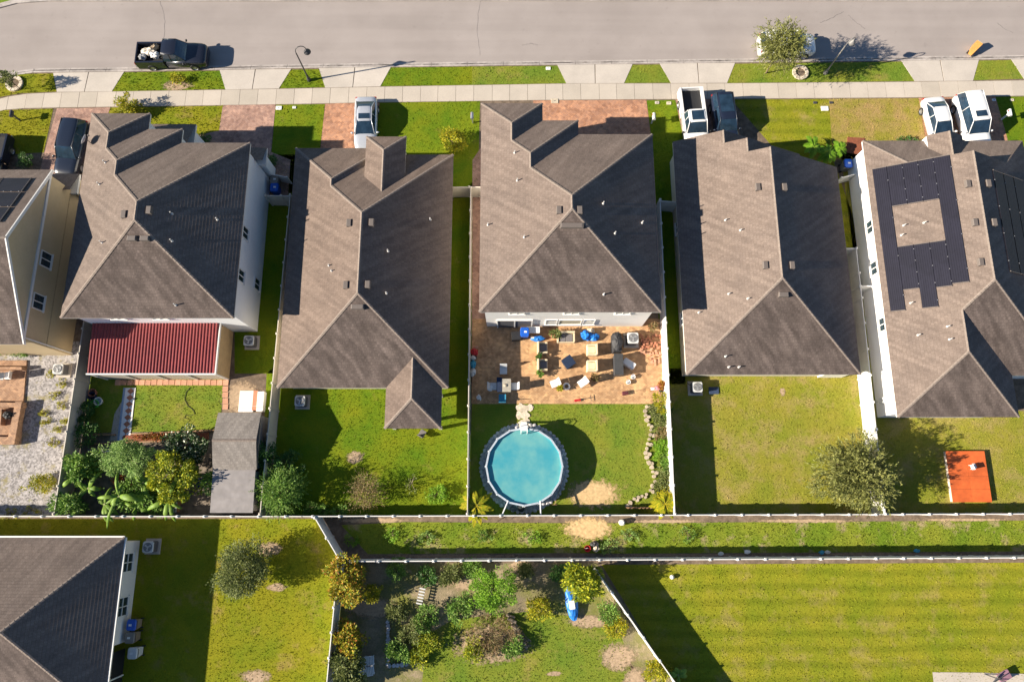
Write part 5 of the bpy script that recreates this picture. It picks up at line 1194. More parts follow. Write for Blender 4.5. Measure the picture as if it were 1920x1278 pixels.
# gravel yard weeds
plant('gravel_shrub', 'yellow green shrub growing in the white gravel', 'shrub', 78, 908, .6, (1.05, .75, .5), L_YEL, 1800, .13, 30, .25, 70, .03)
plant('wall_shrub', 'green shrub row at the foot of the beige house wall', 'shrub', 34, 660, .5, (1.1, .35, .4), L_GREEN, 900, .13, 20, .2, 71, .02)
for i, (x, y, s_) in enumerate(((115, 718, .5), (100, 742, .4), (88, 790, .45), (108, 805, .35), (98, 828, .45), (83, 775, .3), (120, 790, .3), (60, 955, .8), (20, 960, .7), (95, 700, .35), (112, 760, .4))): plant('weed_tuft', 'yellow green weed tuft in the white gravel', 'weed', x, y, .15, (s_, s_*.8, .15), L_YEL, 260, .10, 10, .12, 80+i, 0, group='weed tufts in the white gravel')
# pool yard
palm('yellow palm leaning over the long fence beside the pool', 893, 948, 1.5, 11, 1.5, L_YEL, 100, .08, leaflet=.3)
palm('yellow green palm at the foot of the garden bed by the long fence', 1247, 944, 1.5, 11, 1.2, L_YEL, 101, .07, leaflet=.3)
BED = [(1240, 752, .9, L_YEL), (1250, 772, .6, L_GREEN), (1228, 770, .5, L_OLIVE), (1238, 792, .6, L_OLIVE), (1245, 815, .6, L_BROWN), (1248, 835, .7, L_LIME), (1240, 852, .8, L_LIME), (1250, 872, .6, L_GREEN), (1246, 892, .7, L_OLIVE), (1240, 912, .6, L_OLIVE), (1246, 925, .7, L_YEL)]
bdn = ['bright yellow green shrub at the patio end of the garden bed', 'small green shrub second along the garden bed from the patio', 'grey green shrub on the stone edge near the patio', 'olive shrub fourth along the garden bed', 'brownish shrub in the upper half of the garden bed', 'lime shrub in the middle of the garden bed', 'spiky lime clump bulging from the middle of the bed', 'green shrub just below the spiky lime clump', 'olive shrub in the lower half of the garden bed', 'low olive shrub above the yellow palm', 'yellow shrub crowded against the yellow palm']
for i, (x, y, s_, m_) in enumerate(BED): plant('bed_shrub', bdn[i], 'shrub', x, y, s_*.7, (s_*.75, s_*.9, s_*.6), m_, 900, .14, 18, .25, 110+i, .03, group='shrubs in the garden bed')
# garden lot
plant('croton_tree', 'yellow and orange leaved tree at the fence corner of the garden lot', 'tree', 646, 1082, 1.9, (1.45, 1.5, 1.1), L_CROTON, 5200, .17, 55, .36, 130, .07, aspect=.6)
plant('round_bush', 'smooth dark green bush against the fence in the garden lot', 'shrub', 742, 1066, .8, (.75, .7, .6), L_GREEN, 2600, .10, 40, .2, 131, .04)
plant('small_bush', 'small yellow bush in the shaded earth of the garden lot', 'shrub', 700, 1110, .7, (.5, .65, .5), L_YEL, 1300, .13, 20, .22, 132, .03)
plant('lime_tree', 'bright lime green tree in the middle of the garden lot', 'tree', 924, 1104, 2.0, (1.45, 1.7, 1.1), L_LIME, 9000, .12, 80, .35, 133, .07)
plant('mango_tree', 'yellow green broad leafed tree beside the diagonal fence', 'tree', 1092, 1090, 2.1, (1.2, 1.5, 1.1), L_GOLD, 3800, .24, 46, .36, 134, .07, aspect=.4)
plant('yellow_croton', 'yellow green shrub at the west fence of the garden lot', 'shrub', 652, 1196, 1.3, (.9, 1.1, .9), L_CROTON, 2600, .17, 34, .34, 135, .05, aspect=.6)
plant('round_shrub', 'pale green leafy shrub beside the white lounge chairs', 'shrub', 652, 1250, 1.4, (1.05, 1.2, .95), L_OLIVE, 3600, .18, 46, .36, 136, .05, aspect=.6)
for i, (x, y, s_, m_, l) in enumerate(((795, 1158, .85, L_GREEN, 'green shrub at the north end of the planter bed'), (770, 1182, .8, L_OLIVE, 'olive shrub in the middle of the planter bed'), (800, 1205, .8, L_GOLD, 'golden shrub in the lower planter bed'), (745, 1220, .75, L_GREEN, 'grassy green clump at the planter bed corner'), (742, 1150, .6, L_OLIVE, 'thin olive shrub at the planter bed wall'), (785, 1230, .6, L_GOLD, 'small golden shrub at the south end of the planter bed'), (862, 1138, .9, L_GREEN, 'green shrub west of the bright lime tree'), (845, 1075, .7, L_OLIVE, 'olive shrub under the fence in the garden lot'), (885, 1062, .6, L_GREEN, 'green shrub under the fence beside the olive shrub'), (1012, 1138, .75, L_YEL, 'bright yellow shrub between the lime tree and the blue kayak'), (1142, 1150, .6, L_GREEN, 'green shrub beside the round yellow bush'), (1154, 1178, .65, L_YEL, 'round yellow bush by the diagonal fence'), (890, 1215, .7, L_GOLD, 'golden shrub below the brush heap'), (960, 1212, .6, L_GREEN, 'green shrub at the east foot of the brush heap'), (1232, 1255, .9, L_YEL, 'yellow shrub against the lower diagonal fence'), (1050, 1075, .6, L_DARK, 'dark shrub under the fence beside the broad leafed tree'), (985, 1070, .5, L_OLIVE, 'small shrub on the bare earth under the fence'), (800, 1078, .6, L_DARK, 'dark low shrub beside the smooth green bush'))):
    plant('garden_shrub', l, 'shrub', x, y, s_*.8, (s_, s_*.9, s_*.7), m_, int(2000*s_), .15, 26, .3, 150+i, .03, group='shrubs of the garden lot')
plant('brush_heap', 'heap of dry cut branches and vines in the garden lot', 'brush heap', 918, 1188, .6, (1.5, 1.3, .55), L_BROWN, 2600, .22, 50, .4, 170, .03, aspect=.15)
banana('small banana plant outside the diagonal fence', 1272, 1265, 1.0, 7, .9, 171)
# plants growing on the rough strip
for i, (x, y) in enumerate(((735, 1003), (800, 1006), (905, 1003), (1000, 1008), (1180, 1003), (1290, 1003), (660, 1012), (1140, 1025))):
    plant('weed_clump', 'leafy green weed clump in the rough strip between the long fences', 'weed', x, y, .18, (.65, .45, .16), (L_LIME, L_FERN, L_GREEN)[i % 3], 420, .11, 18, .14, 200+i, 0, group='weed clumps in the rough strip')
# ================================================================== SMALL THINGS
def rbox(mb, c, d, r=0.05, rz=0.0):
    """box with chamfered vertical edges and top"""
    x, y = d[0]/2, d[1]/2; r = min(r, x*.6, y*.6); z0, z1 = c[2]-d[2]/2, c[2]+d[2]/2; cs, sn = math.cos(rz), math.sin(rz)
    def ring(k, z):
        out = []
        for (a, b) in ((x-k, -y+r), (x-k, y-r), (x-r, y-k), (-x+r, y-k), (-x+k, y-r), (-x+k, -y+r), (-x+r, -y+k), (x-r, -y+k)): out.append((c[0]+a*cs-b*sn, c[1]+a*sn+b*cs, z))
        return out
    vs = ring(0, z0)+ring(0, z1-r*.6)+ring(r*.45, z1); fs = [tuple(range(7, -1, -1)), tuple(range(16, 24))]
    for l in (0, 8):
        for i in range(8): fs.append((l+i, l+(i+1) % 8, l+8+(i+1) % 8, l+8+i))
    return mb.add(vs, fs)
ACB = mat('ac_casing', (0.60, 0.60, 0.58), .5, .06, 8); ACD = mat('ac_grille', (0.09, 0.09, 0.10), .5, .1, 8); STEEL = mat('steel', (0.5, 0.5, 0.5), .35, .08, 8, metal=.7)
DGREY = mat('dark_grey_metal', (0.05, 0.05, 0.055), .5, .15, 8); CREAM = mat('cream_wicker', (0.66, 0.54, 0.36), .7, .12, 30, bstr=.5); CUSH = mat('grey_cushion', (0.17, 0.155, 0.155), .9, .12, 14, bstr=.4)
BLUE = mat('blue_plastic', (0.012, 0.10, 0.50), .4, .12, 5); WHP = mat('white_plastic', (0.76, 0.75, 0.73), .45, .05, 6); BLKC = mat('black_cover', (0.035, 0.034, 0.036), .65, .4, 4, bstr=.9)
WOOD = mat('weathered_wood', (0.36, 0.21, 0.11), .8, .25, 10, bstr=.4); REDP = mat('red_plastic', (0.45, 0.02, 0.025), .4, .1, 6); TEAL = mat('teal_cloth', (0.05, 0.28, 0.42), .8, .2, 6, bstr=.4); NAVY = mat('navy_cloth', (0.012, 0.025, 0.06), .8, .2, 6)
mat('edge_stone', (0.50, 0.41, 0.31), .85, .25, 6, bstr=.5, rand=.35); STONE = mat('pale_stone', (0.62, 0.53, 0.41), .85, .2, 6, bstr=.5, rand=.25); GSTONE = mat('grey_stone', (0.56, 0.53, 0.54), .85, .25, 6, bstr=.5, rand=.25); TERRA = mat('terracotta', (0.46, 0.19, 0.11), .8, .15, 8, rand=.2)
PEACH = mat('peach_paver', (0.58, 0.30, 0.19), .85, .12, 8, rand=.2); ORANGE = mat('orange_deck', (0.64, 0.13, 0.03), .7, .14, 3, big=.28)
def ac(label, px, py, rz=0.0, z=.85, s=.78, casing=ACB):
    c = P(px, py, z); o = thing('air_conditioner', label, 'air conditioner', (c.x, c.y, 0), rz, 'air conditioners beside the houses')
    m = MB(); m.box((0, 0, .04), (s+.3, s+.3, .1)); m.build('pad', CONC, o)
    m = MB(); rbox(m, (0, 0, .09+z*.45), (s*.96, s*.96, z*.85), .06); m.build('casing', ACD, o)
    m = MB(); rbox(m, (0, 0, z-.03), (s, s, .07), .09); t = m.build('top_panel', casing, o)
    m = MB(); m.lathe([(s*.40, .012), (s*.40, .03), (s*.37, .03), (s*.37, .010), (0, .010)], (0, 0, z), 28); m.build('fan_ring', ACD, t)
    m = MB()
    for i in range(3):
        a = 2*math.pi*i/3+.4; p = [(r*s*math.cos(a+d), r*s*math.sin(a+d), z+zz) for r, d, zz in ((.07, 0, .025), (.33, -.32, .022), (.34, .32, .034), (.09, .6, .034))]; m.add(p, [(0, 1, 2, 3)])
    m.lathe([(.09*s, .02), (.09*s, .05), (0, .055)], (0, 0, z), 12); m.build('fan', STEEL, t)
    m = MB()
    for i in range(4): m.lathe([((.12+.075*i)*s, .052), ((.135+.075*i)*s, .052)], (0, 0, z), 28)
    m.build('guard', casing, t)
    m = MB(); m.tube([(-s*.45, s*.3, .3), (-s*.7, s*.35, .3), (-s*.75, s*.5, .25)], .03, 6); m.build('coolant_line', BLKP, o)
    return o
ac('pale air conditioner in the white gravel by the beige house', 108, 691, 0, .8)
ac('air conditioner beside the red patio cover', 466, 638, 0, .85)
ac('air conditioner on the vivid green lawn behind the rear wing house', 562, 751, 0, .8)
ac('large air conditioner on the paver patio beside the covered grill', 1187, 633, 0, 1.0, .85)
ac('air conditioner behind the stepped gable house', 1308, 725, 0, .8)
ac('shaded air conditioner at the corner house wall', 277, 1025, 0, .8)
def wheelie(label, px, py, bm, lm, rz=0.0, group='wheeled rubbish bins'):
    c = P(px, py, 1.05); o = thing('wheeled_bin', label, 'bin', (c.x, c.y, 0), rz, group)
    m = MB(); m.add([(x*.75, y*.75, .08) for x, y in ((-.3, -.34), (.3, -.34), (.3, .34), (-.3, .34))]+[(x, y, 1.0) for x, y in ((-.3, -.34), (.3, -.34), (.3, .34), (-.3, .34))], [(3, 2, 1, 0), (0, 1, 5, 4), (1, 2, 6, 5), (2, 3, 7, 6), (3, 0, 4, 7)]); m.build('body', bm, o)
    m = MB(); rbox(m, (0, 0, 1.04), (.66, .74, .1), .1); l = m.build('lid', lm, o); m = MB(); m.box((.05, 0, 1.093), (.2, .14, .012)); m.build('lid_label', WHP, l)
    m = MB(); m.tube([(-.33, -.26, .98), (-.38, -.26, 1.0), (-.38, .26, 1.0), (-.33, .26, .98)], .02, 6); m.build('handle', BLKP, o)
    for s_ in (-1, 1):
        m = MB(); m.lathe([(0, -.03), (.12, -.03), (.12, .03), (0, .03)], (-.26, s_*.30, .12), 12, 'y'); m.build('wheel', TYRE, o)
GREYB = mat('grey_bin', (0.22, 0.20, 0.18), .5, .1, 6); TANB = mat('brown_bin', (0.26, 0.20, 0.14), .5, .1, 6)
wheelie('grey lidded bin behind a white screen beside the white house', 514, 336, GREYB, GREYB); wheelie('blue lidded recycling bin beside the white house', 514, 351, BLUE, BLUE)
wheelie('blue lidded bin in the side yard of the solar house', 1591, 306, GREYB, BLUE); wheelie('blue lidded brown bin at the corner house wall', 246, 1171, TANB, BLUE, math.pi); wheelie('grey brown bin beside the blue lidded one at the corner house', 243, 1195, TANB, GREYB, math.pi)
wheelie('pale bin by the dark lanai screen of the corner house', 248, 1224, ACB, ACB, math.pi)
for l, x0, y0, x1, y1 in (('white vinyl bin screen beside the two storey white house', 506, 326, 538, 332), ('white vinyl bin screen beside the solar house', 1578, 333, 1606, 326)):
    a, b = P(x0, y0, 1.2), P(x1, y1, 1.2); o = thing('bin_screen', l, 'screen', (a.x, a.y, 0)); d = b-a
    m = MB(); m.box((d.x/2, d.y/2, .62), (d.length, .05, 1.16), math.atan2(d.y, d.x)); m.build('screen_panel', VIN, o)
    for q in (Vector((0, 0, 0)), d):
        m = MB(); m.box((q.x, q.y, .64), (.1, .1, 1.28)); m.build('post', VIN, o)
o = thing('electric_meter', 'grey meter box on the white wall of the solar house', 'meter box', (fx0+.35, on_wall_x(1650, 752, fx0+.35).y, 1.2))
m = MB(); rbox(m, (-.1, 0, 0), (.2, .4, .7), .03); m.build('case', ACB, o); m = MB(); m.tube([(-.08, 0, -.35), (-.08, 0, -1.2)], .03, 6); m.build('conduit', ACB, o)
# street lamps
def lamp(label, px, py, face, m_):
    c = P(px, py); o = thing('street_lamp', label, 'street lamp', (c.x, c.y, 0), face, 'street lamps on the verge')
    m = MB(); m.lathe([(.16, 0), (.16, .25), (.11, .35), (.08, .6), (.06, 1.0), (.05, 3.6), (.0, 3.6)], n=14); m.build('pole', m_, o)
    pts = [(0, 0, 3.5)]+[(.42-.42*math.cos(t), 0, 3.72+.5*math.sin(t)) for t in [math.pi*i/10 for i in range(11)]]; m = MB(); m.tube(pts, .032, 8); m.build('crook_arm', m_, o)
    m = MB(); m.lathe([(.03, .0), (.06, -.06), (.10, -.12), (.27, -.32), (.29, -.40), (.26, -.40), (.0, -.30)], (.84, 0, 3.74), 18); h_ = m.build('lamp_head', m_, o, smooth=True)
    m = MB(); m.lathe([(.24, -.38), (.2, -.52), (.1, -.6), (0, -.62)], (.84, 0, 3.74), 14); m.build('globe', mat('lamp_glass', (.5, .48, .42), .2), h_)
lamp('dark crook necked street lamp on the small green verge', 580, 151, R(20), DGREY)
lamp('dark crook necked street lamp beside the feathery street tree', 1547, 138, R(35), mat('grey_lamp_metal', (0.20, 0.19, 0.18), .45, .1, 8))
def mailbox(label, px, py, m_, rz=0.0):
    c = P(px, py, 1.0); o = thing('mailbox', label, 'mailbox', (c.x, c.y, 0), rz, 'mailboxes along the street')
    m = MB(); m.box((0, 0, .45), (.1, .1, .95)); m.build('post', m_, o)
    m = MB(); pr2 = [(-.12, .0), (.12, .0), (.12, .14)]+[(.12*math.cos(t), .14+.12*math.sin(t)) for t in [math.pi*i/8 for i in range(1, 8)]]+[(-.12, .14)]; n = len(pr2)
    m.add([(-.27, y, .93+z) for y, z in pr2]+[(.27, y, .93+z) for y, z in pr2], [tuple(range(n)), tuple(range(2*n-1, n-1, -1))]+[(i, n+i, n+(i+1) % n, (i+1) % n) for i in range(n)]); b = m.build('box', m_, o)
    m = MB(); m.box((.15, .135, 1.08), (.16, .02, .1)); m.build('flag', REDP, b)
mailbox('dark mailbox on the yellow green front lawn', 22, 214, DGREY, R(90)); mailbox('grey mailbox beside the middle house lawn', 885, 218, STEEL, R(90)); mailbox('white mailbox beside the white sport utility vehicle', 1893, 212, WHP, R(90))
mailbox('grey utility pedestal post on the lawn strip beside the orange driveway', 1226, 219, ACB, R(90))
for x, y, l, m_, s_ in ((1028, 129, 'white meter lid in the long verge strip', WHP, .4), (1232, 193, 'pale square lid near the white pickup truck', CONC, .35), (1254, 194, 'cream square lid closest to the white pickup truck', STONE, .38), (1528, 193, 'dark square utility lid on the dry lawn', DGREY, .3), (1558, 193, 'second dark square utility lid on the dry lawn beyond the white slab', DGREY, .3), (1546, 204, 'white rectangular utility slab on the dry lawn', WHP, .6), (523, 203, 'white double meter lid by the pink driveway', WHP, .5), (552, 202, 'small white lid on the green lawn strip', WHP, .3), (1863, 188, 'white lid on the lawn beside the white sport utility vehicle', WHP, .3), (1897, 188, 'pale lid near the white mailbox', STONE, .3), (1040, 190, 'pale stones edging the corner of the orange driveway', STONE, .6)):
    c = P(x, y); o = thing('utility_lid', l, 'utility lid', (c.x, c.y, 0), 0, 'utility lids in the grass'); m = MB(); rbox(m, (0, 0, .03), (s_, s_*.7, .08), .03); m.build('lid', m_, o); m = MB(); m.box((0, 0, .078), (.1, .04, .012)); m.build('grip', DGREY, o)
# round stone tree rings
for x, y, r_, l in ((28, 158, .72, 'pale round stone ring around the young tree'), (1500, 137, .68, 'pale round stone ring beside the feathery street tree')):
    c = P(x, y); o = thing('tree_ring', l, 'tree ring', (c.x, c.y, 0)); n = 14
    for i in range(n):
        a0, a1 = 2*math.pi*i/n+.03, 2*math.pi*(i+1)/n-.03; m = MB(); m.prism([(r_*.62*math.cos(a0), r_*.62*math.sin(a0)), (r_*math.cos(a0), r_*math.sin(a0)), (r_*math.cos(a1), r_*math.sin(a1)), (r_*.62*math.cos(a1), r_*.62*math.sin(a1))], 0, .16+random.uniform(-.02, .02)); m.build('stone', STONE, o)
    m = MB(); m.sheet([(r_*.62*math.cos(2*math.pi*i/20), r_*.62*math.sin(2*math.pi*i/20)) for i in range(20)], .05); m.build('mulch', SOIL, o)
# orange bin tipped on the road
c = P(1826, 92, .2); o = thing('tipped_bin', 'orange wheeled cart lying at the kerb near the last verge', 'cart', (c.x, c.y, -.08), R(50)); OR2 = mat('faded_orange', (0.55, 0.26, 0.07), .6, .2, 5)
m = MB(); m.add([(-.5, -.18, .05), (-.5, .18, .05), (-.5, .18, .45), (-.5, -.18, .45), (.42, -.28, .1), (.42, .28, .1), (.42, .28, .75), (.42, -.28, .75)], [(0, 1, 2, 3), (7, 6, 5, 4), (0, 4, 5, 1), (1, 5, 6, 2), (2, 6, 7, 3), (3, 7, 4, 0)]); m.build('body', OR2, o)
m = MB(); rbox(m, (.47, 0, .43), (.09, .5, .6), .05); m.build('lid', STONE, o)
for s_ in (-1, 1):
    m = MB(); m.lathe([(0, -.04), (.14, -.04), (.14, .04), (0, .04)], (-.45, s_*.23, .14), 12, 'y'); m.build('wheel', TYRE, o)
# --------------------------------------------------------------- the pool
pc_ = P(983, 874, 1.32); RP = 2.72; zt = 1.32
o = thing('above_ground_pool', 'round above ground pool with turquoise water and white rim', 'pool', (pc_.x, pc_.y, 0))
m = MB(); m.lathe([(RP, 0), (RP, zt), (RP-.05, zt), (RP-.05, .06), (0, .06)], n=16*3); m.build('wall', mat('pool_liner', (0.30, 0.78, 0.80), .5, .12, 1.2, big=.1), o)
m = MB(); N = 16
for i in range(N):
    a0, a1 = 2*math.pi*i/N, 2*math.pi*(i+1)/N-.012; q = [(RP-.055, a0), (RP+.075, a0), (RP+.075, a1), (RP-.055, a1)]; m = MB(); m.prism([(r*math.cos(a), r*math.sin(a)) for r, a in q], zt, zt+.045); m.build('rim_section', mat('pool_rim', (.42, .47, .52), .5), o)
    m = MB(); m.box(((RP+.05)*math.cos(a0), (RP+.05)*math.sin(a0), zt/2), (.12, .1, zt-.02), a0); m.build('upright', WHP, o)
m = MB(); m.lathe([(RP-.052, zt-.14), (0, zt-.14)], n=48); m.build('water', water_mat(), o)
RI, n = RP+.08, 0
gring = thing('stone_ring', 'ring of grey stones laid around the foot of the round pool', 'stone ring', (pc_.x, pc_.y, 0)); rr = random.Random(4)
m = MB(); m.lathe([(RP+.01, .035), (RP+.5, .03)], n=48); m.build('gravel_bed', gravel_mat('grey_gravel', (.34, .33, .34), (.56, .54, .55), None, 14), gring); stm = []
for k in range(5):
    m = MB(); m.blob((0, 0, 0), (.15, .13, .06), k+5, 7, 4, .2); me = m.mesh('stone'); me.materials.append(GSTONE); stm.append(me)
for ring_r, cnt in ((RP+.20, 46), (RP+.44, 62)):
    for i in range(cnt):
        a = 2*math.pi*i/cnt+rr.uniform(-.02, .02); link('stone', stm[i % 5], gring, ((ring_r+rr.uniform(-.05, .05))*math.cos(a), (ring_r+rr.uniform(-.05, .05))*math.sin(a), .07), rr.uniform(0, 6))
o = thing('pool_ladder', 'white pool ladder on the patio side of the round pool', 'ladder', (pc_.x, pc_.y+RP, 0))
for s_ in (-1, 1):
    m = MB(); m.tube([(s_*.26, .55, 0), (s_*.24, .2, 1.0), (s_*.22, .12, 1.85), (s_*.22, -.1, 1.95), (s_*.22, -.35, 1.8), (s_*.22, -.4, .3)], .03, 8); m.build('rail', WHP, o)
for i in range(4):
    m = MB(); m.box((0, .5-.11*i, .25+.28*i), (.46, .16, .05)); m.build('step', WHP, o)
m = MB(); m.box((0, .02, 1.42), (.5, .42, .05)); m.build('platform', WHP, o)
pump = P(972, 953, .3); o = thing('pool_pump', 'dark pool pump and filter between the pool and the long fence', 'pump', (pump.x, pump.y, 0))
m = MB(); m.lathe([(.22, 0), (.24, .1), (.24, .55), (.1, .7), (0, .72)], (.2, 0, 0), 14); m.build('filter_tank', BLKP, o); m = MB(); rbox(m, (-.35, 0, .2), (.5, .25, .3), .06); m.build('motor', ACD, o)
m = MB(); m.tube([(-.1, .1, .3), (-.2, .5, .6), (.1, .9, .8)], .03, 6); m.tube([(.2, 0, .6), (.5, .4, .7), (.3, .9, .5)], .03, 6); m.build('hose', WHP, o)
for l, a, b in (('white plank leaning from the pool rim to the long fence on the palm side', (953, 938), (941, 966)), ('white plank leaning from the pool rim to the long fence on the sand side', (1013, 938), (1014, 966))):
    p, q = P(*a, 1.35), P(*b, 1.5); m = MB(); m.tube([(0, 0, 0), q-p], .045, 6); tag(m.build('plank', WHP, None, p), l, 'plank')
p, q = P(1054, 902, .9), P(1040, 946, .05); m = MB(); m.tube([(0, 0, 0), q-p], .02, 6); m.box((q.x-p.x, q.y-p.y, q.z-p.z), (.35, .06, .05)); tag(m.build('pool_brush', WOOD, None, p), 'thin pool brush pole leaning on the round pool', 'pole')
# --------------------------------------------------------------- stones and pavers laid piece by piece
def slabs(name, label, cat, spots, m_, size, th, z=.0, jit=.03, poly=6, seed=1):
    rr = random.Random(seed); c0 = P(*spots[0]); o = thing(name, label, cat, (c0.x, c0.y, 0))
    for x, y in spots:
        c = P(x, y); s_ = size*rr.uniform(.75, 1.25); m = MB()
        if poly == 4: m.box((0, 0, th/2), (size*rr.uniform(.94, 1.0), size*rr.uniform(.94, 1), th))
        else: m.prism([(s_*.5*rr.uniform(.75, 1.15)*math.cos(2*math.pi*k/poly), s_*.5*rr.uniform(.75, 1.15)*math.sin(2*math.pi*k/poly)) for k in range(poly)], 0, th*rr.uniform(.8, 1.2))
        m.build('stone' if poly > 4 else 'paver', m_, o, (c.x-c0.x+rr.uniform(-jit, jit), c.y-c0.y+rr.uniform(-jit, jit), z), rr.uniform(-.06, .06) if poly == 4 else rr.uniform(0, 6))
    return o
edge = [(1212, 762), (1209, 770), (1210, 779), (1213, 788), (1216, 797), (1220, 806), (1220, 815), (1217, 823), (1214, 831), (1212, 840), (1211, 849), (1213, 858), (1216, 867), (1221, 875), (1224, 884), (1226, 893), (1227, 902), (1224, 911), (1219, 919), (1212, 926), (1204, 930), (1196, 932), (1188, 935), (1182, 941), (1177, 948)]
slabs('bed_edging', 'winding pale stone edging of the garden bed by the white fence', 'edging', edge+[(x+6, y+2) for x, y in edge[::2]], MATS['edge_stone'], .30, .15, seed=3)
rr = random.Random(9); slabs('flagstone_path', 'pale flagstones between the patio and the pool ladder', 'path', [(972+rr.uniform(0, 25), 760+rr.uniform(0, 40)) for _ in range(34)], STONE, .42, .05, .012, seed=6)
slabs('stepping_stones', 'row of brick red square pavers in front of the red patio cover', 'pavers', [(222+11.2*i, 717) for i in range(19)], PEACH, .42, .05, .012, .01, 4)
slabs('stepping_stones', 'short column of brick red pavers leading to the shed', 'pavers', [(423, 729+11.2*i) for i in range(4)], PEACH, .42, .05, .012, .01, 4)
o = thing('tiled_path', 'white and red diamond tiled path with a blue edge in the small lawn', 'path', P(238, 777)[:]); c0 = P(238, 777)
a, b, c, d = [P(*q) for q in ((236, 727), (255, 727), (244, 826), (224, 826))]
m = MB(); m.prism([(p.x-c0.x, p.y-c0.y) for p in (a, b, c, d)], 0, .05); m.build('bed', WHP, o)
for i in range(8):
    t = (i+.5)/8; p = a.lerp(d, t).lerp(b.lerp(c, t), .55)-c0; m = MB(); m.prism([(-.26, 0), (0, -.24), (.26, 0), (0, .24)], .05, .062); m.build('tile', TERRA, o, (p.x, p.y, 0))
m = MB(); e = a-c0; f = d-c0; m.prism([(e.x-.14, e.y), (e.x, e.y), (f.x, f.y), (f.x-.14, f.y)], 0, .07); m.build('edge_strip', mat('blue_grey_edge', (.25, .33, .45), .7), o)
patch('concrete_pad', [(215, 775), (233, 745), (224, 826), (206, 826)], CONC, 'grey concrete strip beside the tiled path', .016)
for l, pts in (('timber edging along the flower bed below the small lawn', ((248, 814), (412, 806))), ('timber edging at the head of the banana garden', ((150, 833), (330, 826))), ('timber edging at the shaded end of the small lawn', ((172, 815), (218, 815)))):
    p, q = P(*pts[0]), P(*pts[1]); v = q-p; m = MB(); m.box((v.x/2, v.y/2, .12), (v.length, .09, .24), math.atan2(v.y, v.x)); tag(m.build('timber_edging', WOOD, None, p), l, 'edging')
c = P(312, 820); m = MB(); m.box((0, 0, .08), (6.3, .5, .12)); tag(m.build('mulch_bed', mat('red_mulch', (.22, .07, .035), .95, .35, 8, bstr=.8), None, (c.x, c.y, 0), R(2)), 'red mulch bed below the small lawn', 'mulch bed')
c = P(1602, 272); m = MB(); m.prism([(-.8, -.7), (.5, -.9), (.9, .6), (-.5, .7)], 0, .05); tag(m.build('mulch_bed', MATS['red_mulch'], None, (c.x, c.y, .01)), 'red mulch bed at the corner of the solar house', 'mulch bed')
m = MB(); pts = [P(x, y, .04) for x, y in ((356, 726), (349, 735), (346, 748), (352, 760), (362, 768), (365, 776), (356, 779), (348, 778), (345, 783), (351, 784))]; m.tube([p-pts[0] for p in pts], .018, 6); tag(m.build('garden_hose', BLKP, None, pts[0]), 'dark garden hose curling on the small lawn', 'hose')
for x, y, sx, sy, m_, l, z in ((462, 752, 1.1, 1.6, WHP, 'white slab beside the brick pad near the shed', .1), (478, 750, .35, 1.5, TERRA, 'narrow red brick strip beside the white slab', .12), (488, 752, .5, 1.5, WHP, 'white storage box against the tan fence', .5)):
    c = P(x, y, z); o = thing('yard_slab', l, 'slab', (c.x, c.y, 0)); m = MB(); rbox(m, (0, 0, z/2+.01), (sx, sy, z), .03); m.build('slab', m_, o); m = MB(); m.box((0, -sy*.3, z+.018), (sx*.9, .03, .012)); m.build('joint', CONC, o)
# raised brick patio of the gravel yard
o = thing('raised_patio', 'raised tan brick patio with low walls beside the white gravel', 'patio', (*P(20, 760)[:2], 0)); c0 = P(20, 760); TANP = paver_mat('tan_pavers', ((.47, .29, .18), (.38, .24, .16)), stain=.2)
m = MB(); m.prism([(x-c0.x, y-c0.y) for x, y in XY([(-60, 676), (52, 676), (45, 760), (40, 832), (-60, 832)])], 0, .12); m.build('floor', TANP, o)
for q in ([(40, 755), (52, 755), (38, 834), (24, 834)], [(-60, 820), (40, 820), (38, 834), (-60, 834)], [(5, 768), (14, 768), (12, 798), (3, 798)], [(-60, 755), (52, 757), (52, 765), (-60, 765)], [(-60, 690), (50, 690), (50, 695), (-60, 695)]):
    wallz = globals().get('wallz', .66)-.02; m = MB(); m.prism([(x-c0.x, y-c0.y) for x, y in XY(q)], .121, wallz); m.build('low_wall', TANP, o)
# --------------------------------------------------------------- furniture
def seat(name, label, px, py, w_, d_, rz, frame, cush, n=1, back=.7, cat='chair', group=None):
    c = P(px, py, .42); o = thing(name, label, cat, (c.x, c.y, .03), rz, group)          # the back is on local -x
    m = MB(); rbox(m, (0, 0, .2), (d_, w_, .34), .04); m.build('base', frame, o)
    m = MB(); rbox(m, (-d_/2+.07, 0, .37+back*.3), (.14, w_, back*.62), .03); m.build('backrest', frame, o)
    for s_ in (-1, 1):
        m = MB(); rbox(m, (.02, s_*(w_/2-.06), .46), (d_-.08, .12, .2), .02); m.build('armrest', frame, o)
    for i in range(n):
        ww = (w_-.28)/n; m = MB(); rbox(m, (.06, -w_/2+.14+ww*(i+.5), .43), (d_-.22, ww-.03, .12), .05); m.build('cushion', cush, o)
    return o
WG = 'cream wicker patio seats'
seat('wicker_armchair', 'cream wicker armchair with grey cushion nearest the blue pile on the patio', 1017, 652, .85, .8, 0, CREAM, CUSH, group=WG); seat('wicker_armchair', 'cream wicker armchair with grey cushion between two small potted plants', 1017, 684, .85, .8, 0, CREAM, CUSH, group=WG)
seat('wicker_sofa', 'cream wicker loveseat under the house window', 1061, 632, 1.35, .8, -math.pi/2, CREAM, CUSH, 2, cat='sofa', group=WG)
seat('wicker_armchair', 'cream armchair with pale cushion facing the dark cube table', 1110, 656, .85, .8, math.pi, CREAM, CREAM, group=WG); seat('wicker_armchair', 'cream armchair with pale cushion beside the long dark cabinet', 1110, 686, .85, .8, math.pi, CREAM, CREAM, group=WG)
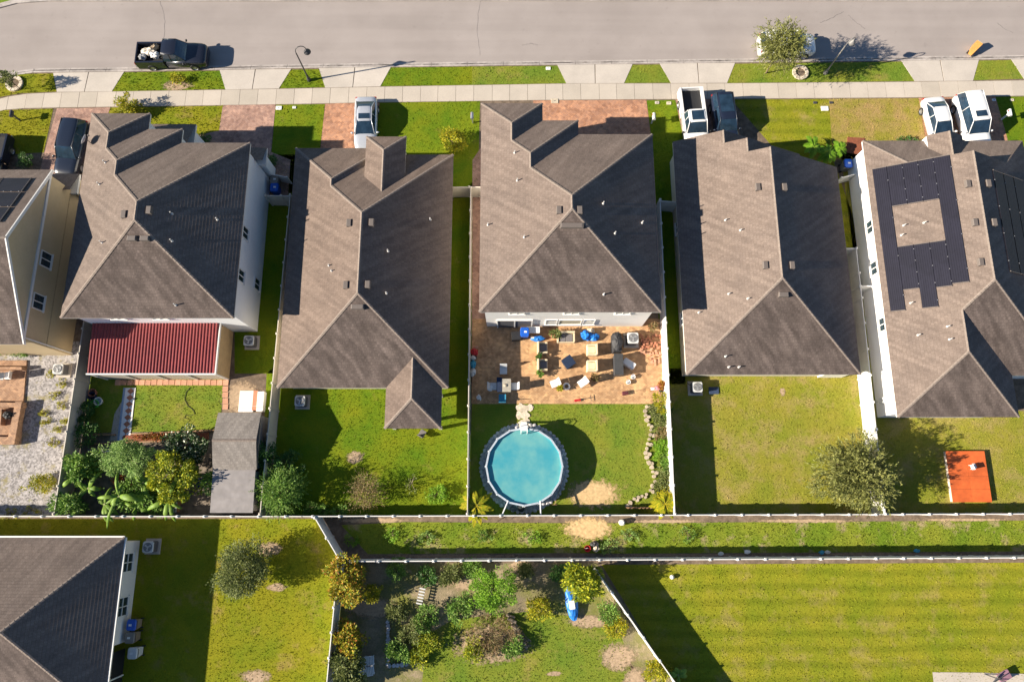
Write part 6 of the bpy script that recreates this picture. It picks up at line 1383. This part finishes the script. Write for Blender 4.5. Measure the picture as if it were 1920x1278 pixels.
c = P(1066, 678, .6); o = thing('cube_table', 'dark square fire table turned at an angle on the patio', 'table', (c.x, c.y, .03), R(35)); m = MB(); rbox(m, (0, 0, .28), (.72, .72, .56), .03); m.build('base', DGREY, o); m = MB(); rbox(m, (0, 0, .59), (.82, .82, .06), .02); m.build('top', NAVY, o)
c = P(1158, 640, 1.1); o = thing('covered_grill', 'black covered grill beside the patio air conditioner', 'grill', (c.x, c.y, .03)); m = MB(); rbox(m, (0, 0, .45), (.7, 1.45, .9), .08); m.build('cart', BLKC, o); m = MB(); m.blob((0, .05, .95), (.42, .72, .32), 8, 14, 7, .10); m.build('cover', BLKC, o)
c = P(1160, 683, .9); o = thing('patio_cabinet', 'long dark grey cabinet south of the covered grill', 'cabinet', (c.x, c.y, .03)); m = MB(); rbox(m, (0, 0, .45), (.6, 1.55, .9), .03); m.build('body', DGREY, o); m = MB(); rbox(m, (0, 0, .93), (.68, 1.62, .06), .02); m.build('top', mat('charcoal_top', (.06, .06, .06), .5), o)
c = P(1180, 681, .5); o = thing('cooler', 'white cooler box lying behind the dark cabinet', 'cooler', (c.x, c.y, .03), R(-33)); m = MB(); rbox(m, (0, 0, .22), (.95, .48, .42), .06); m.build('body', WHP, o); m = MB(); rbox(m, (0, 0, .47), (.98, .5, .09), .06); m.build('lid', WHP, o)
def blobthing(name, label, cat, px, py, parts, group=None):
    c = P(px, py, .3); o = thing(name, label, cat, (c.x, c.y, .03), 0, group)
    for i, (nm, x, y, z, r3, m_) in enumerate(parts):
        m = MB(); m.blob((x, y, z), r3, i+len(label), 12, 6, .3); m.build(nm, m_, o)
    return o
BT = mat('blue_tarp', (0.02, 0.19, 0.62), .45, .35, 3, bstr=.9)
blobthing('tarp_pile', 'bright blue tarp pile under the house window', 'tarp', 1105, 628, [('tarp', -.3, -.05, .3, (.38, .42, .32), BT), ('tarp', .3, -.12, .22, (.42, .3, .26), BT), ('cloth', .1, .35, .3, (.28, .22, .3), STONE)])
blobthing('tarp_pile', 'small blue tarp bundle beside the blue bin', 'tarp', 1008, 634, [('tarp', 0, 0, .18, (.5, .22, .2), BT), ('cloth', -.35, .1, .15, (.2, .15, .15), STONE)])
wheelie('blue bin against the back wall of the middle house', 984, 622, BLUE, BLUE, 0)
c = P(968, 629, .6); o = thing('storage_box', 'black storage box in the shade beside the blue bin', 'box', (c.x, c.y, .03), R(5)); m = MB(); rbox(m, (0, 0, .28), (.7, .6, .56), .03); m.build('body', BLKP, o); m = MB(); rbox(m, (0, 0, .58), (.74, .64, .06), .03); m.build('lid', BLKP, o)
c = P(1000, 618, .8); o = thing('folding_table', 'white folding table against the back wall of the middle house', 'table', (c.x, c.y, .03)); m = MB(); rbox(m, (0, 0, .74), (1.0, .5, .05), .03); m.build('top', WHP, o)
for sx in (-1, 1):
    for sy in (-1, 1): m = MB(); m.tube([(sx*.42, sy*.18, 0), (sx*.42, sy*.18, .73)], .02, 6); m.build('leg', STEEL, o)
def pot(label, px, py, s_, m_, seed):
    c = P(px, py, .4); o = thing('potted_plant', label, 'potted plant', (c.x, c.y, .03), 0, 'potted plants on the patio'); m = MB(); m.lathe([(.0, 0), (.13*s_, 0), (.19*s_, .3*s_), (.2*s_, .33*s_), (.16*s_, .33*s_), (.14*s_, .28*s_), (0, .28*s_)], n=14); m.build('pot', TERRA, o)
    v, f, _ = leaves(220, (.24*s_, .24*s_, .2*s_), .15*s_, 10, .12*s_, seed); v[:, 2] += .5*s_; link('foliage', np_mesh('foliage', v, f, m_), o)
for i, a in enumerate((('potted plant between the two grey cushioned armchairs', 1010, 668, 1.0, L_DARK), ('potted plant below the second grey cushioned armchair', 1013, 699, .9, L_GREEN), ('bushy potted plant beside the cream loveseat', 1040, 628, 1.3, L_OLIVE), ('potted plant on the open patio east of the cream chairs', 1114, 707, 1.1, L_BROWN), ('potted plant beside the white folding chairs', 1050, 727, .9, L_YEL), ('dark potted plant in the brick corner by the white fence', 1222, 612, 1.2, L_BROWN), ('potted flowers at the foot of the white fence', 1240, 724, 1.0, L_RED))): pot(*a, 300+i)
def folding(label, px, py, rz, m_, fm=STEEL, group='folding chairs on the patio'):
    c = P(px, py, .45); o = thing('folding_chair', label, 'chair', (c.x, c.y, .03), rz, group); m = MB(); rbox(m, (0, 0, .45), (.52, .55, .05), .03); m.build('seat', m_, o)
    m = MB(); m.add([(-.26, -.27, .48), (-.26, .27, .48), (-.42, .27, .98), (-.42, -.27, .98), (-.29, -.27, .47), (-.29, .27, .47), (-.45, .27, .97), (-.45, -.27, .97)], [(0, 1, 2, 3), (7, 6, 5, 4), (0, 4, 5, 1), (3, 2, 6, 7), (0, 3, 7, 4), (1, 5, 6, 2)]); m.build('backrest', m_, o)
    for sx in (-1, 1):
        for sy in (-1, 1): m = MB(); m.tube([(sx*.27, sy*.25, 0), (sx*.2, sy*.25, .44)], .018, 6); m.build('leg', fm, o)
folding('white folding chair beside the swim ring', 1039, 719, R(200), WHP); folding('white folding chair between the swim ring and the round plant', 1091, 718, R(215), WHP)
c = P(1062, 724, .1); m = MB(); m.lathe([(.15, 0), (.22, .09), (.3, .0), (.22, -.08), (.15, 0)], (0, 0, .1), 18); tag(m.build('swim_ring', WHP, None, (c.x, c.y, .02)), 'small white swim ring between the folding chairs', 'swim ring')
folding('white patio chair on the raised brick patio by the beige house', 16, 704, R(180), WHP, STEEL, 'chairs on the raised brick patio'); folding('pale patio chair at the edge of the raised brick patio', 2, 705, R(0), ACB, STEEL, 'chairs on the raised brick patio')
blobthing('covered_grill', 'small black kettle grill inside the low brick wall', 'grill', 21, 778, [('bowl', 0, 0, .55, (.3, .3, .28), BLKP), ('stand', 0, 0, .2, (.16, .16, .2), BLKP)])
# dining set in the shade
c = P(945, 722, .75); o = thing('dining_table', 'patio dining table with a cream top in the fence shade', 'table', (c.x, c.y, .03)); m = MB(); rbox(m, (.1, 0, .72), (.85, 1.0, .05), .03); m.build('top', mat('dull_cream', (.36, .33, .27), .6), o); m = MB(); rbox(m, (-.35, .05, .735), (.4, 1.1, .05), .02); m.build('cloth', NAVY, o)
for sx in (-1, 1):
    for sy in (-1, 1): m = MB(); m.tube([(sx*.4, sy*.42, 0), (sx*.4, sy*.42, .7)], .03, 6); m.build('leg', DGREY, o)
for l, x, y, rz, m_ in (('grey patio chair north of the dining table', 944, 695, -math.pi/2, ACB), ('grey patio chair west of the dining table', 925, 724, 0, ACB), ('grey patio chair east of the dining table', 963, 724, math.pi, ACB), ('teal draped chair south of the dining table', 942, 745, math.pi/2, TEAL)): folding(l, x, y, rz, m_, DGREY, 'patio dining chairs')
blobthing('towel', 'white crumpled towel on the west dining chair', 'towel', 919, 727, [('cloth', 0, 0, .42, (.2, .24, .1), WHP)]); blobthing('toy', 'small white toy on the shaded paving by the fence', 'toy', 897, 744, [('body', 0, 0, .12, (.16, .2, .13), WHP), ('handle', .15, -.1, .15, (.06, .15, .06), WHP)])
blobthing('bowl', 'pale bowl on the patio dining table', 'bowl', 947, 724, [('dish', 0, 0, .78, (.14, .12, .06), STONE)])
blobthing('toy_cart', 'red toy cart pushed against the shaded fence', 'toy', 889, 660, [('body', 0, 0, .3, (.28, .3, .28), REDP), ('wheel', -.05, -.4, .2, (.22, .2, .2), BLKP), ('handle', .1, .35, .5, (.22, .12, .1), PEACH)])
blobthing('toy_cart', 'pale blue toy cart below the red one by the shaded fence', 'toy', 887, 685, [('body', 0, .1, .3, (.24, .35, .28), TEAL), ('seat', 0, -.5, .25, (.24, .3, .22), ACB), ('hood', 0, .55, .3, (.2, .2, .2), ACB)])
p = P(1083, 750, .1); o = thing('toy_scooter', 'red toy scooter lying at the edge of the patio', 'scooter', (p.x, p.y, .04), R(8)); m = MB(); rbox(m, (0, 0, .08), (.5, .18, .06), .03); m.build('deck', REDP, o); m = MB(); m.tube([(.2, 0, .1), (1.0, .05, .14)], .02, 6); m.tube([(1.0, -.2, .14), (1.0, .25, .14)], .018, 6); m.build('handlebar', DGREY, o)
for i, (x, y, l) in enumerate(((1178, 716, 'white watering can on the open patio'), (1187, 706, 'small white tub beside the watering can'))):
    c = P(x, y, .2); o = thing('tub', l, 'tub', (c.x, c.y, .03)); m = MB(); m.lathe([(0, 0), (.15, 0), (.18, .26), (.15, .26), (.13, .04), (0, .04)], n=14); m.build('bucket', WHP, o); m = MB(); m.tube([(.16, 0, .24), (0, .02, .38), (-.16, 0, .24)], .012, 5); m.build('handle', STEEL, o)
c = P(1172, 737, .1); o = thing('dustpan', 'brown dustpan standing near the patio edge', 'dustpan', (c.x, c.y, .03), R(10)); m = MB(); rbox(m, (0, 0, .14), (.45, .3, .26), .04); m.build('pan', mat('maroon_plastic', (.12, .03, .035), .5), o); m = MB(); m.tube([(0, 0, .2), (.05, .05, 1.0)], .015, 6); m.build('handle', DGREY, o)
blobthing('toy_pile', 'pile of pink and white toys at the white fence', 'toys', 1232, 728, [('toy', -.25, 0, .12, (.2, .14, .12), WHP), ('toy', .1, .05, .2, (.22, .16, .2), mat('pink_plastic', (.6, .25, .3), .5)), ('toy', .3, -.15, .15, (.15, .15, .15), BLKP)])
rr = random.Random(21); o = thing('brick_stack', 'scattered stack of clay bricks beside the patio air conditioner', 'bricks', (*P(1222, 650)[:2], .028)); bme = MB().box((0, 0, .05), (.22, .11, .1)).mesh('brick'); bme.materials.append(TERRA); bme2 = bme.copy(); bme2.materials[0] = PEACH
for i in range(95):
    x, y = rr.uniform(-.9, .75), rr.uniform(-1.5, .9)
    if x-y*.55 > 1.25 or x+y < -1.4: continue
    link('brick', bme if y > -.1 else bme2, o, (x, y, rr.choice((0, 0, .1))), rr.choice((0, 1.57))+rr.uniform(-.15, .15))
# --------------------------------------------------------------- other yards
c = P(1180, 952); o = thing('pallet_fence', 'orange brown wooden pallet standing at the corner of the garden bed', 'pallet', (c.x+.6, c.y, 0))
for i in range(7): m = MB(); m.box((-.8+.27*i, 0, .4), (.14, .04, .8)); m.build('slat', WOOD, o)
for z in (.2, .62): m = MB(); m.box((0, .05, z), (1.85, .05, .1)); m.build('rail', WOOD, o)
q = [P(x, y, .35) for x, y in ((1774, 845), (1845, 845), (1863, 941), (1784, 941))]; c0 = sum(q, Vector())/4; o = thing('orange_deck', 'low orange painted deck on the lawn behind the solar house', 'deck', (c0.x, c0.y, 0)); x0, x1, y0, y1 = -1.42, 1.42, q[2].y-c0.y, q[0].y-c0.y
for i in range(4):
    for j in range(2):
        xa, xb = x0+(x1-x0)*j/2, x0+(x1-x0)*(j+1)/2; ya, yb3 = y0+(y1-y0)*i/4, y0+(y1-y0)*(i+1)/4; m = MB(); m.box(((xa+xb)/2, (ya+yb3)/2, .33+random.uniform(-.004, .004)), (xb-xa-.012, yb3-ya-.012, .04)); m.build('deck_board', ORANGE, o)
m = MB(); m.box((0, (y0+y1)/2, .155), (x1-x0-.06, y1-y0-.06, .31)); m.build('base', mat('pale_skirt', (.6, .5, .42), .7), o)
c = P(1824, 874, .5); o = thing('deck_chair', 'small white chair standing on the orange deck', 'chair', (c.x, c.y, .35), R(20)); m = MB(); rbox(m, (0, 0, .26), (.38, .36, .05), .05); m.build('seat', WHP, o); m = MB(); rbox(m, (-.2, 0, .42), (.06, .36, .34), .03); m.build('backrest', WHP, o)
for sx in (-1, 1):
    for sy in (-1, 1): m = MB(); m.tube([(sx*.16, sy*.15, 0), (sx*.16, sy*.15, .25)], .018, 6); m.build('leg', WHP, o)
c = P(1338, 732); m = MB(); rbox(m, (0, 0, .04), (.75, .55, .08), .04); tag(m.build('doormat', mat('navy_mat', (.03, .05, .10), .8), None, (c.x, c.y, .01)), 'dark blue mat on the grass beside the air conditioner', 'mat')
c = P(792, 812, .3); o = thing('garden_chair', 'small grey chair on the grass below the rear wing', 'chair', (c.x, c.y, 0), R(60)); m = MB(); rbox(m, (0, 0, .32), (.5, .45, .05), .04); m.build('seat', CUSH, o); m = MB(); rbox(m, (-.28, 0, .5), (.06, .45, .4), .04); m.build('backrest', CUSH, o)
for sx in (-1, 1):
    for sy in (-1, 1): m = MB(); m.tube([(sx*.2, sy*.18, 0), (sx*.2, sy*.18, .31)], .018, 6); m.build('leg', DGREY, o)
c = P(1108, 1025, .3); o = thing('bucket', 'red bucket beside a pot on the rough strip', 'bucket', (c.x-.25, c.y-.1, 0)); m = MB(); m.lathe([(0, 0), (.18, 0), (.24, .36), (.21, .36), (.16, .04), (0, .04)], n=16); m.build('pail', REDP, o); m = MB(); m.tube([(.22, 0, .35), (0, .05, .5), (-.22, 0, .35)], .012, 5); m.build('handle', STEEL, o)
blobthing('sack_pile', 'grey and tan sacks beside the red bucket', 'sacks', 1114, 1024, [('sack', 0, .15, .22, (.3, .2, .22), DGREY), ('sack', .15, -.15, .2, (.25, .2, .2), STONE)])
c = P(1166, 979, .3); o = thing('white_drum', 'pale round drum on the bare earth below the long fence', 'drum', (c.x, c.y, 0)); m = MB(); m.lathe([(0, 0), (.2, 0), (.22, .2), (.2, .42), (.1, .46), (0, .46)], n=16); m.build('body', ACB, o); m = MB(); m.lathe([(.12, .46), (.12, .5), (0, .5)], n=12); m.build('cap', WHP, o)
c = P(1260, 1081, .15); m = MB(); m.blob((0, 0, .16), (.16, .16, .16), 1, 16, 10, 0); tag(m.build('ball', WHP, None, (c.x, c.y, 0), smooth=True), 'white ball on the wide mown lawn', 'ball')
for i, (x, y) in enumerate(((1400, 1034), (1540, 1035), (1550, 1034), (1718, 1032), (1350, 1037))): c = P(x, y); m = MB(); m.blob((0, 0, .06), (.22, .12, .07), i, 8, 5, .4); tag(m.build('litter', [WHP, TEAL, ACB, TEAL, ACB][i], None, (c.x, c.y, 0)), ['white scrap on the earth strip near the garden bed end of the rough strip', 'blue scrap of plastic on the shaded earth strip', 'grey scrap touching the blue plastic scrap', 'lone blue scrap on the eastern earth strip', 'pale scrap at the western end of the shaded earth strip'][i], 'litter')
c = P(1072, 1130, .4); o = thing('kayak', 'blue covered kayak under the broad leafed tree', 'kayak', (c.x, c.y, 0), R(-82)); m = MB(); m.blob((0, 0, .28), (1.2, .42, .26), 3, 16, 8, .06); m.build('hull', BT, o); m = MB(); rbox(m, (.1, 0, .5), (.6, .4, .12), .05); m.build('cover', WHP, o)
def lounge(label, px, py, rz):
    c = P(px, py, .4); o = thing('lounge_chair', label, 'chair', (c.x, c.y, 0), rz, 'white slatted chairs in the garden lot')
    for i in range(6): m = MB(); m.box((.3-.11*i, 0, .38), (.085, .58, .03)); m.build('slat', WHP, o)
    for i in range(5): m = MB(); m.box((-.34-.05*i, 0, .46+.1*i), (.04, .58, .08)); m.build('back_slat', WHP, o)
    for sx in (-1, 1):
        for sy in (-1, 1): m = MB(); m.tube([(sx*.28, sy*.27, 0), (sx*.26, sy*.27, .37)], .025, 6); m.build('leg', WHP, o)
    for sy in (-1, 1): m = MB(); m.box((0, sy*.3, .56), (.55, .06, .04)); m.build('armrest', WHP, o)
lounge('white slatted chair above its twin in the shaded garden', 692, 1238, R(5)); lounge('white slatted chair below its twin in the shaded garden', 692, 1256, R(10))
c = P(789, 1117, .45); o = thing('garden_bench', 'grey slatted bench on the bare earth of the garden lot', 'bench', (c.x, c.y, 0), R(78))
for i in range(6): m = MB(); m.box((-.5+.2*i, 0, .43), (.09, .42, .04)); m.build('slat', ACB, o)
for sx in (-1, 1):
    for sy in (-1, 1): m = MB(); m.tube([(sx*.45, sy*.16, 0), (sx*.45, sy*.16, .42)], .025, 6); m.build('leg', DGREY, o)
for sy in (-1, 1): m = MB(); m.tube([(-.55, sy*.16, .40), (.55, sy*.16, .40)], .02, 6); m.build('rail', DGREY, o)
slabs('planter_edging', 'pale stone edging around the planter bed in the garden lot', 'edging', [(728, 1165+6.5*i) for i in range(13)]+[(731+8*i, 1247-i*.8) for i in range(9)], GSTONE, .3, .18, seed=12)
o = thing('log_pile', 'stacked pale bricks and logs beside the brush heap', 'log pile', (*P(968, 1180)[:2], 0))
for i in range(9): m = MB(); t = i/8; m.tube([(-.3, 0, 0), (.35, .05, .02)], .1, 8); m.build('log', PALEBARK, o, (-.45+.9*t, .9-1.9*t, .12+(.16 if i % 2 else 0)), R(-30)+random.uniform(-.2, .2))
o = thing('trellis', 'low white lattice frame in the banana garden', 'trellis', (*P(188, 846, .8)[:2], 0))
for i in range(8): m = MB(); m.box((-.8+.23*i, 0, .42), (.05, .04, .84)); m.build('slat', WHP, o)
for z in (.15, .8): m = MB(); m.box((0, .04, z), (1.8, .04, .06)); m.build('rail', WHP, o)
o = thing('garden_crate', 'grey slatted crate beside the long fence in the banana garden', 'crate', (*P(322, 950, .5)[:2], 0))
for i in range(5): m = MB(); m.box((-.32+.16*i, 0, .5), (.1, .75, .03)); m.build('slat', ACB, o)
for sx in (-1, 1): m = MB(); m.box((sx*.36, 0, .24), (.06, .7, .48)); m.build('side', WOOD, o)
wheelie('dark blue barrel bin under the golden tree', 377, 905, mat('navy_bin', (.01, .03, .16), .4), MATS['navy_bin'])
for i, (x, y, m_, l) in enumerate(((173, 736, TERRA, 'terracotta pot cluster at the shaded fence'), (172, 742, NAVY, 'round dark basin beside the shaded fence'), (177, 757, mat('bright_green_plastic', (.1, .5, .06), .5), 'bright green tub beside the shaded fence'), (184, 752, WHP, 'white plastic stool beside the bright green tub'), (162, 698, ACB, 'pale storage box beside the red patio cover'), (405, 950, ACB, 'grey board lying beside the metal lean-to'))):
    c = P(x, y, .3); o = thing('yard_tub', l, 'tub', (c.x, c.y, 0)); m = MB(); m.lathe([(0, 0), (.22, 0), (.3, .32), (.26, .32), (.2, .05), (0, .05)], n=14); m.build('tub', m_, o); m = MB(); m.lathe([(.30, .30), (.33, .33), (.30, .36), (.26, .33)], n=14); m.build('rim', m_, o)
# concrete pad with a pergola frame, south east
patch('concrete_pad', [(1748, 1259), (1840, 1260), (1990, 1264), (1990, 1330), (1755, 1330)], CONC, 'pale concrete pad at the edge of the wide mown lawn', .03)
c = P(1872, 1270, .5); o = thing('outdoor_chair', 'dark framed chair on the pale concrete pad', 'chair', (c.x, c.y, .03), R(25))
m = MB()
for a, b in (((-.5, -.4, 0), (.1, .3, .75)), ((-.5, .4, 0), (.2, -.3, .75)), ((.5, -.3, 0), (-.2, .2, .8)), ((-.6, 0, .7), (.5, .1, .75))): m.tube([a, b], .035, 6)
m.build('frame', DGREY, o); m = MB(); rbox(m, (.45, -.1, .42), (.9, .6, .08), .04); m.build('seat', mat('mauve_cloth', (.28, .15, .19), .8), o)
